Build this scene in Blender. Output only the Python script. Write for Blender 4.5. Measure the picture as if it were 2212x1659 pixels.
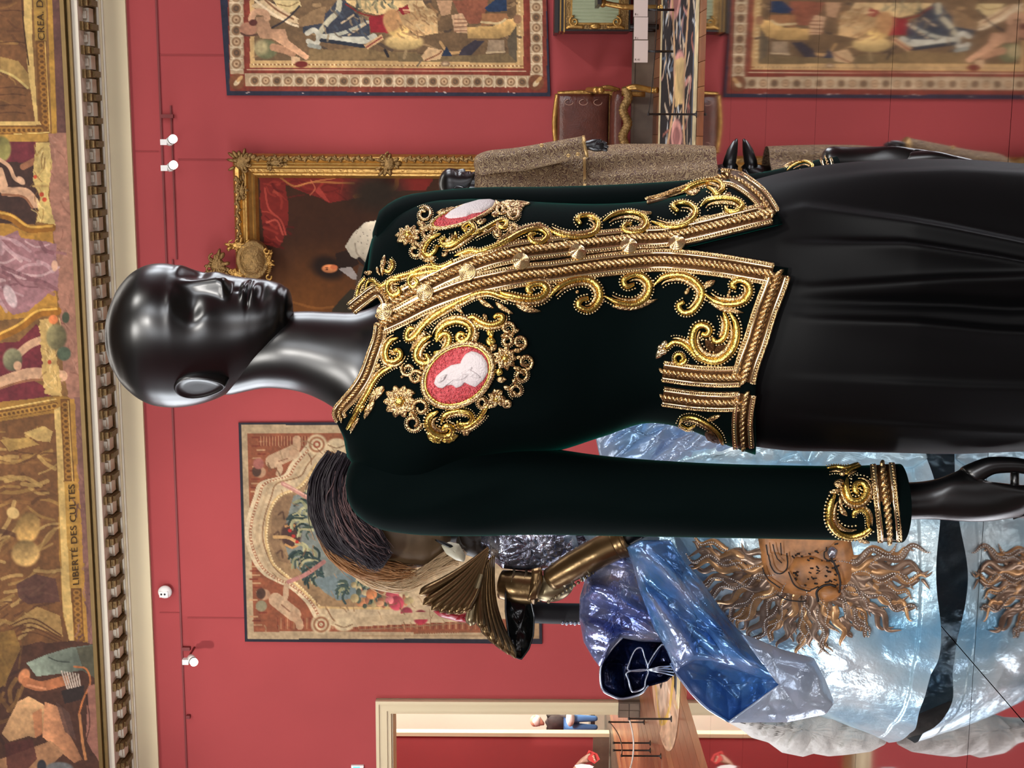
import bpy, bmesh, math, random
import numpy as np
from mathutils import Vector, Matrix

random.seed(7)
rng = np.random.default_rng(7)
SC = bpy.context.scene
for _o in list(bpy.data.objects):
    bpy.data.objects.remove(_o, do_unlink=True)
COL = SC.collection

# ------------------------------------------------------------------ camera
# The picture was taken with the phone on its side: the world's "up" points to the picture's left.
FPX, EYE, ROLL = 3000.0, 1.35, 0.005          # focal length in pixels of a 2212 x 1659 frame, eye height, roll
cam = bpy.data.cameras.new('camera')
cam.sensor_fit = 'HORIZONTAL'; cam.sensor_width = 36.0
cam.lens = FPX * 36.0 / 2212.0
cam.clip_start = 0.05; cam.clip_end = 200
camo = bpy.data.objects.new('camera', cam); COL.objects.link(camo)
_D, _R = Vector((0, 0, -1)), Vector((1, 0, 0))
_X = (_D + ROLL * _R).normalized(); _Y = (_R - ROLL * _D).normalized(); _Z = _X.cross(_Y)
camo.matrix_world = Matrix(((_X.x, _Y.x, _Z.x, 0), (_X.y, _Y.y, _Z.y, 0), (_X.z, _Y.z, _Z.z, EYE), (0, 0, 0, 1)))
SC.camera = camo

# ------------------------------------------------------------------ world, lights, exposure
wld = bpy.data.worlds.new('world'); SC.world = wld; wld.use_nodes = True
wld.node_tree.nodes['Background'].inputs[0].default_value = (1.0, 0.95, 0.9, 1)
wld.node_tree.nodes['Background'].inputs[1].default_value = 0.20
SC.view_settings.view_transform = 'Standard'; SC.view_settings.look = 'None'
SC.view_settings.gamma = 1.0; SC.view_settings.exposure = 0.0
SC.view_settings.use_curve_mapping = False

def area_light(name, loc, target, sx, sy, power, col=(1, 1, 1), spread=180):
    d = bpy.data.lights.new(name, 'AREA'); d.shape = 'RECTANGLE'; d.size = sx; d.size_y = sy
    d.energy = power; d.color = col; d.spread = math.radians(spread)
    o = bpy.data.objects.new(name, d); COL.objects.link(o)
    o.location = loc
    o.rotation_euler = (Vector(target) - Vector(loc)).to_track_quat('-Z', 'Y').to_euler()
    return o
def spot_light(name, loc, target, power, deg, col=(1, .95, .88), blend=.6, size=.12):
    d = bpy.data.lights.new(name, 'SPOT'); d.energy = power; d.color = col
    d.spot_size = math.radians(deg); d.spot_blend = blend; d.shadow_soft_size = size
    o = bpy.data.objects.new(name, d); COL.objects.link(o); o.location = loc
    o.rotation_euler = (Vector(target) - Vector(loc)).to_track_quat('-Z', 'Y').to_euler()
    return o
# tall windows in the side walls and behind the visitor
for i, y in enumerate((4.6, 7.6, 10.6)):
    area_light('window_daylight_left', (-7.9, y, 2.9), (0, y, 1.9), 1.8, 3.9, 300, (.87, .94, 1))
for i, y in enumerate((5.2, 9.2)):
    area_light('window_daylight_right', (7.9, y, 2.9), (0, y, 1.9), 1.9, 3.9, 330, (.87, .94, 1))
area_light('window_daylight_back', (2.6, -6.6, 3.4), (0, 8, 1.8), 2.2, 3.8, 190, (.92, .96, 1))
area_light('window_daylight_back', (-3.2, -6.6, 3.4), (0, 8, 1.8), 2.2, 3.8, 120, (.92, .96, 1))
# added wide overhead area light, like ceiling bounce, brightening the upper wall
area_light('added_overhead_fill', (0, 9.5, 9.2), (0, 12.6, 2), 13, 2.2, 560, (1, .95, .87))
# spotlights on the wall and on the show pieces
spot_light('wall_spot_left', (-5.2, 7.0, 6.4), (-3.0, 15.8, 2.0), 1900, 52)
spot_light('wall_spot_mid', (-2.0, 6.5, 7.0), (1.6, 15.4, 4.2), 200, 60)
spot_light('wall_spot_right', (6.8, 8.0, 6.6), (3.8, 14.8, 1.6), 800, 36)
spot_light('case_spot_front', (-1.2, -1.4, 4.6), (0.05, 1.8, 1.15), 320, 34, (1, .97, .92), .7, .6)
spot_light('case_spot_side', (2.4, -.4, 4.4), (0.1, 1.8, 1.2), 260, 34, (1, .97, .92), .7, .5)
spot_light('case_spot_low', (-.3, -2.6, 3.2), (0.1, 1.8, 1.0), 330, 30, (1, .97, .92), .7, .035)
spot_light('case_spot_dress', (-2.6, 1.2, 5.0), (-.7, 4.6, .9), 420, 40, (.95, .98, 1), .7, .1)

# ------------------------------------------------------------------ pixel rays -> real places
def P(px, py, Y):
    """world point at depth Y that the photograph shows at pixel (px, py)"""
    a = (px - 1106.0) / FPX * Y; b = (829.5 - py) / FPX * Y
    return np.stack(np.broadcast_arrays(a * ROLL + b, Y + 0 * a, EYE - a + b * ROLL), -1)
SL, YW = 0.183, 15.8                              # back wall: y + SL*x = YW
LW = math.hypot(1, SL)
EW = np.array((1, -SL, 0)) / LW                   # along the wall, to the right
OW = np.array((-SL, -1, 0)) / LW                  # out of the wall, into the room
def W(px, py, off=0.0):
    """point on the back wall (off metres in front of it) seen at a pixel"""
    px = np.asarray(px, float); py = np.asarray(py, float); off = np.asarray(off, float)
    kx = (829.5 - py) / FPX + (px - 1106.0) / FPX * ROLL
    return P(px, py, (YW - off * LW) / (1 + SL * kx))
def wl(px, py, off=0.0):
    """wall coordinates (along, up) of a pixel"""
    p = W(px, py, off); d = p - np.array((0, YW, 0))
    return float(d @ EW), float(p[2])
def wp(e, z, off):
    e = np.asarray(e, float)[..., None]; z_ = np.asarray(z, float); off = np.asarray(off, float)[..., None]
    r = np.array((0, YW, 0)) + EW * e + OW * off
    r = np.broadcast_to(r, np.broadcast_shapes(r.shape, z_.shape + (3,))).copy(); r[..., 2] = z_
    return r
def fl(px, py, z=0.0):
    """floor point (height z) seen at a pixel"""
    Y = 2.0
    for _ in range(20):
        p = P(px, py, Y); Y *= (EYE - z) / (EYE - p[2])
    return P(px, py, Y)

# ------------------------------------------------------------------ noise
def _hash(i, j, k, s):
    n = (i * 374761393 + j * 668265263 + k * 1274126177 + s * 974711) & 0xffffffff
    n = ((n ^ (n >> 13)) * 1274126177) & 0xffffffff
    return ((n ^ (n >> 16)) & 0xffff) / 65535.0
def vnoise(p, s=0):
    """smooth value noise in [0,1], p is (N,2) or (N,3)"""
    p = np.asarray(p, float)
    if p.shape[-1] == 2: p = np.concatenate([p, np.zeros(p.shape[:-1] + (1,))], -1)
    f = np.floor(p).astype(np.int64); u = p - f; u = u * u * (3 - 2 * u); r = 0
    for a in (0, 1):
        for b in (0, 1):
            for c in (0, 1):
                w = (u[..., 0] if a else 1 - u[..., 0]) * (u[..., 1] if b else 1 - u[..., 1]) * (u[..., 2] if c else 1 - u[..., 2])
                r = r + w * _hash(f[..., 0] + a, f[..., 1] + b, f[..., 2] + c, s)
    return r
def fbm(p, s=0, o=3):
    p = np.asarray(p, float); r = 0; a = .5
    for k in range(o): r = r + a * vnoise(p * 2 ** k, s + k); a *= .5
    return r / (1 - .5 ** o)
def crumple(p, s=0, n=60, lo=None, hi=None):
    """folded-foil height field: distance between the two nearest of n random points"""
    lo = p.min(0) if lo is None else lo; hi = p.max(0) if hi is None else hi
    c = np.random.default_rng(s).uniform(lo, hi, (n, p.shape[-1]))
    d = np.sqrt(((p[:, None, :] - c[None]) ** 2).sum(-1)); d.sort(axis=1)
    return np.clip(d[:, 1] - d[:, 0], 0, None)

# ------------------------------------------------------------------ materials
def lin(c):
    c = np.asarray(c, float) / 255.0
    return np.where(c <= .04045, c / 12.92, ((c + .055) / 1.055) ** 2.4)
MATS = {}
def mat(name, rgb, rough=.6, metal=0., bump=None, var=None, sheen=None, coat=0., spec=.5, attr=False, emit=None, aniso=None, trans=0.):
    """procedural material; bump=(scale,strength[,detail]); var=(scale,amount) mottles the colour"""
    if name in MATS: return MATS[name]
    m = bpy.data.materials.new(name); m.use_nodes = True; nt = m.node_tree; N = nt.nodes; L = nt.links
    b = N['Principled BSDF']; c = lin(rgb)
    b.inputs['Base Color'].default_value = (*c, 1); b.inputs['Roughness'].default_value = rough
    b.inputs['Metallic'].default_value = metal; b.inputs['Specular IOR Level'].default_value = spec
    if coat: b.inputs['Coat Weight'].default_value = coat; b.inputs['Coat Roughness'].default_value = .08
    if trans: b.inputs['Transmission Weight'].default_value = trans
    if sheen:
        b.inputs['Sheen Weight'].default_value = sheen[0]; b.inputs['Sheen Tint'].default_value = (*lin(sheen[1]), 1)
        b.inputs['Sheen Roughness'].default_value = sheen[2]
    if emit: b.inputs['Emission Color'].default_value = (*lin(emit[0]), 1); b.inputs['Emission Strength'].default_value = emit[1]
    tc = N.new('ShaderNodeTexCoord')
    src = None
    if attr:
        at = N.new('ShaderNodeVertexColor'); at.layer_name = 'paint'; src = at.outputs['Color']
        L.new(src, b.inputs['Base Color'])
    if var:
        nz = N.new('ShaderNodeTexNoise'); nz.inputs['Scale'].default_value = var[0]; nz.inputs['Detail'].default_value = 4
        L.new(tc.outputs['Object'], nz.inputs['Vector'])
        mr = N.new('ShaderNodeMapRange'); mr.inputs['From Min'].default_value = .3; mr.inputs['From Max'].default_value = .7
        mr.inputs['To Min'].default_value = 1 - var[1]; mr.inputs['To Max'].default_value = 1 + var[1] * .6
        L.new(nz.outputs['Fac'], mr.inputs['Value'])
        hv = N.new('ShaderNodeHueSaturation'); L.new(mr.outputs['Result'], hv.inputs['Value'])
        if src: L.new(src, hv.inputs['Color'])
        else: hv.inputs['Color'].default_value = (*c, 1)
        L.new(hv.outputs['Color'], b.inputs['Base Color'])
    if bump:
        nb = N.new('ShaderNodeTexNoise'); nb.inputs['Scale'].default_value = bump[0]
        nb.inputs['Detail'].default_value = bump[2] if len(bump) > 2 else 3
        L.new(tc.outputs['Object'], nb.inputs['Vector'])
        bp = N.new('ShaderNodeBump'); bp.inputs['Strength'].default_value = bump[1]; bp.inputs['Distance'].default_value = bump[3] if len(bump) > 3 else .02
        L.new(nb.outputs['Fac'], bp.inputs['Height']); L.new(bp.outputs['Normal'], b.inputs['Normal'])
    MATS[name] = m
    return m

# ------------------------------------------------------------------ mesh building
class MB:
    def __init__(s): s.v = []; s.f = []; s.q = []; s.n = 0
    def add(s, v, f):
        v = np.asarray(v, float).reshape(-1, 3); k = s.n
        s.v.append(v); s.f.extend([tuple(i + k for i in q) for q in f]); s.n += len(v); return s
    def addq(s, v, f):
        s.q.append(f + s.n); s.v.append(v); s.n += len(v); return s
    def grid(s, g, wrap_u=False, wrap_v=False, cap0=False, cap1=False):
        g = np.asarray(g, float); a, b = g.shape[:2]
        i = np.arange(a if wrap_u else a - 1)[:, None]; j = np.arange(b if wrap_v else b - 1)[None]; i2 = (i + 1) % a; j2 = (j + 1) % b
        f = np.stack(np.broadcast_arrays(i * b + j, i * b + j2, i2 * b + j2, i2 * b + j), -1).reshape(-1, 4)
        if not (cap0 or cap1): return s.addq(g.reshape(-1, 3), f)
        f = f.tolist()
        if cap0: f.append(tuple(range(b))[::-1])
        if cap1: f.append(tuple((a - 1) * b + j for j in range(b)))
        return s.add(g.reshape(-1, 3), f)
    def box(s, c8):
        return s.add(c8, [(0, 1, 2, 3), (7, 6, 5, 4), (0, 4, 5, 1), (1, 5, 6, 2), (2, 6, 7, 3), (3, 7, 4, 0)])
    def wbox(s, e0, e1, z0, z1, o0, o1):
        """box in wall coordinates: along e0..e1, up z0..z1, out of the wall o0..o1"""
        c = [(e0, z0, o0), (e1, z0, o0), (e1, z1, o0), (e0, z1, o0), (e0, z0, o1), (e1, z0, o1), (e1, z1, o1), (e0, z1, o1)]
        return s.box([wp(np.array(e), np.array(z), np.array(o)) for e, z, o in c])
    def bx(s, x0, x1, y0, y1, z0, z1):
        return s.box([(x0, y0, z0), (x1, y0, z0), (x1, y1, z0), (x0, y1, z0), (x0, y0, z1), (x1, y0, z1), (x1, y1, z1), (x0, y1, z1)])
    def tube(s, pts, r, n=8, caps=True, closed=False):
        pts = np.asarray(pts, float); m = len(pts)
        r = np.broadcast_to(np.asarray(r, float), (m,))
        t = np.gradient(pts, axis=0)
        if closed: t = np.roll(pts, -1, 0) - np.roll(pts, 1, 0)
        t /= np.linalg.norm(t, axis=1, keepdims=True) + 1e-12
        up = np.array((0, 0, 1.)) if abs(t[0][2]) < .9 else np.array((1., 0, 0))
        u = np.cross(t[0], up); u /= np.linalg.norm(u); rings = []
        an = np.linspace(0, 2 * math.pi, n, endpoint=False)
        for i in range(m):
            u = u - t[i] * (u @ t[i]); u /= np.linalg.norm(u) + 1e-12; w = np.cross(t[i], u)
            rings.append(pts[i] + r[i] * (np.cos(an)[:, None] * u + np.sin(an)[:, None] * w))
        return s.grid(np.array(rings), wrap_u=closed, wrap_v=True, cap0=caps and not closed, cap1=caps and not closed)
    def blob(s, c, ax, n=8, m=5):
        """ellipsoid; ax = 3 half-axis vectors (rows) or 3 lengths"""
        ax = np.asarray(ax, float)
        if ax.ndim == 1: ax = np.diag(ax)
        th = np.linspace(0, 2 * math.pi, n, endpoint=False); ph = np.linspace(-math.pi / 2, math.pi / 2, m + 1)[1:-1]
        g = np.array([[(math.cos(p) * math.cos(t), math.cos(p) * math.sin(t), math.sin(p)) for t in th] for p in ph])
        k = s.n; s.grid(g @ ax + c, wrap_v=True)
        s.v.append(np.array([c - ax[2], c + ax[2]])); lo, hi = s.n, s.n + 1; s.n += 2
        L = k + (len(ph) - 1) * n
        for j in range(n):
            s.f.append((lo, k + (j + 1) % n, k + j)); s.f.append((hi, L + j, L + (j + 1) % n))
        return s
    def lathe(s, c, prof, axis=(0, 0, 1), n=16, ref=None):
        ax = np.asarray(axis, float); ax /= np.linalg.norm(ax)
        ref = np.array((1., 0, 0)) if abs(ax[0]) < .9 else np.array((0, 1., 0))
        u = np.cross(ax, ref); u /= np.linalg.norm(u); w = np.cross(ax, u); an = np.linspace(0, 2 * math.pi, n, endpoint=False)
        d = np.cos(an)[:, None] * u + np.sin(an)[:, None] * w
        return s.grid(np.array([np.asarray(c) + r * d + h * ax for r, h in prof]), wrap_v=True, cap0=True, cap1=True)
    def poly(s, pts, thick):
        """flat outline with thickness vector"""
        pts = np.asarray(pts, float); n = len(pts); f = [tuple(range(n)), tuple(range(2 * n - 1, n - 1, -1))]
        f += [(i, i + n, (i + 1) % n + n, (i + 1) % n) for i in range(n)]
        return s.add(np.concatenate([pts, pts + np.asarray(thick)]), f)
    def build(s, name, m, parent=None, smooth=True, colors=None, **props):
        me = bpy.data.meshes.new(name); v = np.concatenate(s.v) if s.v else np.zeros((0, 3))
        org = np.zeros(3)
        if parent is not None: v = v - np.array(parent.matrix_world.translation if parent.parent is None else WLOC[parent.name])
        cnt = np.array([len(q) for q in s.f], np.int32); nq = sum(len(q) for q in s.q)
        idx = np.concatenate([q.ravel() for q in s.q] + [np.array([i for q in s.f for i in q], np.int64)]) if (nq or len(cnt)) else np.zeros(0, np.int64)
        cnt = np.concatenate([np.full(nq, 4, np.int32), cnt.astype(np.int32)])
        me.vertices.add(len(v)); me.vertices.foreach_set('co', v.astype(np.float32).ravel())
        me.loops.add(len(idx)); me.loops.foreach_set('vertex_index', idx.astype(np.int32))
        me.polygons.add(len(cnt)); me.polygons.foreach_set('loop_start', np.concatenate([[0], np.cumsum(cnt)[:-1]]).astype(np.int32))
        me.update(calc_edges=True)
        me.polygons.foreach_set('use_smooth', [bool(smooth)] * len(me.polygons))
        if colors is not None:
            at = me.color_attributes.new('paint', 'FLOAT_COLOR', 'POINT')
            at.data.foreach_set('color', np.concatenate([colors, np.ones((len(colors), 1))], 1).astype(np.float32).ravel())
        if m is not None: me.materials.append(m)
        me.validate(); me.update()
        o = bpy.data.objects.new(name, me); COL.objects.link(o)
        if parent is not None: o.parent = parent
        WLOC[o.name] = np.array(parent.matrix_world.translation if parent is not None and parent.parent is None else (WLOC[parent.name] if parent is not None else (0, 0, 0)))
        for k, q in props.items(): o[k] = q
        return o
WLOC = {}
def empty(name, loc, **props):
    o = bpy.data.objects.new(name, None); COL.objects.link(o); o.location = Vector([float(c) for c in loc])
    o.matrix_world = Matrix.Translation(o.location); o.empty_display_size = .05
    WLOC[o.name] = np.array(loc, float)
    for k, q in props.items(): o[k] = q
    return o
def resample(p, step):
    p = np.asarray(p, float); d = np.r_[0, np.cumsum(np.linalg.norm(np.diff(p, axis=0), axis=1))]
    n = max(2, int(d[-1] / step) + 1); t = np.linspace(0, d[-1], n)
    return np.stack([np.interp(t, d, p[:, k]) for k in range(p.shape[1])], 1)
def spline(p, k=8, closed=False):
    """Catmull-Rom through points"""
    p = np.asarray(p, float)
    q = np.concatenate([p[-1:], p, p[:2]]) if closed else np.concatenate([2 * p[:1] - p[1:2], p, 2 * p[-1:] - p[-2:-1]])
    out = []
    for i in range(1, len(q) - 2):
        for t in np.linspace(0, 1, k, endpoint=False):
            a, b, c, d = q[i - 1:i + 3]
            out.append(.5 * (2 * b + (c - a) * t + (2 * a - 5 * b + 4 * c - d) * t * t + (3 * b - a - 3 * c + d) * t ** 3))
    if not closed: out.append(p[-1])
    return np.array(out)
def sm(a, b, x):
    t = np.clip((x - a) / (b - a), 0, 1); return t * t * (3 - 2 * t)
def interp_s(x, xs, ys, k=0):
    """smooth interpolation through a table (Catmull-Rom in value)"""
    xs = np.asarray(xs, float); ys = np.asarray(ys, float); x = np.clip(np.asarray(x, float), xs[0], xs[-1])
    i = np.clip(np.searchsorted(xs, x, side='right') - 1, 0, len(xs) - 2)
    m = np.gradient(ys, xs); h = xs[i + 1] - xs[i]; t = (x - xs[i]) / h
    return (2 * t ** 3 - 3 * t * t + 1) * ys[i] + (t ** 3 - 2 * t * t + t) * h * m[i] + (-2 * t ** 3 + 3 * t * t) * ys[i + 1] + (t ** 3 - t * t) * h * m[i + 1]
def mod(o, kind, **kw):
    m = o.modifiers.new(kind.lower(), kind)
    for k, v in kw.items(): setattr(m, k, v)
    return m
def skin(name, pts, edges, radii, m, parent=None, lv=2, root=0):
    me = bpy.data.meshes.new(name); base = np.array(WLOC[parent.name]) if parent is not None else np.zeros(3)
    me.from_pydata((np.asarray(pts, float) - base).tolist(), edges, [])
    o = bpy.data.objects.new(name, me); COL.objects.link(o); me.materials.append(m)
    if parent is not None: o.parent = parent
    WLOC[o.name] = base
    mod(o, 'SKIN', use_smooth_shade=True); mod(o, 'SUBSURF', levels=lv, render_levels=lv)
    sv = me.skin_vertices[0].data
    for i, r in enumerate(radii):
        sv[i].radius = (r, r) if np.isscalar(r) else r; sv[i].use_root = (i == root)
    return o

# ------------------------------------------------------------------ painted surfaces (frescoes, tapestries, the portrait)
class Paint:
    """colours per vertex of a fine grid; everything is drawn at photograph pixels"""
    def __init__(s, xy, base, nz=.10, ns=6., seed=0):
        s.xy = xy; n = len(xy); s.c = np.tile(np.asarray(base, float), (n, 1)); s.seed = seed
        s.n1 = fbm(xy / ns, seed, 3) - .5; s.n2 = fbm(xy / (ns * 4), seed + 9, 3) - .5; s.nz = nz
    def _mix(s, idx, col, a):
        s.c[idx] = s.c[idx] * (1 - a[:, None]) + np.asarray(col, float) * a[:, None]
    def poly(s, pts, col, a=1., soft=0, wob=0., sh=None):
        p = np.asarray(pts, float); lo = p.min(0) - 4; hi = p.max(0) + 4
        idx = np.where(((s.xy >= lo) & (s.xy <= hi)).all(1))[0]
        if not len(idx): return s
        q = s.xy[idx] + (np.stack([s.n1[idx], s.n2[idx]], 1) * wob if wob else 0)
        ins = np.zeros(len(idx), bool); j = len(p) - 1
        for i in range(len(p)):
            (xi, yi), (xj, yj) = p[i], p[j]
            if yi != yj: ins ^= ((yi > q[:, 1]) != (yj > q[:, 1])) & (q[:, 0] < (xj - xi) * (q[:, 1] - yi) / (yj - yi) + xi)
            j = i
        idx = idx[ins]; cc = np.tile(np.asarray(col, float), (len(idx), 1))
        if sh is not None:                                    # modelling across the shape: sh=(dx,dy,amount)
            t = (s.xy[idx] - p.mean(0)) @ np.array(sh[:2]); t = t / (np.abs(t).max() + 1e-6) if len(t) else t
            cc = cc * (1 + sh[2] * t)[:, None]
        s.c[idx] = s.c[idx] * (1 - a) + cc * a
        return s
    def ell(s, c, r, col, a=1., rot=0., soft=.15, sh=None):
        c = np.asarray(c, float); R = max(r) * 1.3 + 3
        idx = np.where((np.abs(s.xy - c) <= R).all(1))[0]
        if not len(idx): return s
        d = s.xy[idx] - c; ca, sa = math.cos(rot), math.sin(rot)
        u = np.stack([d[:, 0] * ca + d[:, 1] * sa, -d[:, 0] * sa + d[:, 1] * ca], 1) / np.asarray(r, float)
        k = np.linalg.norm(u, axis=1); al = (1 - sm(1 - soft, 1 + soft, k)) * a
        cc = np.tile(np.asarray(col, float), (len(idx), 1))
        if sh is not None: cc = cc * (1 + sh[2] * (u @ np.array(sh[:2])))[:, None]
        s.c[idx] = s.c[idx] * (1 - al[:, None]) + cc * al[:, None]
        return s
    def line(s, pts, w, col, a=1., curve=True, soft=.5):
        p = np.asarray(pts, float)
        if curve and len(p) > 2: p = spline(p, 6)
        lo = p.min(0) - w - 2; hi = p.max(0) + w + 2
        idx = np.where(((s.xy >= lo) & (s.xy <= hi)).all(1))[0]
        if not len(idx): return s
        q = s.xy[idx]; dm = np.full(len(idx), 1e9)
        for i in range(len(p) - 1):
            ab = p[i + 1] - p[i]; t = np.clip(((q - p[i]) @ ab) / (ab @ ab + 1e-9), 0, 1)
            dm = np.minimum(dm, np.linalg.norm(q - p[i] - t[:, None] * ab, axis=1))
        s._mix(idx, col, (1 - sm(w / 2 - soft, w / 2 + soft, dm)) * a)
        return s
    def out(s, grain=None, seed=3):
        g = grain if grain is not None else s.nz
        k = 1 + g * s.n1 * 2 + g * s.n2 * 2
        return lin(np.clip(s.c * k[:, None], 0, 255))
def px_grid(corners, step):
    """grid of pixel positions inside a four-cornered pixel outline (x0y0, x1y0, x1y1, x0y1)"""
    c = np.asarray(corners, float)
    na = int(max(np.linalg.norm(c[1] - c[0]), np.linalg.norm(c[2] - c[3])) / step) + 2
    nb = int(max(np.linalg.norm(c[3] - c[0]), np.linalg.norm(c[2] - c[1])) / step) + 2
    u = np.linspace(0, 1, na)[:, None, None]; v = np.linspace(0, 1, nb)[None, :, None]
    return (1 - u) * (1 - v) * c[0] + u * (1 - v) * c[1] + u * v * c[2] + (1 - u) * v * c[3]
# =================================================================== SETTING
M_RED = mat('red_wall_fabric', (158, 62, 64), .85, var=(1.2, .05), bump=(260, .08))
M_REDRAIL = mat('red_painted_rail', (112, 36, 38), .6)
M_CREAM = mat('cream_paint', (206, 192, 158), .55, var=(2, .03))
M_WHITE = mat('white_plaster', (214, 206, 188), .6)
M_BRONZE = mat('bronze_gilding', (112, 88, 52), .42, .55, bump=(60, .4), var=(30, .2))
M_GOLDPAINT = mat('old_gold_paint', (128, 104, 60), .45, .35, var=(8, .1))
M_CANVAS = mat('painted_plaster', (128, 128, 128), .75, attr=True)
M_STONE = mat('grey_brown_stone', (112, 96, 82), .35, var=(6, .22))
M_STONE2 = mat('dark_stone', (88, 74, 62), .35, var=(9, .3))
M_WOOD = mat('oak_parquet', (150, 100, 66), .32, var=(7, .22))
M_WOOD2 = mat('red_oak_parquet', (136, 84, 56), .32, var=(9, .25))

e_right, e_left = 7.6, -8.4
# --- back wall with a doorway, built of its own pieces of masonry
dR, dT = wl(845, 1538); dT = wl(845, 1538)[1]
dL = dR - 1.7
CT = wl(262, 0)[1]                                       # top of the red cloth
FZ = -.18                                                # floor height (the mirror platform's top is z = 0)
m = MB()
m.wbox(dR, e_right, FZ, CT + 1.6, -.45, 0).wbox(dL, dR, dT, CT + 1.6, -.45, 0).wbox(e_left, dL, FZ, CT + 1.6, -.45, 0)
wall_back = m.build('wall_back', M_RED, smooth=False, kind='structure', label='red fabric wall behind the exhibits')
# --- picture rail and seams of the cloth
zr = wl(336, 0)[1]
t = MB().wbox(e_left, e_right, zr - .018, zr + .002, 0, .018).build('trim_1', M_REDRAIL, smooth=False, kind='structure', label='dark red rail running along the red wall')
def seam(name, px0, py0, px1, py1, w, out, mm=M_REDRAIL):
    a = wl(px0, py0); b = wl(px1, py1)
    e0, e1 = sorted((a[0], b[0])); z0, z1 = sorted((a[1], b[1]))
    if abs(py1 - py0) > abs(px1 - px0) * 3: z0 = z1 = a[1]
    if e1 - e0 < w: e0 -= w / 2; e1 += w / 2
    if z1 - z0 < w: z0 -= w / 2; z1 += w / 2
    return MB().wbox(e0, e1, z0, z1, 0, out).build(name, mm, t, smooth=False)
seam('cable_cover', 385, 860, 388, 560, .016, .02); seam('cable_cover', 382, 560, 384, 228, .016, .02)
M_SEAM = mat('cloth_seam', (140, 52, 54), .85)
for a in ((345, 119, 500, 119), (385, 345, 520, 345), (292, 327, 343, 327), (405, 1335, 700, 1335), (345, 1323, 392, 1323)):
    seam('cloth_seam', a[0], a[1], a[2], a[3], .012, .006, M_SEAM)
seam('bracket_bar', 350, 250, 376, 252, .03, .05); seam('bracket_bar', 395, 1398, 412, 1400, .03, .05); seam('bracket_bar', 404, 1545, 412, 1547, .03, .05)

# --- cornice
def zc(px, off): return wl(px, 0, off)[1]
cor = empty('trim_2', wp(np.array(0.), np.array(CT), np.array(0.)), kind='structure', label='cream and bronze cornice with a row of brackets under the painted cove')
def strip(name, pxa, pxb, off, m_, off0=0.):
    z0, z1 = zc(pxa, off), zc(pxb, off)
    return MB().wbox(e_left, e_right, z0, z1, off0, off).build(name, m_, cor, smooth=False)
strip('frieze', 270, 219, .05, M_CREAM)
strip('fillet', 221, 216, .085, M_WHITE); strip('fillet', 216, 211, .11, M_CREAM); strip('fillet', 211, 204, .14, M_WHITE)
band = strip('dotted_band', 205, 190, .17, M_BRONZE)
strip('recess', 192, 163, .2, M_WHITE)
strip('fascia', 166, 149, .55, M_WHITE)
strip('gilt_moulding', 150, 143, .60, M_GOLDPAINT); strip('gilt_moulding', 143, 137, .56, M_BRONZE); strip('gilt_moulding', 137, 128, .64, M_GOLDPAINT)
zb0, zb1, zw0, zw1 = zc(193, .42), zc(167, .5), zc(191, .33), zc(176, .33)
eb0 = wl(180, 5, .4)[0]; step = 49 * 15.05 / FPX * 1.0
for i in range(-12, 46):
    e = eb0 - i * step
    if e < e_left + .1 or e > e_right - .1: continue
    b = MB(); b.wbox(e - .036, e + .036, zb0 + .01, zb1, .18, .46); b.wbox(e - .046, e + .046, zb1 - .05, zb1, .18, .5); b.wbox(e - .03, e + .03, zb0 - .015, zb0 + .03, .18, .40)
    b.build('bracket', M_BRONZE, cor, smooth=False)
    b = MB(); b.wbox(e + .05, e + step - .05, zw0, zw1, .18, .34); b.wbox(e + .085, e + step - .085, zw0 + .02, zw1 - .005, .34, .37)
    b.build('coffer_block', M_WHITE, cor, smooth=False)

# --- painted cove above the cornice, leaning into the room
zf = zc(128, .64); LEAN = math.tan(math.radians(24))
def cove(px, py, lift=0.):
    off = np.full(np.shape(px), .62)
    for _ in range(25):
        p = W(px, py, off); off = .62 + LEAN * (p[..., 2] - zf)
    return W(px, py, off + lift)
g = px_grid([(-75, -130), (121, -130), (230, 1790), (-75, 1790)], 1.75)
xy = g.reshape(-1, 2)
pt = Paint(xy, (128, 92, 52), .16, 7, 1)
def scallops(pt, a, b, n, r, c1, c2):
    a = np.array(a, float); b = np.array(b, float)
    for k in range(n):
        c = a + (b - a) * (k + .5) / n
        pt.ell(c, (r, r * .8), c1); pt.ell(c, (r * .55, r * .4), c2)
def folds(pt, box, n, cols, w=(2, 7), ang=0., seed=0, ln=(15, 60)):
    q = np.random.default_rng(seed)
    for _ in range(n):
        c = q.uniform(box[:2], box[2:]); L_ = q.uniform(*ln); a = ang + q.normal(0, .45)
        d = np.array((math.cos(a), math.sin(a))) * L_ / 2; nrm = np.array((-d[1], d[0])) * q.uniform(-.35, .35)
        pt.line([c - d, c + nrm, c + d], q.uniform(*w), cols[q.integers(len(cols))], .75)
G1, G2, G3, G4 = (150, 112, 56), (182, 146, 82), (112, 74, 34), (206, 172, 104)
SK, SKD = (206, 162, 126), (150, 100, 70)
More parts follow.
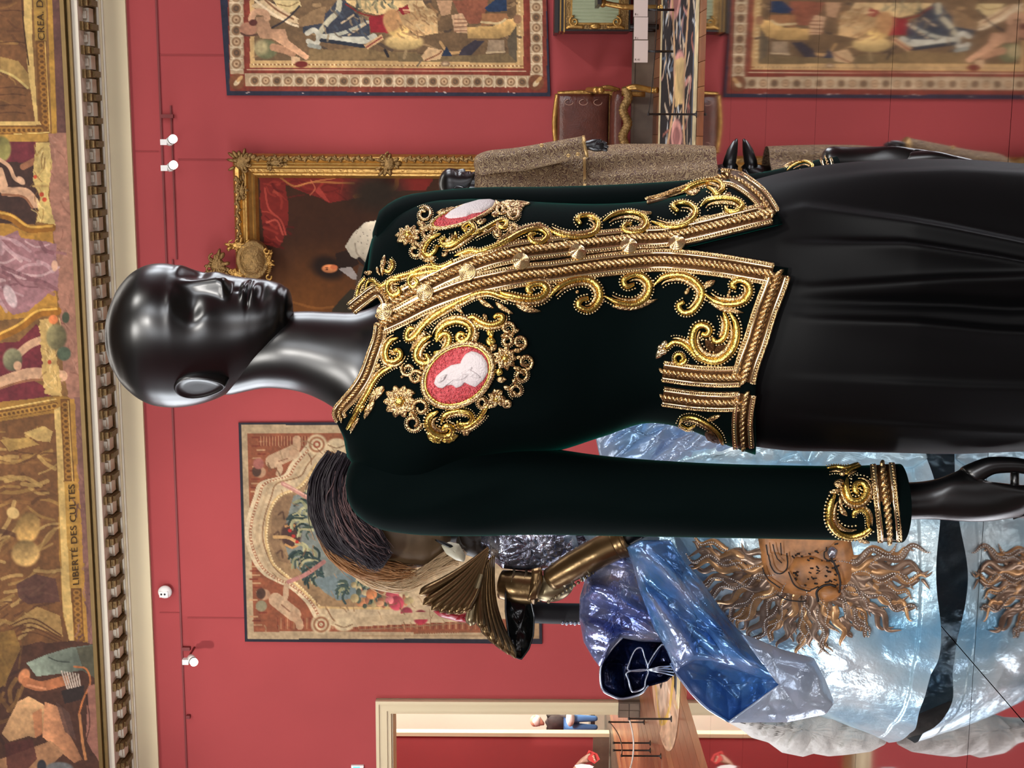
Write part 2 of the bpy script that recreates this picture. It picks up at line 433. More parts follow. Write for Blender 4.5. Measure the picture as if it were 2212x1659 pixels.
# first gilt panel (letters CREA. DU)
pt.poly([(-75, -130), (50, -130), (52, 60), (62, 110), (70, 160), (75, 220), (82, 264), (-75, 264)], (116, 78, 46))
folds(pt, (-70, -120, 55, 255), 60, [(96, 62, 38), (138, 98, 54), (156, 118, 66)], ang=.15, seed=3)
pt.poly([(0, 122), (40, 132), (62, 160), (68, 196), (45, 178), (0, 150)], (168, 138, 78), .8); pt.line([(0, 152), (30, 165), (60, 190)], 5, (190, 165, 100))
for yy in (24, 92, 190, 205, 228, 244): pt.line([(0, yy), (30, yy - 2), (55, yy + 1)], 2.5, (80, 50, 30), .8)
pt.poly([(50, -130), (66, -130), (70, 90), (82, 264), (76, 264), (60, 150), (52, 60)], G4)
pt.line([(47, -20), (49, 30), (54, 80), (62, 140)], 3, (70, 45, 25))
pt.poly([(66, -130), (100, -130), (100, 90), (76, 90)], (168, 130, 62))
pt.poly([(77, 88), (99, 88), (111, 288), (84, 266)], G3); scallops(pt, (88, 92), (100, 282), 16, 8, (150, 104, 44), (96, 62, 26))
pt.line([(97, 90), (108, 285)], 2, (206, 166, 90))
pt.poly([(98, -130), (108, -130), (123, 288), (112, 288)], (172, 130, 56))
pt.poly([(-75, 263), (86, 263), (90, 270), (-75, 271)], G4); pt.poly([(-75, 271), (96, 271), (108, 292), (-75, 292)], G3)
scallops(pt, (-70, 281), (90, 281), 15, 9, (160, 114, 50), (100, 66, 28)); pt.line([(30, 290), (105, 286)], 2, (230, 200, 120))
pt.poly([(-75, 292), (105, 288), (105, 305), (-75, 306)], (176, 134, 62))
pt.poly([(108, -130), (124, -130), (146, 288), (124, 288)], (98, 66, 58)); pt.line([(127, -130), (147, 300)], 2, (40, 28, 20), curve=False)
# figures between the panels
pt.poly([(105, 288), (146, 288), (153, 420), (180, 870), (150, 862), (136, 800), (122, 560), (108, 430)], (158, 112, 92), wob=6)
folds(pt, (112, 300, 165, 850), 40, [(136, 92, 74), (172, 128, 106), (122, 80, 64)], (1, 4), 1.2, 5, (10, 40))
pt.poly([(-75, 306), (80, 306), (72, 350), (60, 362), (-75, 350)], (106, 44, 50)); pt.ell((4, 322), (20, 27), (132, 124, 70), sh=(.3, .5, .4))
pt.poly([(-75, 345), (72, 352), (74, 400), (86, 425), (76, 485), (-75, 478)], (66, 44, 36)); pt.line([(50, 360), (66, 352), (74, 348)], 14, SKD)
pt.line([(0, 345), (20, 360), (32, 385), (50, 395)], 8, SK); pt.ell((45, 390), (11, 7), (220, 176, 140), rot=.8)
pt.line([(-10, 380), (12, 412), (55, 416), (76, 440)], 20, SK); pt.line([(0, 368), (10, 400)], 14, SK); pt.line([(5, 420), (50, 425), (70, 448)], 5, SKD)
pt.poly([(80, 307), (107, 307), (112, 360), (104, 420), (114, 468), (122, 484), (78, 480), (88, 425), (71, 392), (74, 340)], (200, 172, 104), wob=6)
folds(pt, (76, 312, 108, 470), 26, [(160, 124, 66), (222, 196, 130), (128, 92, 50)], (1, 3), 1.5, 8, (14, 36))
pt.line([(72, 402), (104, 402)], 5, (178, 146, 86)); [pt.ell((90 + k * 6, 420 + k * 11), (5, 5), (182, 72, 44)) for k in range(2)]; pt.ell((76, 382), (4, 4), (190, 80, 50))
pt.line([(-40, 458), (20, 468), (62, 494), (112, 492)], 17, (150, 98, 32)); pt.line([(-40, 455), (22, 464), (62, 489), (112, 488)], 5, (214, 166, 76))
pt.poly([(-75, 476), (20, 484), (62, 504), (114, 500), (124, 670), (112, 680), (-75, 700)], (176, 128, 54))
pt.poly([(-30, 524), (5, 512), (38, 497), (46, 514), (100, 521), (122, 527), (121, 560), (128, 585), (124, 625), (105, 634), (86, 652), (60, 674), (28, 680), (8, 664), (-30, 640)], (156, 112, 114), wob=5)
folds(pt, (-20, 520, 112, 650), 34, [(186, 150, 150), (122, 80, 84), (140, 96, 98), (200, 168, 164)], (3, 9), .35, 11, (30, 90))
pt.ell((118, 574), (7, 12), (216, 170, 140)); pt.ell((22, 640), (12, 26), (204, 178, 176), rot=-.4)
pt.line([(-20, 735), (40, 708), (82, 678), (124, 672)], 18, (150, 98, 32)); pt.line([(-20, 730), (38, 702), (80, 672), (122, 667)], 5, (220, 172, 80))
pt.poly([(-75, 745), (40, 738), (78, 700), (100, 725), (98, 800), (60, 815), (128, 852), (-75, 884)], (112, 44, 50))
pt.line([(28, 776), (62, 746), (95, 732)], 17, SK); pt.line([(-30, 838), (40, 812), (80, 806), (134, 812)], 24, SK); pt.line([(-20, 846), (50, 824), (120, 818)], 5, SKD)
pt.ell((27, 777), (21, 25), (122, 118, 88), sh=(-.4, -.6, .5)); pt.ell((38, 790), (9, 10), SK)
pt.poly([(84, 690), (112, 690), (120, 760), (136, 856), (96, 850), (90, 770)], (196, 162, 98), wob=8); folds(pt, (92, 700, 130, 845), 18, [(150, 116, 64), (222, 192, 130)], (1, 3), 1.4, 15, (14, 34))
pt.ell((122, 728), (22, 28), (116, 108, 74), sh=(-.6, -.3, .4)); pt.ell((115, 690), (10, 10), (212, 124, 72)); pt.ell((142, 686), (8, 12), (70, 76, 56)); pt.ell((138, 764), (15, 15), (78, 90, 70)); pt.ell((107, 782), (4, 5), (190, 80, 50))
# second gilt panel (LIBERTE DES CULTES)
pt.poly([(-75, 884), (0, 868), (136, 855), (152, 860), (198, 1388), (-75, 1420)], (160, 118, 54))
pt.poly([(-75, 898), (124, 868), (126, 884), (-75, 918)], G3); scallops(pt, (-70, 910), (122, 876), 20, 8.5, (178, 132, 60), (106, 70, 30)); pt.line([(0, 884), (120, 862)], 3, (226, 190, 112))
pt.poly([(-75, 922), (117, 892), (122, 960), (125, 1060), (128, 1200), (136, 1330), (150, 1384), (-75, 1420)], (118, 80, 46))
folds(pt, (-60, 930, 112, 1120), 50, [(90, 58, 34), (158, 122, 66), (182, 148, 86), (132, 92, 52)], (3, 9), -.1, 21, (30, 80))
folds(pt, (-60, 1120, 118, 1390), 60, [(84, 54, 36), (160, 126, 72), (186, 152, 92), (130, 92, 52)], (3, 10), -.35, 22, (30, 90))
pt.poly([(50, 935), (95, 920), (114, 932), (108, 955), (80, 952)], (204, 172, 104), .8); pt.poly([(0, 950), (60, 945), (85, 960), (20, 975)], (180, 146, 80), .8)
pt.ell((28, 1108), (14, 12), (206, 172, 110), rot=.5); pt.ell((60, 1140), (26, 34), (178, 140, 80), sh=(.4, .8, .4), rot=.3); pt.ell((55, 1195), (30, 28), (188, 152, 92), sh=(.3, .8, .4))
pt.poly([(35, 1262), (75, 1240), (120, 1250), (130, 1300), (60, 1305), (40, 1290)], (86, 56, 50), .8); pt.poly([(20, 1350), (80, 1310), (130, 1330), (136, 1375), (60, 1350)], (176, 142, 84), .8)
for k in range(4): pt.line([(20, 1352 + k * 9), (70, 1336 + k * 10), (132, 1372 + k * 6)], 3, (96, 62, 36))
pt.poly([(117, 885), (130, 878), (142, 1100), (160, 1384), (150, 1386), (136, 1320), (124, 1000)], G4)
pt.poly([(131, 862), (150, 862), (161, 1042), (138, 1042)], G3); scallops(pt, (140, 868), (149, 1036), 14, 8, (156, 110, 46), (98, 64, 26)); pt.line([(147, 866), (157, 1040)], 2, (216, 176, 100))
pt.poly([(138, 1040), (162, 1040), (178, 1270), (151, 1270)], (178, 136, 64))
pt.poly([(152, 1270), (178, 1270), (186, 1386), (162, 1386)], G3); scallops(pt, (165, 1274), (172, 1382), 9, 8, (158, 112, 50), (104, 70, 30))
pt.poly([(150, 862), (163, 862), (192, 1386), (183, 1386)], (178, 132, 60))
pt.poly([(160, 858), (184, 858), (236, 1790), (206, 1790), (190, 1386)], (128, 90, 80), wob=5); folds(pt, (165, 870, 215, 1390), 30, [(98, 66, 64), (150, 108, 94), (112, 76, 70)], (1, 5), 1.4, 31, (10, 40))
# archer at the far end
pt.poly([(-75, 1420), (60, 1390), (150, 1384), (205, 1392), (216, 1475), (226, 1790), (-75, 1790)], (78, 50, 36), wob=8)
folds(pt, (-60, 1400, 60, 1640), 26, [(110, 78, 44), (58, 38, 30), (140, 104, 58)], (4, 10), 1.9, 33, (40, 90))
pt.poly([(-75, 1380), (30, 1360), (45, 1400), (10, 1480), (-75, 1520)], (138, 106, 52), .8)
pt.poly([(57, 1432), (100, 1414), (150, 1399), (211, 1391), (214, 1470), (178, 1448), (130, 1455), (79, 1461)], (116, 126, 110), sh=(-1, .2, .35)); pt.line([(105, 1420), (125, 1428), (150, 1430)], 2, (60, 68, 60)); pt.poly([(165, 1400), (212, 1392), (214, 1470), (180, 1448)], (78, 72, 52), .7)
pt.ell((52, 1461), (12, 17), (204, 134, 88), rot=.4); pt.line([(58, 1474), (90, 1482), (140, 1470)], 22, (178, 112, 72)); pt.line([(60, 1480), (98, 1488)], 5, (220, 150, 104))
pt.poly([(38, 1516), (62, 1504), (95, 1522), (94, 1580), (76, 1594), (62, 1590), (20, 1602), (4, 1584)], (200, 156, 108), sh=(.3, -1, .2)); pt.poly([(70, 1540), (90, 1530), (92, 1585), (76, 1594)], (204, 132, 88), .8)
pt.poly([(96, 1516), (132, 1528), (150, 1585), (178, 1640), (160, 1648), (92, 1592)], (188, 132, 92), sh=(-1, .1, .3)); pt.poly([(120, 1515), (150, 1540), (165, 1600), (140, 1580)], (96, 70, 60), .8)
pt.poly([(0, 1640), (110, 1600), (140, 1625), (60, 1700), (-40, 1700)], (178, 132, 92), .9); pt.poly([(10, 1606), (70, 1596), (80, 1640), (20, 1700)], (84, 44, 38), .8)
for k in range(7): pt.line([(133 + k * 6, 1450 + k * 1), (147 + k * 4.5, 1492 - k)], 3.2, (206, 190, 170), curve=False)
pt.poly([(132, 1492), (182, 1480), (180, 1510), (140, 1520)], (48, 38, 34)); pt.line([(160, 1440), (186, 1445), (195, 1475), (180, 1510), (170, 1545)], 4, (190, 116, 66))
pt.poly([(190, 1482), (215, 1474), (224, 1660), (186, 1600)], (158, 108, 90), wob=4); pt.line([(172, 1545), (178, 1600), (185, 1640)], 6, (190, 130, 80)); pt.line([(186, 1500), (194, 1560), (186, 1600)], 2, (60, 36, 26))
pt.ell((128, 1660), (30, 14), (110, 112, 110)); pt.ell((90, 1655), (10, 14), (50, 50, 54)); pt.ell((218, 1593), (3, 5), (232, 222, 206))
fresco = MB().grid(cove(g[..., 0], g[..., 1])).build('ceiling_painting', M_CANVAS, colors=pt.out(),
    label='painted cove with gilt panels, figures and inscriptions above the cornice', category='fresco')
def text_mesh(name, txt, m_):
    c = bpy.data.curves.new(name, 'FONT'); c.body = txt; c.size = 1; c.extrude = .002
    t_ = bpy.data.objects.new(name, c); COL.objects.link(t_); bpy.context.view_layer.update()
    me = bpy.data.meshes.new_from_object(t_.evaluated_get(bpy.context.evaluated_depsgraph_get()))
    bpy.data.objects.remove(t_); me.materials.clear(); me.materials.append(m_)
    o = bpy.data.objects.new(name, me); COL.objects.link(o)
    o['kind'] = 'stuff'
    return o, max(v.co.x for v in me.vertices)
def wall_text(txt, x0, y0, x1, y1, hpx, m_, parent, name='lettering'):
    a = cove(np.array(float(x0)), np.array(float(y0)), .012); b = cove(np.array(float(x1)), np.array(float(y1)), .012)
    up = cove(np.array(x0 - 20.), np.array(float(y0)), .012) - a; ex = b - a; L_ = np.linalg.norm(ex); ex /= L_
    up -= ex * (up @ ex); up /= np.linalg.norm(up); nz_ = np.cross(ex, up)
    o, w = text_mesh(name, txt, m_); h = hpx * 15.0 / FPX / .72
    sx = L_ / max(w, 1e-3)
    M_ = Matrix([[ex[i] * sx, up[i] * h, nz_[i], a[i]] for i in range(3)] + [[0, 0, 0, 1]])
    o.matrix_world = M_; o.parent = parent; o.matrix_parent_inverse = Matrix()
    return o
M_INK = mat('dark_lettering', (62, 42, 20), .8)
wall_text('LIBERT\u00c9 DES CULTES', 171, 1264, 161, 1046, 14, M_INK, fresco)
wall_text('CREA. DU', 97, 88, 92, -16, 14, M_INK, fresco)

# --- other walls and the ceiling of the gallery
MB().bx(-8.2, -8.0, -7, 20, FZ, 7.2).build('wall_left', M_RED, smooth=False, kind='structure', label='red side wall left of the view')
MB().bx(8.0, 8.2, -7, 16, FZ, 7.2).build('wall_right', M_RED, smooth=False, kind='structure', label='red side wall right of the view')
MB().bx(-8.2, 8.2, -7.2, -7, FZ, 7.2).build('wall_front', M_RED, smooth=False, kind='structure', label='red wall behind the visitor')
MB().bx(-8.6, 8.6, -7.6, 16, 9.6, 9.8).build('ceiling', mat('painted_ceiling', (96, 70, 40), .8, var=(.8, .4)), smooth=False, kind='structure', label='dark painted ceiling of the gallery')

# --- doorway: casing and jamb, next room, bright room beyond
door = empty('door_1', wp(np.array((dL + dR) / 2), np.array(FZ), np.array(0.)), kind='structure', label='cream panelled door casing at the end of the red wall')
def casing(root, eL, eR, zT, q0, wd, m_):
    for k, (a, b, o) in enumerate(((0, wd, .05), (wd * .25, wd * .9, .075), (wd * .78, wd, .1))):
        MB().wbox(eR + a, eR + b, FZ, zT + a, q0, q0 + o).build('casing_moulding', m_, root, smooth=False)
        MB().wbox(eL - b, eL - a, FZ, zT + a, q0, q0 + o).build('casing_moulding', m_, root, smooth=False)
        MB().wbox(eL - b, eR + b, zT + a, zT + b, q0, q0 + o).build('casing_moulding', m_, root, smooth=False)
casing(door, dL, dR, dT, 0., .175, M_CREAM)
MB().wbox(dL, dL + .02, FZ, dT, -.45, 0).wbox(dR - .02, dR, FZ, dT, -.45, 0).wbox(dL, dR, dT - .02, dT, -.45, 0).build('jamb', M_CREAM, door, smooth=False)
# red wall of the next room with its own doorway
Q2 = -4.6
e2 = wl(1100, 1583, Q2)[0]                                # right edge of that red wall, left edge of its doorway
MB().wbox(e_left - 3, e2, FZ, 6, Q2 - .1, Q2).wbox(e2 + 1.9, e_right, FZ, 6, Q2 - .1, Q2).wbox(e2, e2 + 1.9, 4.4, 6, Q2 - .1, Q2).build('wall_next_room', M_RED, smooth=False, kind='structure', label='red wall of the next room seen through the doorway')
d2 = empty('door_2', wp(np.array(e2 + .95), np.array(FZ), np.array(Q2)), kind='structure', label='narrow cream casing of the farther doorway')
MB().wbox(e2 - .05, e2 + .01, FZ, 4.4, Q2 - .1, Q2 + .03).wbox(e2 + 1.88, e2 + 1.95, FZ, 4.4, Q2 - .1, Q2 + .03).wbox(e2 - .05, e2 + 1.95, 4.4, 4.47, Q2 - .3, Q2 + .03).build('casing_moulding', M_CREAM, d2, smooth=False)
M_PALE = mat('pale_cream_wall', (236, 234, 214), .8)
MB().wbox(e_left - 3, e_right, FZ, 6, Q2 - 4.6, Q2 - 4.3).build('wall_far_room', M_PALE, smooth=False, kind='structure', label='pale wall of the bright far room')
MB().wbox(e_left - 3, e_right, 6, 6.2, Q2 - 4.6, -.45).build('ceiling_next_rooms', M_CREAM, smooth=False, kind='structure', label='ceiling over the rooms beyond the door')
pn = wp(np.array(-2.6), np.array(5.6), np.array(-2.4)); area_light('next_room_light', pn, pn - np.array((0, 0, 3)), 2.2, 1.6, 800, (1, .95, .88))
pn = wp(np.array(-1.8), np.array(5.4), np.array(Q2 - 2.2)); area_light('far_room_light', pn, pn - OW * 2.5 - np.array((.3, 0, 2.2)), 2.6, 2.2, 2400, (1, .99, .93))

# --- floor: stone border along the wall, oak planks, the rooms beyond
floor = MB().bx(-12, 12, -7, 30, FZ - .12, FZ - .02).build('floor', M_STONE2, smooth=False, kind='structure', label='gallery floor of stone and oak')
def wtile(name, e0, e1, q0, q1, z1, m_, par, ch=.006):
    a = MB(); c = []
    for z, s_ in ((FZ - .02, 0), (z1 - .004, 0), (z1, ch)):
        for e, q in ((e0 + s_, q0 + s_), (e1 - s_, q0 + s_), (e1 - s_, q1 - s_), (e0 + s_, q1 - s_)):
            c.append(wp(np.array(e), np.array(z), np.array(q)))
    a.add(c, [(3, 2, 1, 0)] + [(i + k, (i + 1) % 4 + k, (i + 1) % 4 + k + 4, i + k + 4) for k in (0, 4) for i in range(4)] + [(8, 9, 10, 11)])
    return a.build(name, m_, par, smooth=False)
for i in range(66):
    e = -7.0 + i * .2; s_ = random.uniform(-.9, .9)
    for q0, q1 in ((.03, 2.9 + s_), (2.905 + s_, 5.9)):
        wtile('oak_plank', e + .0015, e + .1985, q0, q1, FZ + random.uniform(-.001, .001), M_WOOD if random.random() < .55 else M_WOOD2, floor, .002)
for i in range(16):
    e = -6.0 + i * .2
    wtile('oak_plank', e + .0015, e + .1985, Q2 + .02, 0., FZ + random.uniform(-.001, .001), M_WOOD if random.random() < .5 else M_WOOD2, floor, .002)
# --- dark marble skirting
MB().wbox(dR + .18, e_right, FZ, .045, 0, .03).wbox(dR + .18, e_right, .03, .06, 0, .04).wbox(e_left, dL - .18, FZ, .045, 0, .03).build('baseboard_back', M_STONE, smooth=False, kind='structure', label='dark marble skirting along the red wall')
MB().wbox(e_left - 3, e2 - .06, FZ, .07, Q2, Q2 + .03).build('baseboard_next_room', M_STONE, smooth=False, kind='structure', label='dark marble skirting in the next room')
for e in (dR - .005, dL - .185):
    MB().wbox(e, e + .19, FZ, .075, 0, .115).build('plinth_block', M_STONE2, door, smooth=False)
    for k in range(2):
        for j in range(2): MB().wbox(e + .01 + .088 * k, e + .09 + .088 * k, FZ + .012 + .122 * j, FZ + .122 + .122 * j, .115, .125).build('plinth_stone', M_STONE, door, smooth=False)

# --- mirror platform
M_MIRROR = mat('mirror_panel', (205, 200, 200), .035, 1.0)
M_EDGE = mat('platform_edge', (60, 56, 54), .4)
plat = empty('mirror_platform', (0, 5, FZ), label='low platform of large mirror panels under the mannequins', category='platform')
def qw(q): return (YW - q) / LW                            # platform line y + SL*x = q -> distance from the wall
qs = [10.2 - 1.26 * k for k in range(8)]; es = [-4.35 + 2.8 * k for k in range(5)]
es = [e * 1.0 / LW + 0 for e in es]
for i in range(len(es) - 1):
    for j in range(len(qs) - 1):
        c = []
        for z in (FZ + .012, 0.):
            for p_, q_ in ((es[i] * LW + .002, qs[j + 1] + .002), (es[i + 1] * LW - .002, qs[j + 1] + .002), (es[i + 1] * LW - .002, qs[j] - .002), (es[i] * LW + .002, qs[j] - .002)):
                # solve x - SL*y = p, y + SL*x = q
                x = (p_ + SL * q_) / (1 + SL * SL); y = q_ - SL * x; c.append((x, y, z))
        MB().box([c[k] for k in (0, 1, 2, 3, 4, 5, 6, 7)]).build('mirror_panel', M_MIRROR, plat, smooth=False)
c = []
for z in (FZ - .02, FZ + .014):
    for p_, q_ in ((es[0] * LW + .01, qs[-1] + .01), (es[-1] * LW - .01, qs[-1] + .01), (es[-1] * LW - .01, qs[0] - .01), (es[0] * LW + .01, qs[0] - .01)):
        x = (p_ + SL * q_) / (1 + SL * SL); y = q_ - SL * x; c.append((x, y, z))
MB().box(c).build('platform_base', M_EDGE, plat, smooth=False)
# =================================================================== TAPESTRIES AND PAINTING ON THE WALL
M_WOVEN = mat('woven_tapestry', (128, 128, 128), .92, attr=True, bump=(420, .25))
M_NAVY = mat('navy_selvedge', (34, 36, 52), .9)
def hang(name, corners, off, paint_fn, step, base, m_, seed, nz=.14, ns=5., **props):
    g = px_grid(corners, step); pt = Paint(g.reshape(-1, 2), base, nz, ns, seed); paint_fn(pt)
    c = np.asarray(corners, float); root = None
    r = MB(); r.grid(W(g[..., 0], g[..., 1], off + .004 * np.sin(g[..., 1] / 38.) * (g[..., 0] > 0)))
    o = r.build(name, m_, None, colors=pt.out(), **props)
    q = [W(a, b, .004) for a, b in c] + [W(a, b, off - .006) for a, b in c]
    return o, q
def T5(*p): return [(460 + a / 4.61, b / 4.61) for a, b in p]
def T6(*p): return [(860 + a / 4.61, b / 4.61) for a, b in p]
def paint_right(pt):
    q = np.random.default_rng(5)
    BG, RB = (176, 150, 118), (122, 54, 40)
    pt.poly([(440, -340), (1200, -340), (1200, 220), (440, 220)], RB)
    pt.poly([(440, -340), (483, -340), (497, 198), (486, 210), (440, 210)], (40, 42, 58)); pt.poly([(440, 196), (1200, 201), (1200, 220), (440, 220)], (40, 42, 58)); pt.poly([(1177, -340), (1200, -340), (1200, 220), (1182, 220)], (40, 42, 58))
    for k in range(14): pt.ell((q.uniform(500, 1180), 199 + q.uniform(-1, 2)), (2.5, 1), (190, 170, 160))
    # guilloche borders
    pt.poly([(490, -340), (524, -340), (527, 160), (497, 160)], BG); pt.poly([(528, 158), (1145, 163), (1145, 188), (530, 186)], BG); pt.poly([(1142, -340), (1172, -340), (1172, 165), (1146, 165)], BG)
    def guil(a, b, n, r, vert):
        a = np.array(a, float); b = np.array(b, float)
        for k in range(n):
            c = a + (b - a) * (k + .5) / n
            pt.ell(c, (r, r), (206, 184, 150)); pt.ell(c, (r * .8, r * .8), (140, 108, 78)); pt.ell(c, (r * .5, r * .5), (186, 154, 118) if k % 2 else (96, 76, 58)); pt.ell(c, (r * .2, r * .2), (120, 88, 62))
            d = (b - a) / n
            pt.line([c + d * .5 + (np.array((-r, 0)) if vert else np.array((0, -r))), c + d * .55, c + d * .5 + (np.array((r, 0)) if vert else np.array((0, r)))], 2.4, (216, 196, 164))
    guil((538, 174), (1140, 177), 25, 11.5, False); guil((508, -330), (511, 150), 20, 13, True); guil((1157, -330), (1159, 160), 22, 12, True)
    for c in ((512, 176), (1158, 178)): pt.ell(c, (17, 17), (120, 74, 48)); pt.ell((c[0], c[1] + 2), (9, 5), (214, 190, 150), rot=-.8); pt.ell((c[0] + 6, c[1] - 6), (9, 4), (190, 150, 100), rot=-.8)
    # red fillet, bead row, inner field
    pt.poly([(530, -340), (1138, -340), (1138, 158), (532, 156)], (128, 58, 44)); pt.line([(534, 150), (1136, 154)], 1.5, (216, 186, 150), curve=False)
    pt.poly([(538, -340), (1130, -340), (1131, 148), (540, 146)], (196, 160, 108)); pt.line([(545, 139), (1130, 143)], 3, (140, 96, 60), curve=False)
    for k in range(70): pt.ell((548 + k * 8.3, 139 + k * .05), (2, 1.6), (226, 200, 150))
    for k in range(50): pt.ell((1122, -320 + k * 9), (2, 2), (226, 200, 150))
    pt.poly([(548, -340), (1112, -340), (1116, 132), (550, 130)], (112, 88, 62))
    folds(pt, (555, -330, 1110, 125), 240, [(86, 66, 48), (150, 118, 82), (128, 96, 64), (70, 58, 50), (168, 136, 96)], (2, 8), .2, 61, (12, 40))
    pt.poly(T5((960, 480), (1200, 500), (1500, 470), (1680, 520), (2028, 520), (2028, 610), (940, 600)), (128, 104, 70)); pt.poly(T6((0, 520), (500, 560), (1180, 530), (1180, 625), (0, 610)), (118, 98, 68))
    # cream ledge under the arch
    pt.poly(T5((380, 60), (480, 0), (540, 0), (880, 200), (860, 240), (700, 210)), (206, 178, 138)); pt.line(T5((420, 0), (560, 110), (760, 230), (850, 260)), 5, (226, 204, 168)); pt.line(T5((520, 0), (640, 100), (800, 190)), 4, (130, 92, 64))
    pt.poly(T5((600, 0), (860, 0), (880, 60), (760, 130), (640, 60)), (206, 182, 130)); pt.line(T5((640, 40), (760, 60), (850, 20)), 2, (130, 100, 60))
    pt.line(T5((860, 60), (780, 150), (690, 220), (590, 275)), 4, (44, 40, 46))
    # winged child with globe
    pt.ell(T5((530, 490))[0], (24, 21), (108, 108, 76)); pt.ell(T5((480, 470))[0], (15, 15), (180, 164, 120), soft=.5)
    pt.line(T5((600, 470), (720, 500), (790, 530)), 16, (176, 132, 100)); pt.poly(T5((430, 170), (540, 160), (580, 290), (720, 290), (750, 400), (870, 490), (960, 560), (930, 600), (790, 510), (690, 450), (600, 390), (470, 380), (430, 300)), (190, 146, 112), sh=(.6, .6, .2))
    pt.line(T5((380, 190), (420, 120), (520, 130), (540, 180)), 14, (196, 152, 118)); pt.ell(T5((350, 290))[0], (19, 15), (170, 122, 96)); pt.ell(T5((400, 225))[0], (9, 7), (86, 46, 40)); pt.line(T5((280, 330), (340, 355), (440, 345)), 4, (90, 62, 50))
    pt.poly(T5((780, 560), (870, 570), (860, 620), (780, 640)), (206, 170, 130)); pt.ell(T5((880, 640))[0], (14, 7), (110, 40, 34))
    # standing woman in blue and white
    pt.poly(T5((880, 210), (1130, 130), (1240, 0), (1320, 0), (1420, 130), (1560, 230), (1560, 400), (1300, 390), (1080, 330), (900, 330)), (58, 62, 72)); pt.poly(T5((840, 200), (1000, 100), (1130, 60), (1100, 230), (980, 250), (860, 270)), (138, 110, 78))
    for a, w_, c in (([(1060, 330), (1150, 210), (1240, 120), (1260, 20)], 12, (186, 178, 150)), ([(1080, 360), (1250, 340), (1420, 280), (1540, 220)], 8, (178, 176, 156)), ([(1060, 370), (1300, 400), (1520, 400), (1600, 370)], 16, (196, 192, 172)), ([(940, 330), (1010, 300), (1060, 370), (1020, 440), (950, 410)], 11, (196, 190, 170)), ([(960, 450), (1060, 470)], 9, (150, 150, 138)), ([(1280, 230), (1400, 150)], 4, (200, 176, 140)), ([(1350, 350), (1550, 220)], 4, (200, 176, 140))):
        pt.line(T5(*a), w_, c)
    pt.line(T5((1080, 400), (1300, 430), (1500, 460)), 8, (40, 44, 54)); folds(pt, (690, 20, 800, 85), 26, [(40, 46, 62), (150, 128, 96), (96, 84, 70), (70, 78, 88)], (2, 5), .8, 62, (8, 22))
    # red cushion, gilt shield, quiver
    pt.poly(T5((1550, 170), (1760, 130), (1950, 80), (1940, 140), (1760, 330), (1570, 320)), (140, 36, 44)); pt.poly(T5((1330, 20), (1480, 110), (1640, 150), (1820, 110), (2010, 0), (1320, 0)), (214, 182, 128)); pt.line(T5((1320, 40), (1480, 135), (1640, 160), (1820, 120), (2028, 0)), 3, (126, 40, 36))
    folds(pt, (765, 0, 850, 22), 18, [(86, 86, 72), (150, 140, 104), (62, 70, 66)], (3, 6), 1.1, 63, (10, 18)); pt.poly(T5((1500, 450), (1680, 340), (1700, 390), (1540, 490)), (206, 166, 120)); pt.line(T5((1530, 470), (1680, 370)), 3, (130, 40, 40))
    pt.ell(T6((60, 420))[0], (42, 17), (196, 166, 110), sh=(0, -.8, .3)); pt.ell(T6((0, 270))[0], (26, 22), (206, 170, 106), sh=(.5, .5, .35)); pt.ell(T6((-60, 200))[0], (20, 24), (176, 132, 88)); pt.line(T6((-130, 500), (-100, 560)), 6, (40, 36, 38)); pt.line(T6((80, 500), (60, 580)), 6, (150, 126, 90))
    # seated man in gold, bench and feet
    pt.poly(T6((0, 110), (250, 60), (380, 110), (400, 330), (200, 360), (40, 240)), (186, 152, 106), sh=(.3, .8, .25)); pt.poly(T6((100, 0), (240, 0), (300, 100), (100, 120)), (196, 166, 120)); pt.poly(T6((0, 80), (100, 60), (120, 130), (40, 150)), (130, 34, 40))
    folds(pt, (862, 10, 945, 80), 40, [(212, 182, 134), (140, 104, 70), (168, 130, 88)], (2, 5), .6, 64, (8, 24))
    pt.poly(T6((380, 0), (540, 0), (520, 140), (430, 160)), (186, 146, 110)); pt.poly(T6((540, 0), (900, 0), (840, 230), (720, 240), (600, 130)), (140, 84, 62)); pt.poly(T6((860, 80), (960, 0), (1080, 0), (1080, 110), (900, 120)), (38, 56, 84))
    pt.poly(T6((530, 150), (640, 130), (690, 220), (690, 330), (560, 320)), (206, 166, 128)); [pt.line(T6((560, 190 + k * 40), (690, 190 + k * 38)), 2, (130, 88, 64)) for k in range(4)]
    pt.poly(T6((690, 270), (940, 260), (1100, 190), (1180, 180), (1170, 330), (1000, 385), (690, 385)), (206, 166, 104), sh=(0, 1, -.2)); pt.poly(T6((830, 130), (1080, 130), (1100, 190), (960, 240), (830, 260)), (160, 112, 74)); pt.line(T6((830, 220), (1000, 230), (1070, 190)), 5, (216, 190, 140)); pt.ell(T6((1190, 190))[0], (9, 10), (150, 110, 80))
    pt.poly(T6((230, 560), (300, 470), (450, 500), (420, 590), (260, 610)), (206, 170, 126)); pt.line(T6((270, 600), (400, 540), (430, 510)), 3, (130, 80, 54)); pt.line(T6((420, 420), (500, 520), (620, 520)), 6, (190, 150, 100)); pt.poly(T6((640, 480), (760, 400), (860, 410), (730, 550), (600, 550)), (60, 54, 62)); pt.poly(T6((430, 560), (480, 460), (540, 560)), (40, 52, 74)); pt.ell(T6((470, 635))[0], (10, 6), (150, 120, 92)); pt.ell(T6((470, 635))[0], (6, 3), (206, 176, 136)); pt.line(T6((190, 660), (230, 600)), 3, (96, 84, 70))
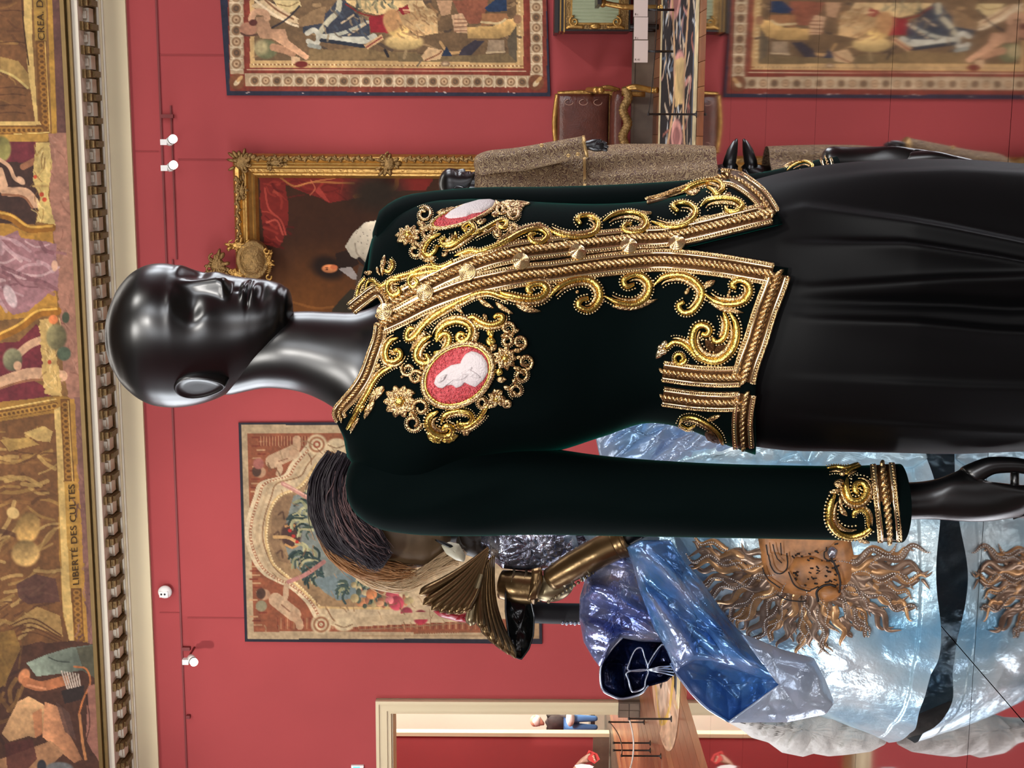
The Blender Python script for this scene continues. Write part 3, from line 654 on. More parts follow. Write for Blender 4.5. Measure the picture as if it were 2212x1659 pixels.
    pt.poly(T6((900, 400), (1060, 400), (1060, 500), (880, 520)), (150, 128, 102)); pt.line(T6((880, 525), (1060, 515)), 4, (190, 166, 130)); pt.poly(T6((1090, 390), (1180, 250), (1185, 620), (1100, 540)), (96, 84, 66))
rt, q8 = hang('wall_tapestry', [(452, -340), (1168, -340), (1189, 208), (490, 206)], .035, paint_right, 1.75, (120, 60, 44), M_WOVEN, 41,
    label='large tapestry with gods and a winged child beside a globe, right of the portrait', category='tapestry')
b = MB(); b.box(q8); b.build('lining', M_NAVY, rt, smooth=False)

def L1(*p): return [(500 + a / 3.253, 900 + b / 3.253) for a, b in p]
def paint_left(pt):
    BG = (188, 160, 122)
    pt.poly([(505, 905), (1180, 905), (1180, 1400), (505, 1400)], (38, 36, 48)); pt.poly([(522, 918), (1164, 916), (1165, 1380), (534, 1380)], (186, 160, 124))
    pt.poly([(534, 936), (1150, 934), (1152, 1366), (548, 1364)], (148, 84, 56))
    q = np.random.default_rng(8)
    for k in range(46):                                        # short red-brown and pale bars
        for (xa, yb) in ((538 + q.uniform(0, 22), 945 + k * 9), ):
            pt.line([(xa, yb), (xa + 16, yb)], 3.2, (196, 150, 110) if k % 2 else (128, 58, 40), curve=False)
    for k in range(40): pt.line([(560 + k * 3.2, 942 + q.uniform(0, 3)), (560 + k * 3.2, 962)], 2, (178, 128, 92) if k % 2 else (120, 56, 38), curve=False)
    for k in range(70): pt.line([(600 + k * 7, 1336), (600 + k * 7, 1358)], 2.6, (178, 128, 92) if k % 2 else (128, 62, 44), curve=False)
    # moulded frame of the medallion
    arch = L1((560, 180), (430, 330), (370, 420), (210, 470), (170, 560), (120, 720), (110, 860), (160, 1010), (230, 1100), (320, 1150), (420, 1200), (530, 1300), (600, 1420), (660, 1460))
    ring = L1((600, 330), (480, 490), (330, 560), (260, 680), (240, 850), (280, 1010), (340, 1080), (470, 1190), (620, 1340))
    pt.poly(list(map(tuple, spline(arch, 6))) + [(740, 1355), (1145, 1335), (1145, 965), (760, 965)], (206, 180, 142)); 
    pt.line(arch, 8, (222, 198, 160)); pt.line([(x + 8, y) for x, y in arch], 5, (158, 88, 58)); pt.line([(x + 22, y) for x, y in arch], 7, (196, 168, 130)); pt.line([(x + 34, y) for x, y in arch], 3, (150, 112, 78))
    sp_ = resample(spline(np.array(arch), 8), 6.5)
    for c in sp_: pt.ell(c + np.array((8, 0)), (2.2, 2.2), (226, 200, 160))
    pt.poly(list(map(tuple, spline(np.array(ring), 6))) + L1((1180, 1345), (1180, 330)), (156, 124, 88)); pt.line(ring, 5, (216, 180, 122))
    for c in resample(spline(np.array(ring), 8), 6): pt.ell(c + np.array((3, 0)), (2, 2), (240, 214, 160))
    pt.line(L1((600, 330), (800, 330)), 5, (216, 180, 122), curve=False); pt.line(L1((620, 1340), (1250, 1350)), 5, (216, 180, 122), curve=False)
    pt.poly(L1((420, 560), (560, 520), (900, 500), (900, 1250), (740, 1290), (660, 1240), (560, 1150), (420, 1030), (360, 860), (380, 650)), (128, 134, 126)); pt.poly(L1((560, 1150), (860, 1080), (1100, 1250), (750, 1290)), (116, 130, 130))
    pt.poly(L1((290, 640), (360, 560), (440, 540), (380, 760), (340, 900), (420, 1040), (330, 1010), (270, 880)), (138, 108, 78)); 
    for a in ((330, 690), (300, 830), (320, 960)): pt.line(L1(a, (a[0] + 30, a[1] - 20), (a[0] + 40, a[1] + 30)), 4, (96, 70, 52))
    # crown
    pt.ell(L1((420, 830))[0], (22, 28), (74, 50, 44)); pt.line(L1((300, 845), (400, 850), (470, 890)), 7, (206, 162, 106)); pt.line(L1((380, 770), (430, 760), (480, 800)), 5, (186, 136, 84)); pt.line(L1((380, 900), (430, 920), (480, 890)), 5, (196, 146, 90)); [pt.ell(L1((410 + 25 * k, 800 + 40 * k))[0], (4, 4), (176, 50, 44)) for k in range(3)]
    # palm plumes
    q = np.random.default_rng(9)
    for c, n, r in (((540, 640), 15, 34), ((500, 720), 14, 32), ((560, 790), 12, 34), ((520, 980), 16, 36), ((590, 1030), 16, 40), ((620, 1100), 14, 38), ((820, 1220), 14, 28), ((1040, 1250), 12, 26), ((1100, 1180), 12, 26), ((950, 1180), 10, 24)):
        p0 = np.array(L1(c)[0])
        for k in range(n):
            a = q.uniform(1.7, 4.6); d = np.array((math.cos(a), math.sin(a))) * r * q.uniform(.6, 1.1); w_ = np.array((-d[1], d[0])) * .3
            pt.line([p0 + q.normal(0, 4, 2), p0 + d * .6 + w_, p0 + d], q.uniform(3, 5.5), [(40, 56, 52), (70, 86, 74), (182, 176, 132), (54, 72, 70), (150, 150, 112)][q.integers(5)])
    # pink ribbons held by the children
    pt.line(L1((360, 470), (450, 520), (570, 590)), 9, (196, 140, 124)); pt.line(L1((400, 1160), (520, 1110), (650, 1020)), 9, (186, 126, 116)); pt.line(L1((360, 470), (450, 512), (560, 575)), 2, (226, 180, 160))
    # children
    for (s_, pts_) in ((0, ((200, 390), (190, 330), (320, 300), (430, 250), (460, 160), (330, 400))), (1, ((230, 1250), (210, 1330), (340, 1310), (440, 1390), (480, 1470), (385, 1190)))):
        h, c_, b1, b2, ft, hand = [np.array(L1(p)[0]) for p in pts_]
        pt.line([b1 - (b2 - b1) * .3, b1, b2], 30, (204, 168, 132)); pt.line([b2, (b2 + ft) / 2 + 4, ft], 17, (200, 160, 124)); pt.line([b1, (b1 + hand) / 2 + 5, hand], 12, (206, 170, 134)); pt.ell(h, (13, 12), (190, 146, 112)); pt.ell(h - np.array((7, 2)), (10, 12), (82, 56, 44)); pt.line([b1 + 4, (b1 + b2) / 2 + 6], 3, (150, 108, 82))
        pt.ell(c_, (12, 12), (164, 100, 88)) if s_ == 0 else pt.ell(c_, (12, 12), (150, 140, 110))
    for c in ((600, 195), (630, 1460)):
        p0 = np.array(L1(c)[0])
        for r, col in ((22, (214, 190, 150)), (17, (150, 96, 64)), (13, (216, 192, 152)), (8, (160, 84, 58)), (4, (222, 200, 160))): pt.ell(p0, (r, r), col)
    for c in ((740, 200), (790, 1460)): pt.ell(L1(c)[0], (22, 15), (214, 190, 150)); pt.line(L1((c[0] - 60, c[1]), (c[0], c[1] + 20), (c[0] + 60, c[1])), 3, (150, 120, 88))
    # garland of fruit and flowers
    for k in range(70):
        c = np.array(L1((q.uniform(850, 1260), q.uniform(1050, 1330)))[0]); pt.ell(c, q.uniform(3, 10, 2), [(196, 130, 88), (150, 96, 70), (206, 186, 140), (74, 84, 70), (176, 156, 110), (204, 150, 110)][q.integers(6)], sh=(.5, .5, .3))
    for c, r, col in (((985, 1245), 12, (190, 120, 76)), ((1130, 1250), 14, (196, 84, 92)), ((1160, 1310), 16, (178, 66, 80)), ((1230, 1380), 13, (170, 64, 78)), ((1330, 1410), 16, (150, 44, 58)), ((1110, 1290), 9, (216, 120, 120))):
        pt.ell(L1(c)[0], (r, r), col, sh=(.4, .6, .4))
    # foot of the tapestry: dotted lines
    pt.line(L1((900, 1440), (1300, 1400), (1760, 1390)), 16, (196, 170, 132)); pt.line(L1((900, 1500), (1760, 1440)), 2, (150, 118, 86)); pt.line(L1((920, 1540), (1800, 1540)), 3, (168, 138, 102))
    for k in range(30): pt.ell(L1((1290 + k * 17, 1520 - k * .5))[0], (2.6, 2.6), (146, 90, 60))
    pt.poly([(1120, 934), (1164, 934), (1164, 1380), (1125, 1380)], (164, 134, 100))
    folds(pt, (560, 950, 1150, 1360), 160, [(150, 116, 82), (120, 84, 58), (172, 140, 104)], (1.5, 3), 1.1, 88, (8, 26))
    pt.c *= .86
lt, q8 = hang('garland_tapestry', [(515, 913), (1165, 910), (1171, 1391), (529, 1386)], .035, paint_left, 1.75, (150, 90, 60), M_WOVEN, 51,
    label='beige and red-brown tapestry with a crown, palm leaves and two children, near the doorway', category='tapestry')
b = MB(); b.box(q8); b.build('lining', M_NAVY, lt, smooth=False)

# --- portrait in a carved gilt frame
def C2(*p): return [(420 + a / 4.61, 320 + b / 4.61) for a, b in p]
def paint_portrait(pt):
    pt.poly([(540, 370), (1100, 370), (1100, 820), (540, 820)], (58, 34, 22))
    pt.ell((690, 640), (110, 80), (92, 54, 24), soft=.9); pt.ell((640, 690), (70, 50), (104, 62, 26), soft=.9)
    pt.poly(C2((650, 270), (2400, 270), (2300, 420), (2000, 430), (1700, 480), (1340, 545), (1260, 500), (1100, 450), (900, 360), (940, 560), (930, 760), (900, 860), (840, 1000), (700, 960), (660, 600)), (112, 36, 30), wob=6)
    folds(pt, (566, 385, 622, 530), 22, [(140, 50, 40), (84, 24, 22), (160, 66, 50)], (2, 6), .4, 71, (12, 34)); folds(pt, (620, 382, 860, 425), 30, [(140, 48, 38), (92, 28, 24), (128, 44, 34)], (2, 6), .2, 72, (14, 50))
    pt.line(C2((1600, 480), (1800, 440), (1990, 400), (2020, 300)), 9, (170, 96, 44)); pt.line(C2((850, 290), (1000, 380), (1180, 340), (1590, 350)), 4, (150, 92, 50)); pt.line(C2((1000, 380), (1200, 330), (1400, 300)), 2, (190, 120, 70)); pt.line(C2((1150, 470), (1200, 400), (1160, 320)), 2, (176, 96, 66)); pt.line(C2((700, 400), (740, 600), (860, 720), (910, 860)), 4, (156, 62, 50)); pt.line(C2((720, 740), (820, 720), (880, 860)), 4, (166, 72, 58)); pt.poly(C2((1240, 380), (1350, 540), (1300, 520), (1200, 430)), (152, 58, 48))
    pt.ell((812, 415), (60, 40), (40, 30, 22), soft=.6)
    # sitter: long dark hair, armour, white scarf
    pt.ell(C2((1330, 1190))[0], (36, 24), (34, 22, 16), soft=.4, rot=.3); pt.poly(C2((1400, 1050), (1560, 1000), (1640, 1150), (1450, 1260)), (40, 26, 20)); pt.ell(C2((1345, 1200))[0], (17, 9), (206, 128, 80), sh=(.3, -.8, .3)); pt.ell(C2((1390, 1185))[0], (8, 5), (190, 104, 66)); pt.ell(C2((1320, 1205))[0], (2, 2), (70, 36, 24)); pt.line(C2((1300, 1190), (1330, 1188)), 1.2, (96, 52, 34)); pt.line(C2((1300, 1215), (1330, 1215)), 1.2, (96, 52, 34))
    pt.poly(C2((1430, 1200), (1560, 1180), (1640, 1300), (1580, 1310)), (150, 140, 134)); pt.poly(C2((1500, 980), (1580, 850), (1700, 740), (1810, 720), (1760, 1160), (1650, 1120), (1560, 1080)), (190, 178, 156), sh=(.4, -.6, .25)); pt.line(C2((1600, 950), (1620, 1050), (1700, 1120)), 3, (140, 128, 110)); pt.line(C2((1640, 1100), (1720, 1180)), 8, (40, 30, 28)); pt.poly(C2((1640, 1160), (1720, 1200), (1760, 1500), (1600, 1360)), (70, 54, 44)); pt.poly(C2((1380, 1590), (1560, 1400), (1620, 1420), (1560, 1659), (1360, 1659)), (44, 38, 28)); pt.line(C2((930, 1520), (1200, 1590), (1380, 1580)), 5, (120, 74, 34))
    for k in range(14): pt.ell(C2((random.uniform(1600, 1760), random.uniform(780, 1100)))[0], (1.2, 1.2), (96, 88, 78))
M_OIL = mat('oil_on_canvas', (128, 128, 128), .8, attr=True, spec=.2)
FRX0, FRY0, FRY1 = 506, 331, 812                           # outer edges of the frame in the picture
fe1, fz1 = wl(FRX0, FRY0); fe0 = fe1 - (FRY1 - FRY0) * 15.4 / FPX; fz0 = fz1 - 3.4; FW = 52 * 15.3 / FPX
frame = empty('portrait_painting', wp(np.array((fe0 + fe1) / 2), np.array(fz0), np.array(0.)), label='dark portrait of a long-haired sitter under red curtains in a carved gilt frame', category='painting')
g = px_grid([(555, 378), (1130, 378), (1138, 770), (560, 770)], 1.8)
pt = Paint(g.reshape(-1, 2), (58, 34, 22), .08, 8, 77); paint_portrait(pt)
MB().grid(W(g[..., 0], g[..., 1], .05)).build('canvas', M_OIL, frame, colors=pt.out())
M_GILT = mat('gilt_wood', (184, 144, 80), .34, .8, bump=(30, .35), var=(14, .18))
M_GILTD = mat('antique_gilt', (142, 112, 68), .42, .7, bump=(46, .6), var=(22, .3))
prof = [(0, .03), (.0, .10), (.03, .14), (.07, .15), (.10, .12), (.115, .12), (.13, .15), (.15, .15), (.165, .11), (.2, .09), (.215, .10), (.235, .09), (FW, .05)]
def rail(a, b, inw, m_):
    """moulding from wall point a to b (along,up), inw = inward direction"""
    a = np.array(a, float); b = np.array(b, float); inw = np.array(inw, float); d = (b - a) / np.linalg.norm(b - a)
    rows = []
    for w_, o_ in prof:
        q0 = a + inw * w_ + d * w_; q1 = b + inw * w_ - d * w_
        rows.append([wp(np.array(q0[0]), np.array(q0[1]), np.array(o_)), wp(np.array(q1[0]), np.array(q1[1]), np.array(o_))])
    return MB().grid(np.array(rows)).build('frame_rail', m_, frame, smooth=False)
rail((fe0, fz1), (fe1, fz1), (0, -1), M_GILT); rail((fe1, fz1), (fe1, fz0), (-1, 0), M_GILT); rail((fe1, fz0), (fe0, fz0), (0, 1), M_GILT); rail((fe0, fz0), (fe0, fz1), (1, 0), M_GILT)
def orn(c, s, seed, n=16, name='carved_ornament', m_=None, asp=(1, 1)):
    """cluster of carved leaves and scrolls at wall point c=(along, up, out)"""
    q = np.random.default_rng(seed); r = MB()
    for k in range(n):
        a = q.uniform(0, 2 * math.pi); d = q.uniform(.25, .9) * s; ex = EW * math.cos(a) + np.array((0, 0, 1.)) * math.sin(a); ey = np.cross(OW, ex)
        p0 = wp(np.array(c[0] + d * math.cos(a) * asp[0]), np.array(c[1] + d * math.sin(a) * asp[1]), np.array(c[2] + q.uniform(0, .02)))
        r.blob(p0, np.array([ex * s * q.uniform(.22, .38), ey * s * q.uniform(.1, .18), OW * s * q.uniform(.12, .24)]), 8, 5)
    for k in range(3):
        a0 = q.uniform(0, 6.28); tt = np.linspace(0, 4.4, 14); rr = s * (.34 - .06 * tt); cx = math.cos(a0) * s * .5; cy = math.sin(a0) * s * .5
        r.tube(np.array([wp(np.array(c[0] + (cx + rr[i] * math.cos(tt[i])) * asp[0]), np.array(c[1] + (cy + rr[i] * math.sin(tt[i])) * asp[1]), np.array(c[2] + .03)) for i in range(14)]), s * .07, 6)
    r.blob(wp(np.array(c[0]), np.array(c[1]), np.array(c[2] + .01)), np.array([EW * s * .5 * asp[0], np.array((0, 0, s * .5 * asp[1])), OW * s * .25]), 12, 6)
    return r.build(name, m_ or M_GILTD, frame)
orn((fe1 - .10, fz1 - .11, .13), .17, 1, 20); orn((fe1 - .10, wl(843, 350)[1], .13), .15, 2, 16); orn((fe1 - .1, wl(600, 350)[1], .13), .11, 5, 12, asp=(.7, 1.4)); orn((wl(540, 412)[0], fz1 - .1, .13), .11, 6, 12, asp=(1.4, .7)); orn((fe0 + .10, fz1 - .11, .13), .17, 3, 20)
# carved relief along the rails
for (a, b, n, sd) in (((fe1 - .05, fz1 - .25), (fe1 - .05, wl(810, 340)[1]), 20, 11), ((fe1 - .05, wl(875, 340)[1]), (fe1 - .05, fz0 + .1), 30, 12), ((fe0 + .25, fz1 - .05), (fe1 - .25, fz1 - .05), 30, 13)):
    r = MB(); q = np.random.default_rng(sd)
    for k in range(n):
        c = np.array(a) + (np.array(b) - np.array(a)) * (k + .5) / n; vert = abs(a[0] - b[0]) < .01
        d = np.array((0, 0, 1.)) if vert else EW; o_ = EW if vert else np.array((0, 0, 1.)); s_ = .5 if k % 2 else -.5
        r.blob(wp(np.array(c[0]), np.array(c[1]), np.array(.15)), np.array([(d + o_ * s_) * .045, (o_ - d * s_) * .02, OW * .02]), 8, 4)
        r.blob(wp(np.array(c[0]), np.array(c[1]), np.array(.15)) + o_ * .025 * (1 if k % 2 else -1), np.array([d * .018, o_ * .018, OW * .02]), 6, 4)
    r.build('carved_relief', M_GILTD, frame)
# cartouche on the top rail: shield with ribbons and a crest
cx_, cz_ = wl(545, 562, .2); ct = MB()
sh_ = MB(); th = np.linspace(0, 2 * math.pi, 28, endpoint=False)
rows = []
for k, (rr, oo) in enumerate(((1.12, .10), (1.1, .17), (1.0, .2), (.9, .19), (.8, .21), (.5, .24), (.2, .25), (.02, .25))):
    rows.append([wp(np.array(cx_ + .2 * rr * math.cos(t_)), np.array(cz_ + .17 * rr * math.sin(t_)), np.array(oo)) for t_ in th])
sh_.grid(np.array(rows), wrap_v=True).build('cartouche', M_GILTD, frame)
orn((wl(476, 570)[0], wl(476, 570)[1], .16), .17, 21, 34, 'crest', M_GILTD); orn((cx_ + .16, cz_ + .16, .16), .12, 22, 14, 'ribbon', M_GILT, (.7, 1.3)); orn((cx_ - .16, cz_ + .16, .16), .12, 23, 14, 'ribbon', M_GILT, (.7, 1.3)); orn((cx_, cz_ - .18, .17), .1, 24, 14, 'ribbon', M_GILT, (1.6, .6))
for (px, py) in ((577, 542), (582, 598)):
    c = wl(px, py, .2); tt = np.linspace(0, 5.2, 16)
    MB().tube(np.array([wp(np.array(c[0] + .028 * math.cos(t_)), np.array(c[1] + .028 * math.sin(t_)), np.array(.22)) for t_ in tt]), .013, 6).build('scroll', M_GILT, frame)
r = MB()
for k in range(9):
    c = wl(585 + abs(k - 4) * -1.2, 557 + k * 4, .2); r.blob(wp(np.array(c[0]), np.array(c[1]), np.array(.2)), np.array([EW * .008, np.array((0, 0, .03)), OW * .012]), 6, 4)
r.build('fringe', M_GILT, frame)
# =================================================================== MAIN MANNEQUIN: green velvet jacket, black skirt
Y0 = 1.84; K1 = Y0 / FPX                                   # depth of the figure; metres per pixel there
M_BLACK = mat('gloss_black_lacquer', (6, 6, 7), .31, 0, spec=1.)
M_VELVET = mat('green_velvet', (1, 9, 9), .85, sheen=(.7, (0, 104, 90), .24), spec=.06, bump=(900, .06))
M_SKIRT = mat('black_crepe', (2, 2, 3), .58, sheen=(.13, (90, 92, 104), .3), spec=.18)
M_YG = mat('yellow_bullion', (238, 204, 108), .2, .95, bump=(500, .3, 2, .003))
M_RG = mat('antique_bullion', (216, 182, 132), .2, .95, bump=(420, .55, 2, .003), var=(160, .25))
M_BEAD = mat('gold_beads', (248, 224, 178), .14, .92)
M_DARKG = mat('bronze_ground', (84, 56, 32), .35, .9, bump=(900, .6, 2, .002))

# --- mannequin head, neck and hands
man = empty('mannequin', P(1106, 760, Y0) * np.array((1, 1, 0)), label='bald glossy black mannequin wearing the green jacket, nearest the camera', category='mannequin')
def make_head(yaw, tilt, scale, origin, nu=150, nv=150, sx=1., face=True):
    """head in its own frame: x side, y front, z up from the chin; returns an MB"""
    T = np.array([(0, .038, .024, .004), (.015, .048, .012, .021), (.05, .0545, .001, .034), (.11, .0575, -.018, .0465), (.2, .0595, -.047, .0575), (.3, .0615, -.073, .065), (.4, .0645, -.090, .071),
                  (.5, .0695, -.101, .0755), (.6, .0765, -.107, .0785), (.7, .0805, -.108, .079), (.79, .0755, -.103, .0755), (.87, .061, -.089, .066), (.935, .039, -.068, .051), (.98, .012, -.040, .029), (1., -.013, -.015, .001)])
    s_ = np.linspace(0, 1, nv); zn = .5 - .5 * np.cos(math.pi * s_)
    yf, yb, w = [interp_s(zn, T[:, 0], T[:, k]) for k in (1, 2, 3)]
    th = np.linspace(0, 2 * math.pi, nu, endpoint=False); z = zn[:, None] * .24
    c, s2 = np.cos(th)[None], np.sin(th)[None]; n = 2.25
    yc = (yf * .42 + yb * .58)[:, None]
    x = w[:, None] * np.sign(c) * np.abs(c) ** (2 / n); y = yc + np.where(s2 > 0, yf[:, None] - yc, yc - yb[:, None]) * np.sign(s2) * np.abs(s2) ** (2 / n)
    fr = sm(.0, .5, s2)                                     # only the front carries the face
    if face:
        ga = lambda v, m_, sd: np.exp(-((v - m_) / sd) ** 2)
        zz = zn[:, None]; d = 0
        nose = np.interp(zn, [.298, .315, .335, .36, .42, .5, .56, .62], [0, .0085, .0165, .0175, .0125, .006, .002, 0])[:, None]
        sg = np.interp(zn, [.30, .34, .42, .56], [.0125, .011, .0085, .007])[:, None]
        d = d + nose * np.exp(-(np.abs(x) / sg) ** 2.4) + .0035 * ga(np.abs(x), .011, .0045) * ga(zz, .333, .014)
        d = d - .0085 * ga(np.abs(x), .031, .017) * ga(zz, .49, .055) + .003 * ga(np.abs(x), .03, .022) * ga(zz, .585, .025) + .0035 * ga(np.abs(x), .044, .015) * ga(zz, .41, .06)
        d = d + .0048 * ga(np.abs(x), .005, .012) * ga(zz, .236, .015) - .0042 * ga(np.abs(x), 0, .019) * ga(zz, .213, .007) + .0058 * ga(np.abs(x), 0, .013) * ga(zz, .188, .017)
        d = d - .0016 * ga(np.abs(x), .022, .004) * ga(zz, .213, .012) - .0018 * ga(np.abs(x), 0, .0035) * ga(zz, .268, .02)
        d = d - .0034 * ga(np.abs(x), 0, .018) * ga(zz, .142, .022) + .004 * ga(np.abs(x), 0, .016) * ga(zz, .075, .04)
        y = y + d * fr
    g = np.stack([x * sx, y, z + 0 * x], -1) * scale
    r = MB(); ca, sa = math.cos(yaw), math.sin(yaw); fdir = np.array((sa, -ca, 0)); xdir = np.array((-ca, -sa, 0)); up = np.array((0, 0, 1.))
    fd = fdir * math.cos(tilt) + up * math.sin(tilt); ud = up * math.cos(tilt) - fdir * math.sin(tilt); Rm = np.array([xdir, fd, ud])
    r.grid(g @ Rm + origin, wrap_v=True, cap0=True, cap1=True)
    # ears: shallow bowl with a rim
    for sd in (1, -1):
        pc = np.array((sd * .0735 * sx, -.030, .468 * .24)) * scale; rows = []
        for rr, hh in ((1.06, -.008), (1.0, .0042), (.96, .0068), (.91, .007), (.84, .0054), (.6, .005), (.3, .005), (.002, .005)):
            row = []
            for t_ in np.linspace(0, 2 * math.pi, 32, endpoint=False):
                yy = .0185 * rr * math.cos(t_) * (1 + .3 * math.sin(t_)); zz_ = .033 * rr * math.sin(t_); row.append(pc + np.array((sd * (hh + yy * .05), yy + zz_ * -.1, zz_)) * scale)
            rows.append(row)
        r.grid(np.array(rows) @ Rm + origin, wrap_v=True)
    return r
HS = 1.05
hm = make_head(math.radians(45), 0., HS, P(638, 706, Y0), 200, 200, 1.0)
def loft(rows, n=48, pw=2., fn=None, top=True, bot=True):
    """rows: (v, ylo, yhi, half-depth, centre depth); elliptical rings"""
    R_ = np.array(rows, float); g = []
    for v, lo, hi, b, Yc in R_:
        th = np.linspace(0, 2 * math.pi, n, endpoint=False); c, s_ = np.cos(th), np.sin(th)
        y = (lo + hi) / 2 + (hi - lo) / 2 * np.sign(c) * np.abs(c) ** (2 / pw); Yd = Yc - b * np.sign(s_) * np.abs(s_) ** (2 / pw)
        if fn is not None: Yd = Yd + fn(v, y, s_)
        p = P(np.full(n, v), y, np.full(n, Yc)); p[:, 1] = Yd
        g.append(p)
    return np.array(g)
def dense(rows, n):
    R_ = np.array(rows, float); v = np.linspace(R_[0, 0], R_[-1, 0], n)
    return np.stack([v] + [interp_s(v, R_[:, 0], R_[:, k]) for k in range(1, R_.shape[1])], 1)
nk = dense([(455, 740, 845, .03, Y0 + .03), (490, 720, 853, .042, Y0 + .022), (530, 704, 846, .046, Y0 + .014), (565, 690, 839, .048, Y0 + .006), (610, 676, 840, .05, Y0), (660, 672, 850, .052, Y0 - .002), (720, 674, 880, .055, Y0 - .004), (780, 672, 930, .06, Y0 - .006), (840, 640, 980, .066, Y0), (900, 560, 1000, .08, Y0)], 40)
hm.grid(loft(dense(nk, 60), 56), wrap_v=True)
hm.build('head_and_neck', M_BLACK, man)
# near hand hanging below the cuff
def hand(name, pts_px, Yh, m_, parent, lv=2):
    """pts_px: list of chains; first chain wrist->palm, others fingers rooted at index of chain 0"""
    V, E, Rr = [], [], []
    base = pts_px[0]
    for k, (x, y, dY, r) in enumerate(base):
        V.append(P(x, y, Yh + dY)); Rr.append(r if not np.isscalar(r) else r)
        if k: E.append((k - 1, k))
    for root, ch in pts_px[1:]:
        prev = root
        for (x, y, dY, r) in ch:
            V.append(P(x, y, Yh + dY)); Rr.append(r); E.append((prev, len(V) - 1)); prev = len(V) - 1
    return skin(name, V, E, Rr, m_, parent, lv)
Yh = Y0 - .03
hand('hand', [[(1880, 1085, 0, .030), (1950, 1083, 0, .0265), (2010, 1080, 0, .026), (2065, 1078, 0, .031), (2120, 1085, 0, .031), (2170, 1082, 0, .026)],
    (3, [(2088, 1030, -.012, .017), (2140, 1004, -.02, .0125), (2200, 1004, -.022, .0105), (2255, 1020, -.02, .0095), (2300, 1032, -.018, .008)]),
    (5, [(2225, 1063, -.018, .0105), (2285, 1052, -.024, .0095), (2330, 1040, -.022, .0085)]),
    (5, [(2235, 1078, 0, .0108), (2300, 1072, -.008, .0098), (2350, 1058, -.01, .0085)]),
    (5, [(2228, 1095, .015, .0102), (2290, 1092, .008, .0092), (2335, 1080, .004, .008)]),
    (5, [(2215, 1108, .026, .0092), (2265, 1108, .022, .008), (2300, 1100, .018, .007)])], Yh, M_BLACK, man)
MB().tube(np.array([P(2192, 1012, Yh - .01), P(2192, 1060, Yh - .012)]), .0055, 10).build('hand_joint', M_BLACK, man)
hand('hand', [[(1770, 352, 0, .026), (1850, 352, 0, .023), (1915, 358, 0, .024), (1970, 362, 0, .026), (2020, 360, 0, .022)],
    (2, [(1960, 344, -.02, .012), (2020, 340, -.03, .010), (2075, 352, -.03, .008)]),
    (4, [(2070, 350, -.012, .010), (2110, 362, -.014, .009), (2150, 376, -.012, .008)]), (4, [(2075, 362, .006, .0098), (2120, 378, .006, .0085), (2150, 392, .006, .0075)]),
    (4, [(2070, 375, .02, .009), (2110, 390, .02, .008), (2140, 402, .02, .007)])], Y0 + .06, M_BLACK, man)

# --- jacket
jk = empty('velvet_jacket', P(1700, 700, Y0), label='dark green velvet jacket encrusted with gold scrollwork and two pink cameos', category='jacket')
JV = np.array([740, 800, 850, 900, 1000, 1100, 1200, 1300, 1400, 1480, 1560, 1640, 1720.])
JLO = np.array([610, 520, 465, 442, 430, 432, 438, 440, 434, 420, 390, 366, 352.])
JHI = np.array([975, 1045, 1075, 1072, 1015, 987, 975, 944, 914, 926, 958, 985, 1005.])
JB = np.array([.078, .095, .105, .113, .126, .134, .13, .119, .115, .125, .140, .152, .158])
def Fj(v, y, lift=0.):
    v = np.asarray(v, float); y = np.asarray(y, float)
    lo, hi, b = interp_s(v, JV, JLO), interp_s(v, JV, JHI), interp_s(v, JV, JB)
    t = np.clip((y - (lo + hi) / 2) / ((hi - lo) / 2), -1, 1)
    d = b * (1 - np.abs(t) ** 2.3) ** .5
    d = d + .016 * np.exp(-((v - 1050) / 120) ** 2 - ((y - 790) / 105) ** 2) + .014 * np.exp(-((v - 1040) / 120) ** 2 - ((y - 510) / 70) ** 2)
    d = d + .0016 * np.sin(v / 37. + y / 60.) * np.exp(-((v - 1380) / 160) ** 2)
    return P(v, y, Y0 - d - lift)
OPV = np.array([815, 830, 884, 925, 1010, 1090, 1150, 1200, 1311, 1427, 1482, 1543, 1601, 1659, 1703.])
OPL = np.array([698, 690, 662, 640, 603, 580, 567, 562, 551, 538, 534, 549, 560, 571, 579.])
OPR = np.array([698, 690, 662, 640, 603, 580, 567, 562, 551, 538, 532, 517, 503, 489, 478.])
VT = np.array([(440, 838), (455, 826), (480, 811), (530, 800), (590, 793), (625, 802), (650, 822), (680, 833), (705, 817), (730, 812), (765, 801), (815, 784), (855, 757), (890, 728), (905, 724), (945, 742), (1000, 752), (1050, 760), (1080, 772.)])
VH = np.array([(360, 1545), (372, 1552), (378, 1570), (386, 1605), (406, 1635), (429, 1660), (440, 1668), (467, 1684), (480, 1690), (530, 1696), (579, 1703), (620, 1695), (672, 1680), (732, 1660), (783, 1642), (820, 1634), (877, 1630), (973, 1632), (1010, 1630.)])
def sheet(edge_fn, far_fn, ts, rows=80):
    cols = []
    for t in ts:
        v0, v1 = 820., 1660.
        for _ in range(12):
            y0 = edge_fn(v0) + (far_fn(v0) - edge_fn(v0)) * t; v0 = np.interp(y0, VT[:, 0], VT[:, 1])
            y1 = edge_fn(v1) + (far_fn(v1) - edge_fn(v1)) * t; v1 = v1 * .5 + .5 * np.interp(y1, VH[:, 0], VH[:, 1])
        v = np.linspace(v0, v1, rows); cols.append((v, edge_fn(v) + (far_fn(v) - edge_fn(v)) * t))
    return cols
eL = lambda v: np.interp(v, OPV, OPL); eR = lambda v: np.interp(v, OPV, OPR); fL = lambda v: interp_s(v, JV, JHI); fR = lambda v: interp_s(v, JV, JLO)
tt = np.sin(np.linspace(0, 1, 44) * math.pi / 2)
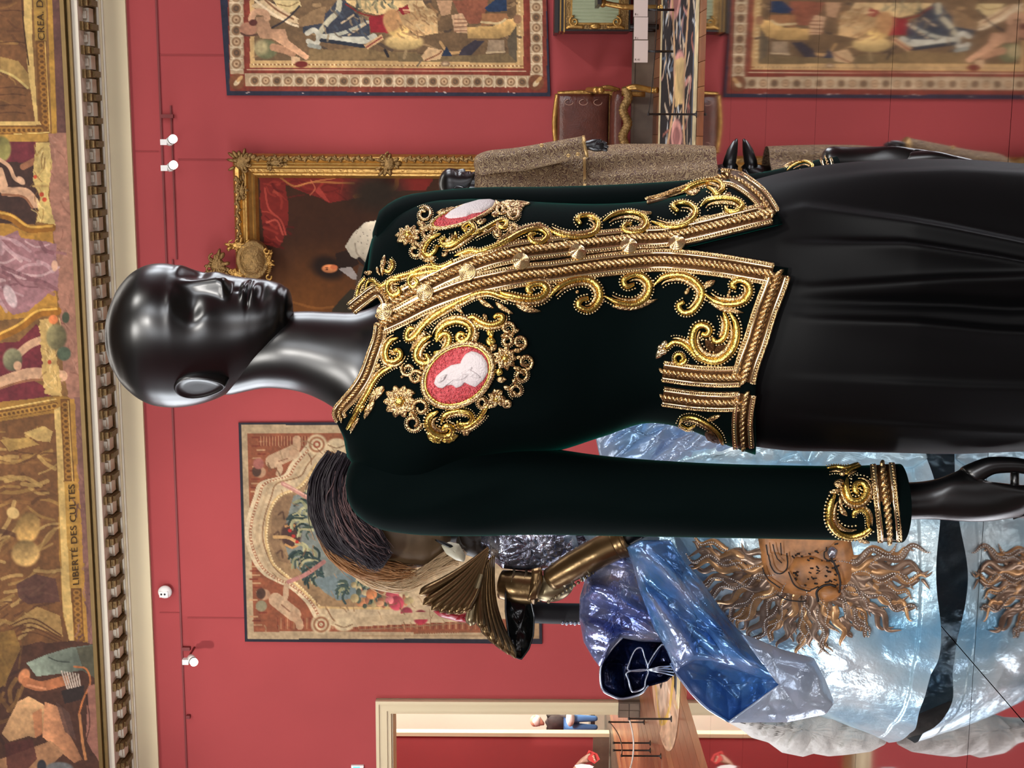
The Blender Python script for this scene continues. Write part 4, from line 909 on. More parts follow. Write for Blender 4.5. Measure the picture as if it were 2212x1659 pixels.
CL = sheet(eL, fL, tt); CR = sheet(eR, fR, tt)
gl = np.array([Fj(v, y) for v, y in CL]); gr = np.array([Fj(v, y) for v, y in CR])
# back panel between the two side lines
vl, yl = CL[-1]; vr, yr = CR[-1]; nb = 30; back = []
for k in range(1, nb):
    a = k / nb; vv = vl * (1 - a) + vr * a - np.linspace(1, 0, 80) * 26 * math.sin(math.pi * a); yy = yl * (1 - a) + yr * a
    b_ = interp_s(vv, JV, JB); back.append(P(vv, yy, Y0 + b_ * math.sin(math.pi * a) ** .7))
g = np.concatenate([gl, np.array(back), gr[::-1]])
jb = MB().grid(g).build('body', M_VELVET, jk); mod(jb, 'SOLIDIFY', thickness=.003, offset=1)
# near sleeve
SV = np.array([(748, 1030, 1052, .006, 0), (753, 1012, 1076, .03, 0), (764, 992, 1100, .045, 0), (785, 972, 1122, .056, 0), (820, 958, 1141, .063, 0), (870, 952, 1151, .067, 0), (940, 951, 1156, .068, -.002), (1000, 954, 1157, .067, -.004), (1160, 965, 1155, .062, -.008), (1300, 984, 1157, .057, -.014), (1500, 999, 1160, .053, -.022), (1700, 1005, 1164, .051, -.028), (1850, 1006, 1168, .05, -.03), (1945, 1002, 1172, .05, -.03)], float)
def Fs(v, y, lift=0.):
    lo, hi, b, dy = [interp_s(v, SV[:, 0], SV[:, k]) for k in (1, 2, 3, 4)]
    t = np.clip((y - (lo + hi) / 2) / ((hi - lo) / 2), -1, 1)
    return P(v, y, Y0 + dy - b * (1 - t * t) ** .5 - lift)
rows = dense(SV, 170); rows[:, 4] += Y0
wr = lambda v, y, s_: .0035 * np.sin(v / 41. + y / 19.) * np.clip(s_, 0, 1) * (np.exp(-((v - 1000) / 160.) ** 2) + .3 * np.exp(-((v - 1450) / 130.) ** 2)) + .0022 * np.sin(v / 90. - y / 31.)
MB().grid(loft(rows, 64, fn=wr), wrap_v=True).build('sleeve', M_VELVET, jk)
sl = [(752, 1000), (775, 985), (830, 1010), (880, 1035), (905, 1030), (960, 990), (1040, 968)]
# far sleeve, behind the chest
fs = dense([(806, 500, 520, .01, Y0 + .03), (815, 470, 560, .045, Y0 + .03), (835, 446, 570, .06, Y0 + .03), (865, 428, 575, .066, Y0 + .035), (920, 416, 570, .066, Y0 + .04), (1000, 408, 560, .063, Y0 + .045), (1200, 404, 545, .06, Y0 + .05), (1400, 396, 520, .055, Y0 + .055), (1550, 384, 500, .052, Y0 + .06), (1650, 372, 485, .05, Y0 + .06), (1730, 354, 470, .05, Y0 + .06), (1800, 338, 450, .05, Y0 + .06)], 60)
MB().grid(loft(fs, 44), wrap_v=True).build('sleeve', M_VELVET, jk)

# --- embroidery helpers: everything lies on the jacket surface F(v, y)
def nrm(F_, q):
    d = 2.0; a = F_(q[:, 0] + d, q[:, 1]) - F_(q[:, 0] - d, q[:, 1]); b = F_(q[:, 0], q[:, 1] + d) - F_(q[:, 0], q[:, 1] - d)
    n = np.cross(a, b); n /= np.linalg.norm(n, axis=1, keepdims=True) + 1e-12
    n[n[:, 1] > 0] *= -1
    return n
def lay(F_, q, h):
    """3-D points h pixels above the cloth"""
    q = np.asarray(q, float); return F_(q[:, 0], q[:, 1]) + nrm(F_, q) * np.asarray(h * K1).reshape(-1, 1) if np.ndim(h) else F_(q[:, 0], q[:, 1]) + nrm(F_, q) * h * K1
def offs(q, d):
    t = np.gradient(q, axis=0); t /= np.linalg.norm(t, axis=1, keepdims=True) + 1e-9
    return q + np.stack([-t[:, 1], t[:, 0]], 1) * d
def beads(r, F_, q, rad, step, h):
    q = resample(q, step); p = lay(F_, q, h); n = nrm(F_, q)
    for a in p: r.blob(a, (rad * K1,) * 3, 6, 4)
def scroll(path, w=11., F_=None, name='gold_scroll', m1=None, side=1, parent=None, edge=True, taper=(.35, .7), par2=True):
    F_ = F_ or Fj; w = w * 1.22; q = resample(spline(path, 8), 3.2); n = len(q); s_ = np.linspace(0, 1, n)
    tp = np.minimum(1, np.minimum(taper[0] + s_ * 5, taper[1] + (1 - s_) * 4))
    r = MB(); r.tube(lay(F_, q, w * .32), tp * w * .38 * K1, 8)
    o = r.build(name, m1 or M_YG, parent or jk)
    if par2:
        q2 = offs(q, side * w * .62); k0 = int(n * .06); k1 = max(k0 + 3, int(n * .82))
        MB().tube(lay(F_, q2[k0:k1], w * .2), np.sin(np.linspace(.25, 2.9, k1 - k0)) * w * .34 * K1, 6).build('braid', M_RG, o)
    if edge:
        r = MB(); beads(r, F_, offs(q, -side * w * .55), w * .15, w * .4, w * .2)
        if par2: beads(r, F_, offs(q, side * w * 1.05)[k0:k1], w * .14, w * .42, w * .15)
        r.build('bead_edging', M_BEAD, o, kind='stuff')
    return o
def dome(path, h=5., F_=None, name='gold_leaf', m_=None, parent=None, ribs=0, base=1.):
    """raised motif with the given outline"""
    F_ = F_ or Fj; q = resample(np.concatenate([path, path[:1]]), 4.)[:-1]; c = q.mean(0); rows = []
    for s_, hh in ((1., 0.), (.97, .5), (.85, .8), (.6, 1.), (.3, 1.08), (.002, 1.1)):
        p = c + (q - c) * s_; k = 1 + (.25 * np.sin(np.arange(len(q)) * ribs) if ribs else 0)
        rows.append(F_(p[:, 0], p[:, 1]) + nrm(F_, p) * ((base + h * hh * k) * K1)[:, None] if ribs else lay(F_, p, base + h * hh))
    return MB().grid(np.array(rows), wrap_v=True).build(name, m_ or M_RG, parent or jk)
def leaf(a, b, w, bend=0., **kw):
    """pointed leaf from a to b"""
    a = np.array(a, float); b = np.array(b, float); t = np.linspace(0, 1, 12); d = b - a; nn = np.array((-d[1], d[0])) / (np.linalg.norm(d) + 1e-9)
    mid = a + d * t[:, None] + nn * (bend * np.sin(math.pi * t))[:, None]; wd = (w * np.sin(math.pi * t ** .8) ** .8)[:, None] * nn
    return dome(np.concatenate([mid + wd, (mid - wd)[::-1]]), ribs=1.9, **kw)
def curl(c, r, turns=1.25, a0=0., s=1, w=8.5, **kw):
    r = r * 1.2
    t = np.linspace(0, turns * 2 * math.pi, 22); rr = r * (1 - .62 * t / t[-1])
    return scroll(np.stack([c[0] + rr * np.cos(a0 + s * t), c[1] + rr * np.sin(a0 + s * t)], 1), w, par2=False, **kw)
def rope(r, F_, q, hw, step=9.):
    q = resample(q, step); n = len(q); t = np.gradient(q, axis=0); t /= np.linalg.norm(t, axis=1, keepdims=True) + 1e-9
    p = lay(F_, q, 4.); N = nrm(F_, q)
    for i in range(n):
        a = .62; d = t[i] * math.cos(a) + np.array((-t[i][1], t[i][0])) * math.sin(a)
        e = F_(np.array([q[i, 0] + d[0]]), np.array([q[i, 1] + d[1]]))[0] - F_(q[i:i + 1, 0], q[i:i + 1, 1])[0]; e /= np.linalg.norm(e) + 1e-12
        r.blob(p[i], np.array([e * hw * K1, np.cross(N[i], e) * hw * .38 * K1, N[i] * hw * .62 * K1]), 8, 6)
def band(path, hw=22., F_=None, parent=None, ends=True, name='gold_braid_band'):
    F_ = F_ or Fj; q = resample(spline(path, 8), 5.)
    rows = [lay(F_, offs(q, hw * s_), h) for s_, h in ((-1, .5), (-.97, 2.2), (0, 3.), (.97, 2.2), (1, .5))]
    o = MB().grid(np.array(rows)).build(name, M_DARKG, parent or jk)
    for s_, rad, mm in ((-.9, .11, M_RG), (-.62, .13, M_BEAD), (.62, .13, M_BEAD), (.9, .11, M_RG)):
        MB().tube(lay(F_, offs(q, hw * s_), 3.2), hw * rad * K1, 6).build('cord', mm, o)
    r = MB(); rope(r, F_, q, hw * .52, hw * .43); r.build('twisted_rope', M_RG, o, kind='stuff')
    r = MB(); beads(r, F_, offs(q, -hw * .77), hw * .085, hw * .22, 4.); beads(r, F_, offs(q, hw * .77), hw * .085, hw * .22, 4.); r.build('bead_row', M_BEAD, o, kind='stuff')
    return o
def flower(c, r, n=9, F_=None, asp=(1, 1), rot=0., name='gold_flower'):
    r = r * 1.25; F_ = F_ or Fj; ca, sa = math.cos(rot), math.sin(rot); T_ = lambda u: np.array((c[0] + (u[0] * ca * asp[0] - u[1] * sa * asp[1]), c[1] + (u[0] * sa * asp[0] + u[1] * ca * asp[1])))
    cc = np.array([T_((.28 * r * math.cos(a), .28 * r * math.sin(a))) for a in np.linspace(0, 6.28, 14, endpoint=False)])
    o = dome(cc, 9., F_, name, M_YG)
    for k in range(n):
        a = 2 * math.pi * k / n; p0 = T_((.2 * r * math.cos(a), .2 * r * math.sin(a))); p1 = T_((r * math.cos(a), r * math.sin(a)))
        leaf(p0, p1, r * .28 * min(asp), parent=o, name='petal', h=4.5, m_=M_RG, F_=F_)
    b_ = MB(); q = np.array([T_(np.random.default_rng(int(k + c[0])).uniform(-.4, .4, 2) * r) for k in range(26)]); p = lay(F_, q, 8.)
    for a in p: b_.blob(a, (2. * K1,) * 3, 6, 4)
    b_.build('beads', M_BEAD, o, kind='stuff')
    return o
def tA(*p): return [(700 + a / 4.88, 380 + b / 4.88) for a, b in p]
def tB(*p): return [(700 + a / 4.809, 640 + b / 4.809) for a, b in p]
def tC(*p): return [(1080 + a / 3.456, 360 + b / 3.456) for a, b in p]
def tD(*p): return [(1380 + a / 4.88, 660 + b / 4.88) for a, b in p]
def tE(*p): return [(1720 + a / 4.496, 960 + b / 4.496) for a, b in p]

# bands along the opening, hem, vent and collar
band([(822, 702), (864, 683), (925, 653), (1007, 622), (1085, 604), (1150, 593), (1196, 589), (1311, 573), (1427, 563), (1543, 573), (1625, 586), (1668, 594)], 25)
band([(847, 659), (884, 637), (966, 594), (1048, 561), (1130, 539), (1161, 543), (1265, 528), (1369, 518), (1440, 514), (1514, 501), (1601, 478), (1664, 463)][:4] + [(1130, 543), (1200, 535), (1265, 527), (1369, 516), (1440, 512), (1514, 497), (1601, 476), (1664, 461)], 24)
band([(1682, 592), (1672, 622), (1652, 674), (1634, 732), (1616, 783), (1606, 822)], 27)
band([(1600, 812), (1555, 813), (1500, 810), (1432, 801)], 23)
band([(1598, 866), (1555, 867), (1500, 864), (1432, 855)], 21)
band([(1612, 850), (1606, 885), (1604, 920), (1607, 965)], 23)
band([(1668, 466), (1645, 430), (1616, 404), (1586, 387), (1556, 383)], 20)
band([(1556, 386), (1510, 398), (1470, 410), (1430, 425), (1396, 434)], 8)
band([(824, 702), (820, 730), (808, 765), (789, 815), (763, 853), (733, 886), (738, 905)], 15)
band([(836, 672), (838, 652), (826, 632), (810, 630), (785, 648), (760, 668)], 15)
for (x, y) in ((834, 675), (921, 634), (1012, 590), (1124, 567), (1246, 548), (1358, 535), (1463, 529)):
    r = MB(); q = np.array([(x, y)], float); p = lay(Fj, q, 6.)[0]; n = nrm(Fj, q)[0]; R_ = 18 * K1
    pr = [(R_, -4 * K1), (R_, 2 * K1)]
    for k in range(1, 25):
        s_ = k / 25; pr.append((R_ * (1 - s_), (2 + 8 * (1 - (1 - s_) ** 2) + 1.6 * math.sin(s_ * 5 * 2 * math.pi)) * K1))
    pr.append((R_ * .01, 10.5 * K1)); r.lathe(p, pr, n, 24); r.build('button', M_BEAD, jk)
# scrolls on the wearer's left front (upper in the picture)
for pth, sd in (([(0, 600), (120, 525), (210, 488), (300, 482), (350, 530), (300, 580), (235, 568), (218, 525), (262, 512)], -1), ([(340, 470), (450, 520), (580, 538), (700, 510), (735, 440), (690, 387), (612, 382), (575, 405), (600, 440)], -1),
        ([(770, 420), (850, 372), (970, 352), (1068, 382), (1100, 440), (1060, 490), (980, 503), (922, 480), (940, 445), (985, 440)], 1), ([(1130, 420), (1250, 460), (1370, 450), (1450, 400), (1470, 340), (1420, 292), (1340, 285), (1292, 310), (1330, 345)], -1),
        ([(1500, 310), (1560, 262), (1660, 247), (1770, 262), (1815, 310), (1770, 345), (1704, 343), (1690, 315)], 1), ([(1350, 190), (1450, 132), (1560, 108), (1650, 132), (1668, 182), (1622, 220), (1600, 192), (1560, 170)], 1)):
    scroll(tC(*pth), 12, side=sd)
for a, b, w_ in (((150, 475), (315, 425), 22), ((640, 365), (745, 395), 18), ((1040, 345), (1140, 352), 8), ((1490, 390), (1580, 370), 14), ((1660, 220), (1735, 205), 14), ((1390, 205), (1500, 180), 14), ((1400, 160), (1100, 255), 10)):
    leaf(tC(a)[0], tC(b)[0], w_ / 3.456, 3)
# scrolls on the wearer's right front
for pth, sd in (([(0, 940), (100, 970), (220, 990), (310, 970), (345, 920), (310, 882), (240, 886), (204, 925), (240, 950)], 1), ([(360, 980), (450, 892), (560, 848), (660, 848), (730, 900), (745, 980), (700, 1050), (640, 1072), (580, 1040), (602, 1000), (655, 985)], 1),
        ([(780, 970), (880, 1018), (1000, 1030), (1090, 980), (1120, 900), (1080, 832), (1000, 812), (922, 850), (942, 898), (996, 882)], -1), ([(1150, 890), (1230, 828), (1350, 812), (1450, 850), (1510, 920), (1500, 1000), (1440, 1078), (1370, 1088), (1337, 1040), (1380, 1010)], 1),
        ([(1530, 950), (1620, 1010), (1720, 1028), (1820, 1008), (1868, 940), (1848, 872), (1780, 852), (1732, 890), (1768, 908)], -1)):
    scroll(tC(*pth), 13, side=sd)
for a, b, w_, bn in (((110, 1025), (310, 1082), 26, 4), ((640, 1090), (765, 1000), 18, 4), ((830, 1045), (1185, 985), 28, 8), ((1520, 900), (1615, 850), 26, 0), ((1560, 1005), (1825, 1092), 30, 4), ((1380, 960), (1420, 900), 18, 0), ((560, 945), (590, 930), 16, 0), ((1700, 985), (1720, 910), 14, 0)):
    leaf(tC(a)[0], tC(b)[0], w_ / 3.456, bn)
# corner scroll above the hem and the side vent
scroll(tD((960, 70), (1030, 200), (1030, 370), (960, 500), (840, 578), (700, 556), (602, 465), (570, 350), (605, 235), (690, 205), (750, 250), (722, 308), (668, 292)), 15, side=1)
scroll(tD((895, 70), (932, 180), (918, 300), (868, 368), (802, 372), (792, 330)), 12, side=1); scroll(tD((655, 582), (560, 482), (470, 402), (370, 384), (292, 444)), 11, side=1)
leaf(tD((800, 480))[0], tD((700, 350))[0], 10, 0, m_=M_DARKG); leaf(tD((790, 490))[0], tD((960, 440))[0], 9, -4, m_=M_DARKG); curl(tD((432, 550))[0], 12)
for a in ((290, 360), (190, 440), (180, 560), (275, 520)): leaf(tD((260, 450))[0], tD(a)[0], 8, m_=M_BEAD)
scroll(tD((430, 1240), (470, 1175), (580, 1165), (740, 1240), (850, 1340), (890, 1440)), 11); scroll(tD((430, 1230), (520, 1280), (600, 1250)), 8); leaf(tD((720, 1200))[0], tD((870, 1150))[0], 5); leaf(tD((700, 1330))[0], tD((860, 1440))[0], 9, m_=M_DARKG)
# neck scrolls
for pth, w_, sd in (([(780, 430), (700, 470), (652, 560), (664, 655), (740, 678), (808, 620), (788, 562), (735, 565)], 12, 1), ([(1300, 130), (1150, 210), (1030, 322), (960, 410), (884, 455), (864, 402), (902, 335), (958, 345)], 11, 1), ([(740, 715), (600, 800), (520, 900), (450, 1030), (380, 1150), (252, 1370)], 10, 1)):
    scroll(tB(*pth), w_, side=sd)
for a, b, w_ in (((1070, 360), (890, 590), 34), ((630, 930), (470, 1120), 50), ((530, 1080), (420, 1280), 36), ((330, 1170), (430, 1130), 40), ((590, 690), (560, 790), 20), ((370, 1260), (280, 1430), 22), ((690, 560), (760, 600), 30)):
    leaf(tB(a)[0], tB(b)[0], w_ / 4.809, 2, m_=M_RG if w_ != 40 else M_YG)
for pth, w_, sd in (([(350, 1280), (390, 1150), (450, 1080)], 8, 1), ([(450, 1200), (472, 1122), (530, 1110), (600, 1168), (680, 1120), (740, 1080), (880, 1042), (980, 1002), (1100, 962), (1240, 990)], 9, 1), ([(820, 1100), (705, 1112), (682, 1210), (740, 1268), (808, 1230), (790, 1182)], 12, -1),
        ([(1250, 990), (1050, 1030), (922, 1060), (902, 1140), (950, 1178), (1000, 1122), (960, 1086)], 10, -1), ([(1130, 900), (1162, 950), (1250, 958), (1370, 900)], 9, 1), ([(1380, 850), (1550, 792), (1650, 802), (1850, 732), (2050, 622), (2196, 585)], 11, 1), ([(700, 880), (738, 942), (690, 1020), (645, 1000)], 8, 1)):
    scroll(tA(*pth), w_, side=sd)
for a, b, w_ in (((650, 835), (620, 1070), 26), ((570, 960), (600, 1060), 16), ((430, 1030), (520, 1010), 22), ((960, 1000), (1120, 955), 22), ((1390, 830), (1530, 790), 34), ((1800, 720), (2030, 540), 24), ((2020, 600), (2200, 520), 24), ((1620, 1290), (1800, 1400), 30), ((1800, 1330), (2000, 1460), 30), ((1370, 1330), (1480, 1460), 30), ((1500, 1300), (1640, 1250), 20)):
    leaf(tA(a)[0], tA(b)[0], w_ / 4.88, 2)
scroll(tA((1000, 1600), (1150, 1490), (1300, 1400), (1450, 1320), (1600, 1250), (1750, 1230), (1950, 1290), (2196, 1290)), 10, side=1)

# --- cameo medallions
M_PINK = mat('pink_bead_field', (222, 92, 98), .35, bump=(520, .9, 2, .003), var=(420, .35)); M_IVORY = mat('ivory_silk_relief', (226, 214, 214), .55, bump=(420, .7, 3, .002))
def medallion(c, a, b, rot, prof_px, ring=6.):
    ca, sa = math.cos(rot), math.sin(rot); E_ = lambda s_: np.array([(c[0] + s_ * (a * math.cos(t) * ca - b * math.sin(t) * sa), c[1] + s_ * (a * math.cos(t) * sa + b * math.sin(t) * ca)) for t in np.linspace(0, 2 * math.pi, 64, endpoint=False)])
    rows = [lay(Fj, E_(s_), h) for s_, h in ((1.0, 0), (.97, 3.), (.8, 4.5), (.5, 5.5), (.2, 6), (.002, 6))]
    o = MB().grid(np.array(rows), wrap_v=True).build('cameo', M_PINK, jk)
    MB().tube(lay(Fj, E_(1.06), 4.), ring * K1, 8, closed=True).build('cameo_rim', M_RG, o); MB().tube(lay(Fj, E_(.98), 5.), ring * .5 * K1, 6, closed=True).build('cameo_rim', M_YG, o)
    r = MB(); beads(r, Fj, np.concatenate([E_(1.14), E_(1.14)[:1]]), 2.2, 5.5, 3.); r.build('bead_edging', M_BEAD, o, kind='stuff')
    r = MB(); q = np.random.default_rng(int(c[0]))
    pts_ = np.array([(c[0] + k * (a * math.cos(t) * ca - b * math.sin(t) * sa), c[1] + k * (a * math.cos(t) * sa + b * math.sin(t) * ca)) for k, t in zip(np.sqrt(q.uniform(0, .88, 520)), q.uniform(0, 6.28, 520))])
    for p in lay(Fj, pts_, 5.): r.blob(p, (1.9 * K1,) * 3, 6, 4)
    r.build('pink_beads', MATS['pink_bead_field'], o, kind='stuff')
    pr = dome(np.array(prof_px), 5., None, 'cameo_profile', M_IVORY, o, base=6.)
    return o
medallion((990, 809.5), 76, 57, -.6, tB((1540, 572), (1480, 600), (1440, 660), (1430, 692), (1330, 712), (1240, 770), (1172, 830), (1152, 900), (1190, 940), (1240, 948), (1270, 920), (1340, 910), (1380, 942), (1440, 920), (1470, 882), (1520, 908), (1580, 928), (1660, 860), (1708, 780), (1698, 682), (1650, 612), (1590, 582)))
leaf(tB((1200, 880))[0], tB((1300, 800))[0], 5, m_=M_IVORY, base=11.); leaf(tB((1360, 850))[0], tB((1560, 720))[0], 7, 4, m_=M_IVORY, base=11., h=3.); leaf(tB((1480, 760))[0], tB((1640, 830))[0], 6, m_=M_IVORY, base=11., h=3.)
medallion((1000, 468), 68, 17, -.33, tA((1280, 455), (1340, 400), (1480, 330), (1640, 285), (1760, 280), (1810, 300), (1780, 350), (1660, 410), (1560, 425), (1500, 455), (1400, 470), (1320, 475)), 4.)
for pth, w_, sd in (([(1170, 460), (1190, 380), (1270, 302), (1380, 268), (1480, 292), (1530, 360), (1508, 440), (1440, 478), (1392, 430), (1430, 392), (1468, 410)], 13, -1), ([(1170, 480), (1232, 402), (1300, 402), (1308, 480), (1250, 568), (1150, 590)], 11, 1), ([(1130, 412), (1040, 460), (972, 560), (972, 650), (1040, 698), (1108, 676), (1070, 600)], 13, -1),
        ([(1470, 242), (1560, 222), (1640, 272), (1740, 300), (1838, 270), (1858, 212), (1802, 202), (1764, 232)], 11, 1), ([(1190, 1182), (1102, 1240), (1082, 1330), (1132, 1408), (1230, 1438), (1308, 1418), (1328, 1352), (1272, 1332), (1234, 1370)], 14, -1), ([(1212, 1310), (1262, 1222), (1380, 1182), (1500, 1192), (1538, 1250), (1490, 1308), (1402, 1310)], 10, 1), ([(1382, 1280), (1402, 1340), (1470, 1350), (1560, 1300), (1640, 1222), (1700, 1122)], 10, 1)):
    scroll(tB(*pth), w_, side=sd)
for a, b, w_ in (((1070, 1400), (1220, 1520), 50), ((1220, 1500), (1400, 1430), 40), ((1540, 360), (1590, 470), 60), ((1480, 260), (1640, 330), 40), ((1660, 180), (1700, 250), 26), ((1680, 460), (1790, 470), 50), ((1710, 340), (1760, 430), 40), ((1430, 1420), (1520, 1390), 30), ((1720, 560), (1800, 500), 36), ((1790, 760), (1860, 800), 40), ((1790, 860), (1900, 850), 34), ((1860, 930), (1940, 950), 26), ((1180, 360), (1230, 240), 26), ((1290, 270), (1430, 215), 20)):
    leaf(tB(a)[0], tB(b)[0], w_ / 4.809, 1, m_=M_YG if w_ in (50, 40) else M_RG)
flower(tB((790, 1090))[0], 30, 10); flower(tB((1880, 640))[0], 22, 9); flower(tB((1790, 1050))[0], 17, 7)
for a, r_ in (((1010, 1150), 15), ((930, 1310), 15), ((880, 760), 13), ((960, 840), 13), ((1910, 340), 14), ((2030, 480), 13), ((2090, 680), 14), ((2045, 815), 12), ((2000, 975), 12), ((1650, 1090), 11), ((1900, 470), 10), ((1900, 1100), 8)):
    curl(tB(a)[0], r_, 1.2, a[0] % 6, 1 if a[1] % 4 else -1, m1=M_RG)
for pth, w_, sd in (([(1240, 622), (1130, 680), (1062, 800), (1110, 848), (1180, 800), (1200, 742)], 11, 1), ([(1390, 600), (1382, 690), (1280, 738), (1242, 692), (1290, 660)], 10, 1), ([(1222, 750), (1350, 742), (1480, 660), (1570, 592), (1542, 522), (1472, 562), (1500, 600)], 11, 1), ([(1560, 640), (1700, 570), (1850, 490), (1920, 500), (1900, 560), (1830, 550)], 10, 1)):
    scroll(tA(*pth), w_, side=sd)
flower(tA((890, 630))[0], 24, 9, asp=(1, .75), rot=-.3)
for a, r_ in (((1090, 610), 11), ((970, 800), 13), ((1060, 420), 14), ((1860, 370), 9), ((1985, 415), 12), ((1880, 530), 11), ((1830, 610), 6), ((1990, 580), 9)): curl(tA(a)[0], r_, 1.2, a[0] % 6, 1, m1=M_RG)
for a, b, w_ in (((1180, 400), (1400, 340), 20), ((1850, 290), (2180, 300), 30), ((1900, 330), (2100, 370), 24), ((1800, 270), (1870, 330), 24), ((1600, 500), (1720, 470), 24), ((1640, 560), (1760, 600), 20), ((1240, 850), (1320, 800), 22), ((1040, 900), (1200, 850), 24)): leaf(tA(a)[0], tA(b)[0], w_ / 4.88, 2)

for a, b, w_ in (((1960, 380), (2030, 340), 24), ((1960, 560), (2060, 560), 26), ((1990, 640), (2070, 620), 24), ((1960, 740), (2050, 740), 26), ((1950, 860), (2010, 890), 24), ((1830, 420), (1900, 400), 22), ((1740, 1000), (1840, 960), 26), ((1690, 1140), (1780, 1110), 22), ((860, 960), (960, 1010), 26), ((880, 1210), (960, 1230), 24), ((1000, 1060), (1050, 1100), 20), ((1000, 760), (1050, 720), 20), ((800, 850), (840, 800), 20)): leaf(tB(a)[0], tB(b)[0], w_ / 4.809, 1, m_=M_RG)
for a, b, w_ in (((980, 500), (1080, 520), 30), ((1000, 560), (1120, 560), 26), ((920, 720), (1000, 700), 26), ((1060, 700), (1120, 650), 22), ((1900, 400), (2060, 400), 26), ((1760, 420), (1850, 400), 26), ((1960, 340), (2120, 330), 26)): leaf(tA(a)[0], tA(b)[0], w_ / 4.88, 1)
# --- cuffs
def Fc(v, y, lift=0.): return Fs(v, y, lift)
band([(1906, 1006), (1908, 1030), (1911, 1060), (1914, 1090), (1918, 1120), (1921, 1145), (1922, 1166)], 27, Fs)
for pth, w_, sd in (([(492, 340), (482, 450), (530, 538), (620, 538), (678, 460), (650, 394), (584, 392), (562, 448), (600, 478)], 14, 1), ([(372, 490), (322, 600), (322, 740), (402, 838), (520, 872), (640, 850), (720, 795)], 15, -1), ([(700, 800), (690, 692), (640, 634), (562, 652), (552, 700)], 10, 1), ([(300, 245), (380, 232), (480, 240), (600, 205)], 10, 1), ([(480, 300), (520, 260), (620, 220)], 9, 1)):
    scroll(tE(*pth), w_, Fs, side=sd)
for a, b, w_ in (((310, 465), (450, 440), 26), ((360, 390), (470, 360), 40), ((420, 600), (500, 690), 30), ((420, 500), (450, 620), 20), ((560, 880), (720, 945), 20), ((420, 300), (480, 250), 30)): leaf(tE(a)[0], tE(b)[0], w_ / 4.496, 2, F_=Fs)
def Ff(v, y, lift=0.):
    R_ = np.array(fs); lo, hi, b, Yc = [np.interp(v, R_[:, 0], R_[:, k]) for k in (1, 2, 3, 4)]
    t = np.clip((y - (lo + hi) / 2) / ((hi - lo) / 2), -1, 1); return P(v, y, Yc - b * (1 - t * t) ** .5 - lift)
band([(1784, 343), (1788, 360), (1792, 385)], 14, Ff); scroll([(1700, 372), (1715, 360), (1740, 352), (1756, 362), (1745, 374), (1728, 370)], 9, Ff); leaf((1690, 362), (1730, 345), 5, F_=Ff)

# --- skirt
KV = dense([(1440, 452, 905, .105, Y0), (1500, 432, 924, .112, Y0), (1600, 398, 958, .13, Y0), (1690, 374, 972, .142, Y0), (1800, 356, 975, .15, Y0), (1900, 349, 977, .156, Y0), (2050, 347, 980, .16, Y0), (2212, 357, 975, .165, Y0), (2500, 352, 985, .175, Y0), (3290, 320, 1020, .2, Y0)], 260)
FOLDS = [([1500, 1700, 1854, 2009, 2212, 3300], [450, 406, 390, 382, 390, 390], .012), ([1500, 1700, 1970, 2212, 3300], [505, 465, 518, 572, 640], .02), ([1500, 1700, 1874, 2047, 2212, 3300], [535, 544, 550, 579, 612, 680], .018), ([1500, 1700, 1835, 1970, 2212, 3300], [600, 633, 627, 620, 616, 600], .016), ([1500, 1700, 1893, 2047, 2212, 3300], [665, 697, 705, 720, 728, 760], .017), ([1500, 1700, 2000, 2212, 3300], [800, 815, 830, 836, 850], .006), ([1500, 1800, 2212, 3300], [880, 905, 930, 940], .006)]
def fold_fn(v, y, s_):
    d = 0; k = np.clip((v - 1640) / 260., 0, 1)
    for xs, ys, h in FOLDS:
        dy = y - np.interp(v, xs, ys); d = d - 1.6 * h * k * np.clip(s_, 0, 1) ** .5 * (1 / (1 + np.exp(-np.clip(dy / 3.5, -40, 40)))) * np.exp(-np.clip(dy, 0, None) / 46.)
    dy = y - np.interp(v, [1700, 1970, 2086, 2212, 3300], [654, 662, 670, 668, 668]); d = d + .014 * k * np.clip(s_, 0, 1) ** .5 * np.exp(-((dy - 10) / 12.) ** 2)
    return d
sk = MB().grid(loft(KV, 420, 2.1, fold_fn), wrap_v=True).build('long_skirt', M_SKIRT, None, label='long black draped skirt below the green jacket', category='skirt')
# =================================================================== FIGURE IN THE BLUE FOIL DRESS
from mathutils.bvhtree import BVHTree
YB = 4.95; KB = YB / FPX
def foil(name, c1, c2, c3, rough=.22, metal=.55, scale=5., bumpk=.5):
    if name in MATS: return MATS[name]
    m = mat(name, c1, rough, metal, bump=(16, bumpk * .7, 5, .03)); nt = m.node_tree; N = nt.nodes; L = nt.links
    nz = N.new('ShaderNodeTexNoise'); nz.inputs['Scale'].default_value = scale; nz.inputs['Detail'].default_value = 3
    tc = N.new('ShaderNodeTexCoord'); L.new(tc.outputs['Object'], nz.inputs['Vector'])
    cr = N.new('ShaderNodeValToRGB'); e = cr.color_ramp.elements
    e[0].position = .32; e[0].color = (*lin(c1), 1); e[1].position = .68; e[1].color = (*lin(c3), 1); k = e.new(.5); k.color = (*lin(c2), 1)
    L.new(nz.outputs['Fac'], cr.inputs['Fac']); L.new(cr.outputs['Color'], N['Principled BSDF'].inputs['Base Color'])
    return m
M_AQUA = foil('pale_aqua_foil', (120, 172, 204), (176, 206, 220), (214, 226, 230), .28, .35, 3.5, .5)
M_BLUE = foil('blue_foil', (52, 98, 168), (98, 146, 200), (166, 178, 212), .2, .5, 4.5, .45)
M_LILAC = foil('lilac_blue_foil', (66, 92, 168), (142, 150, 196), (196, 196, 214), .2, .6, 6., .6)
M_FLAP = foil('light_blue_foil', (116, 162, 204), (158, 178, 208), (188, 200, 216), .24, .4, 3., .3)
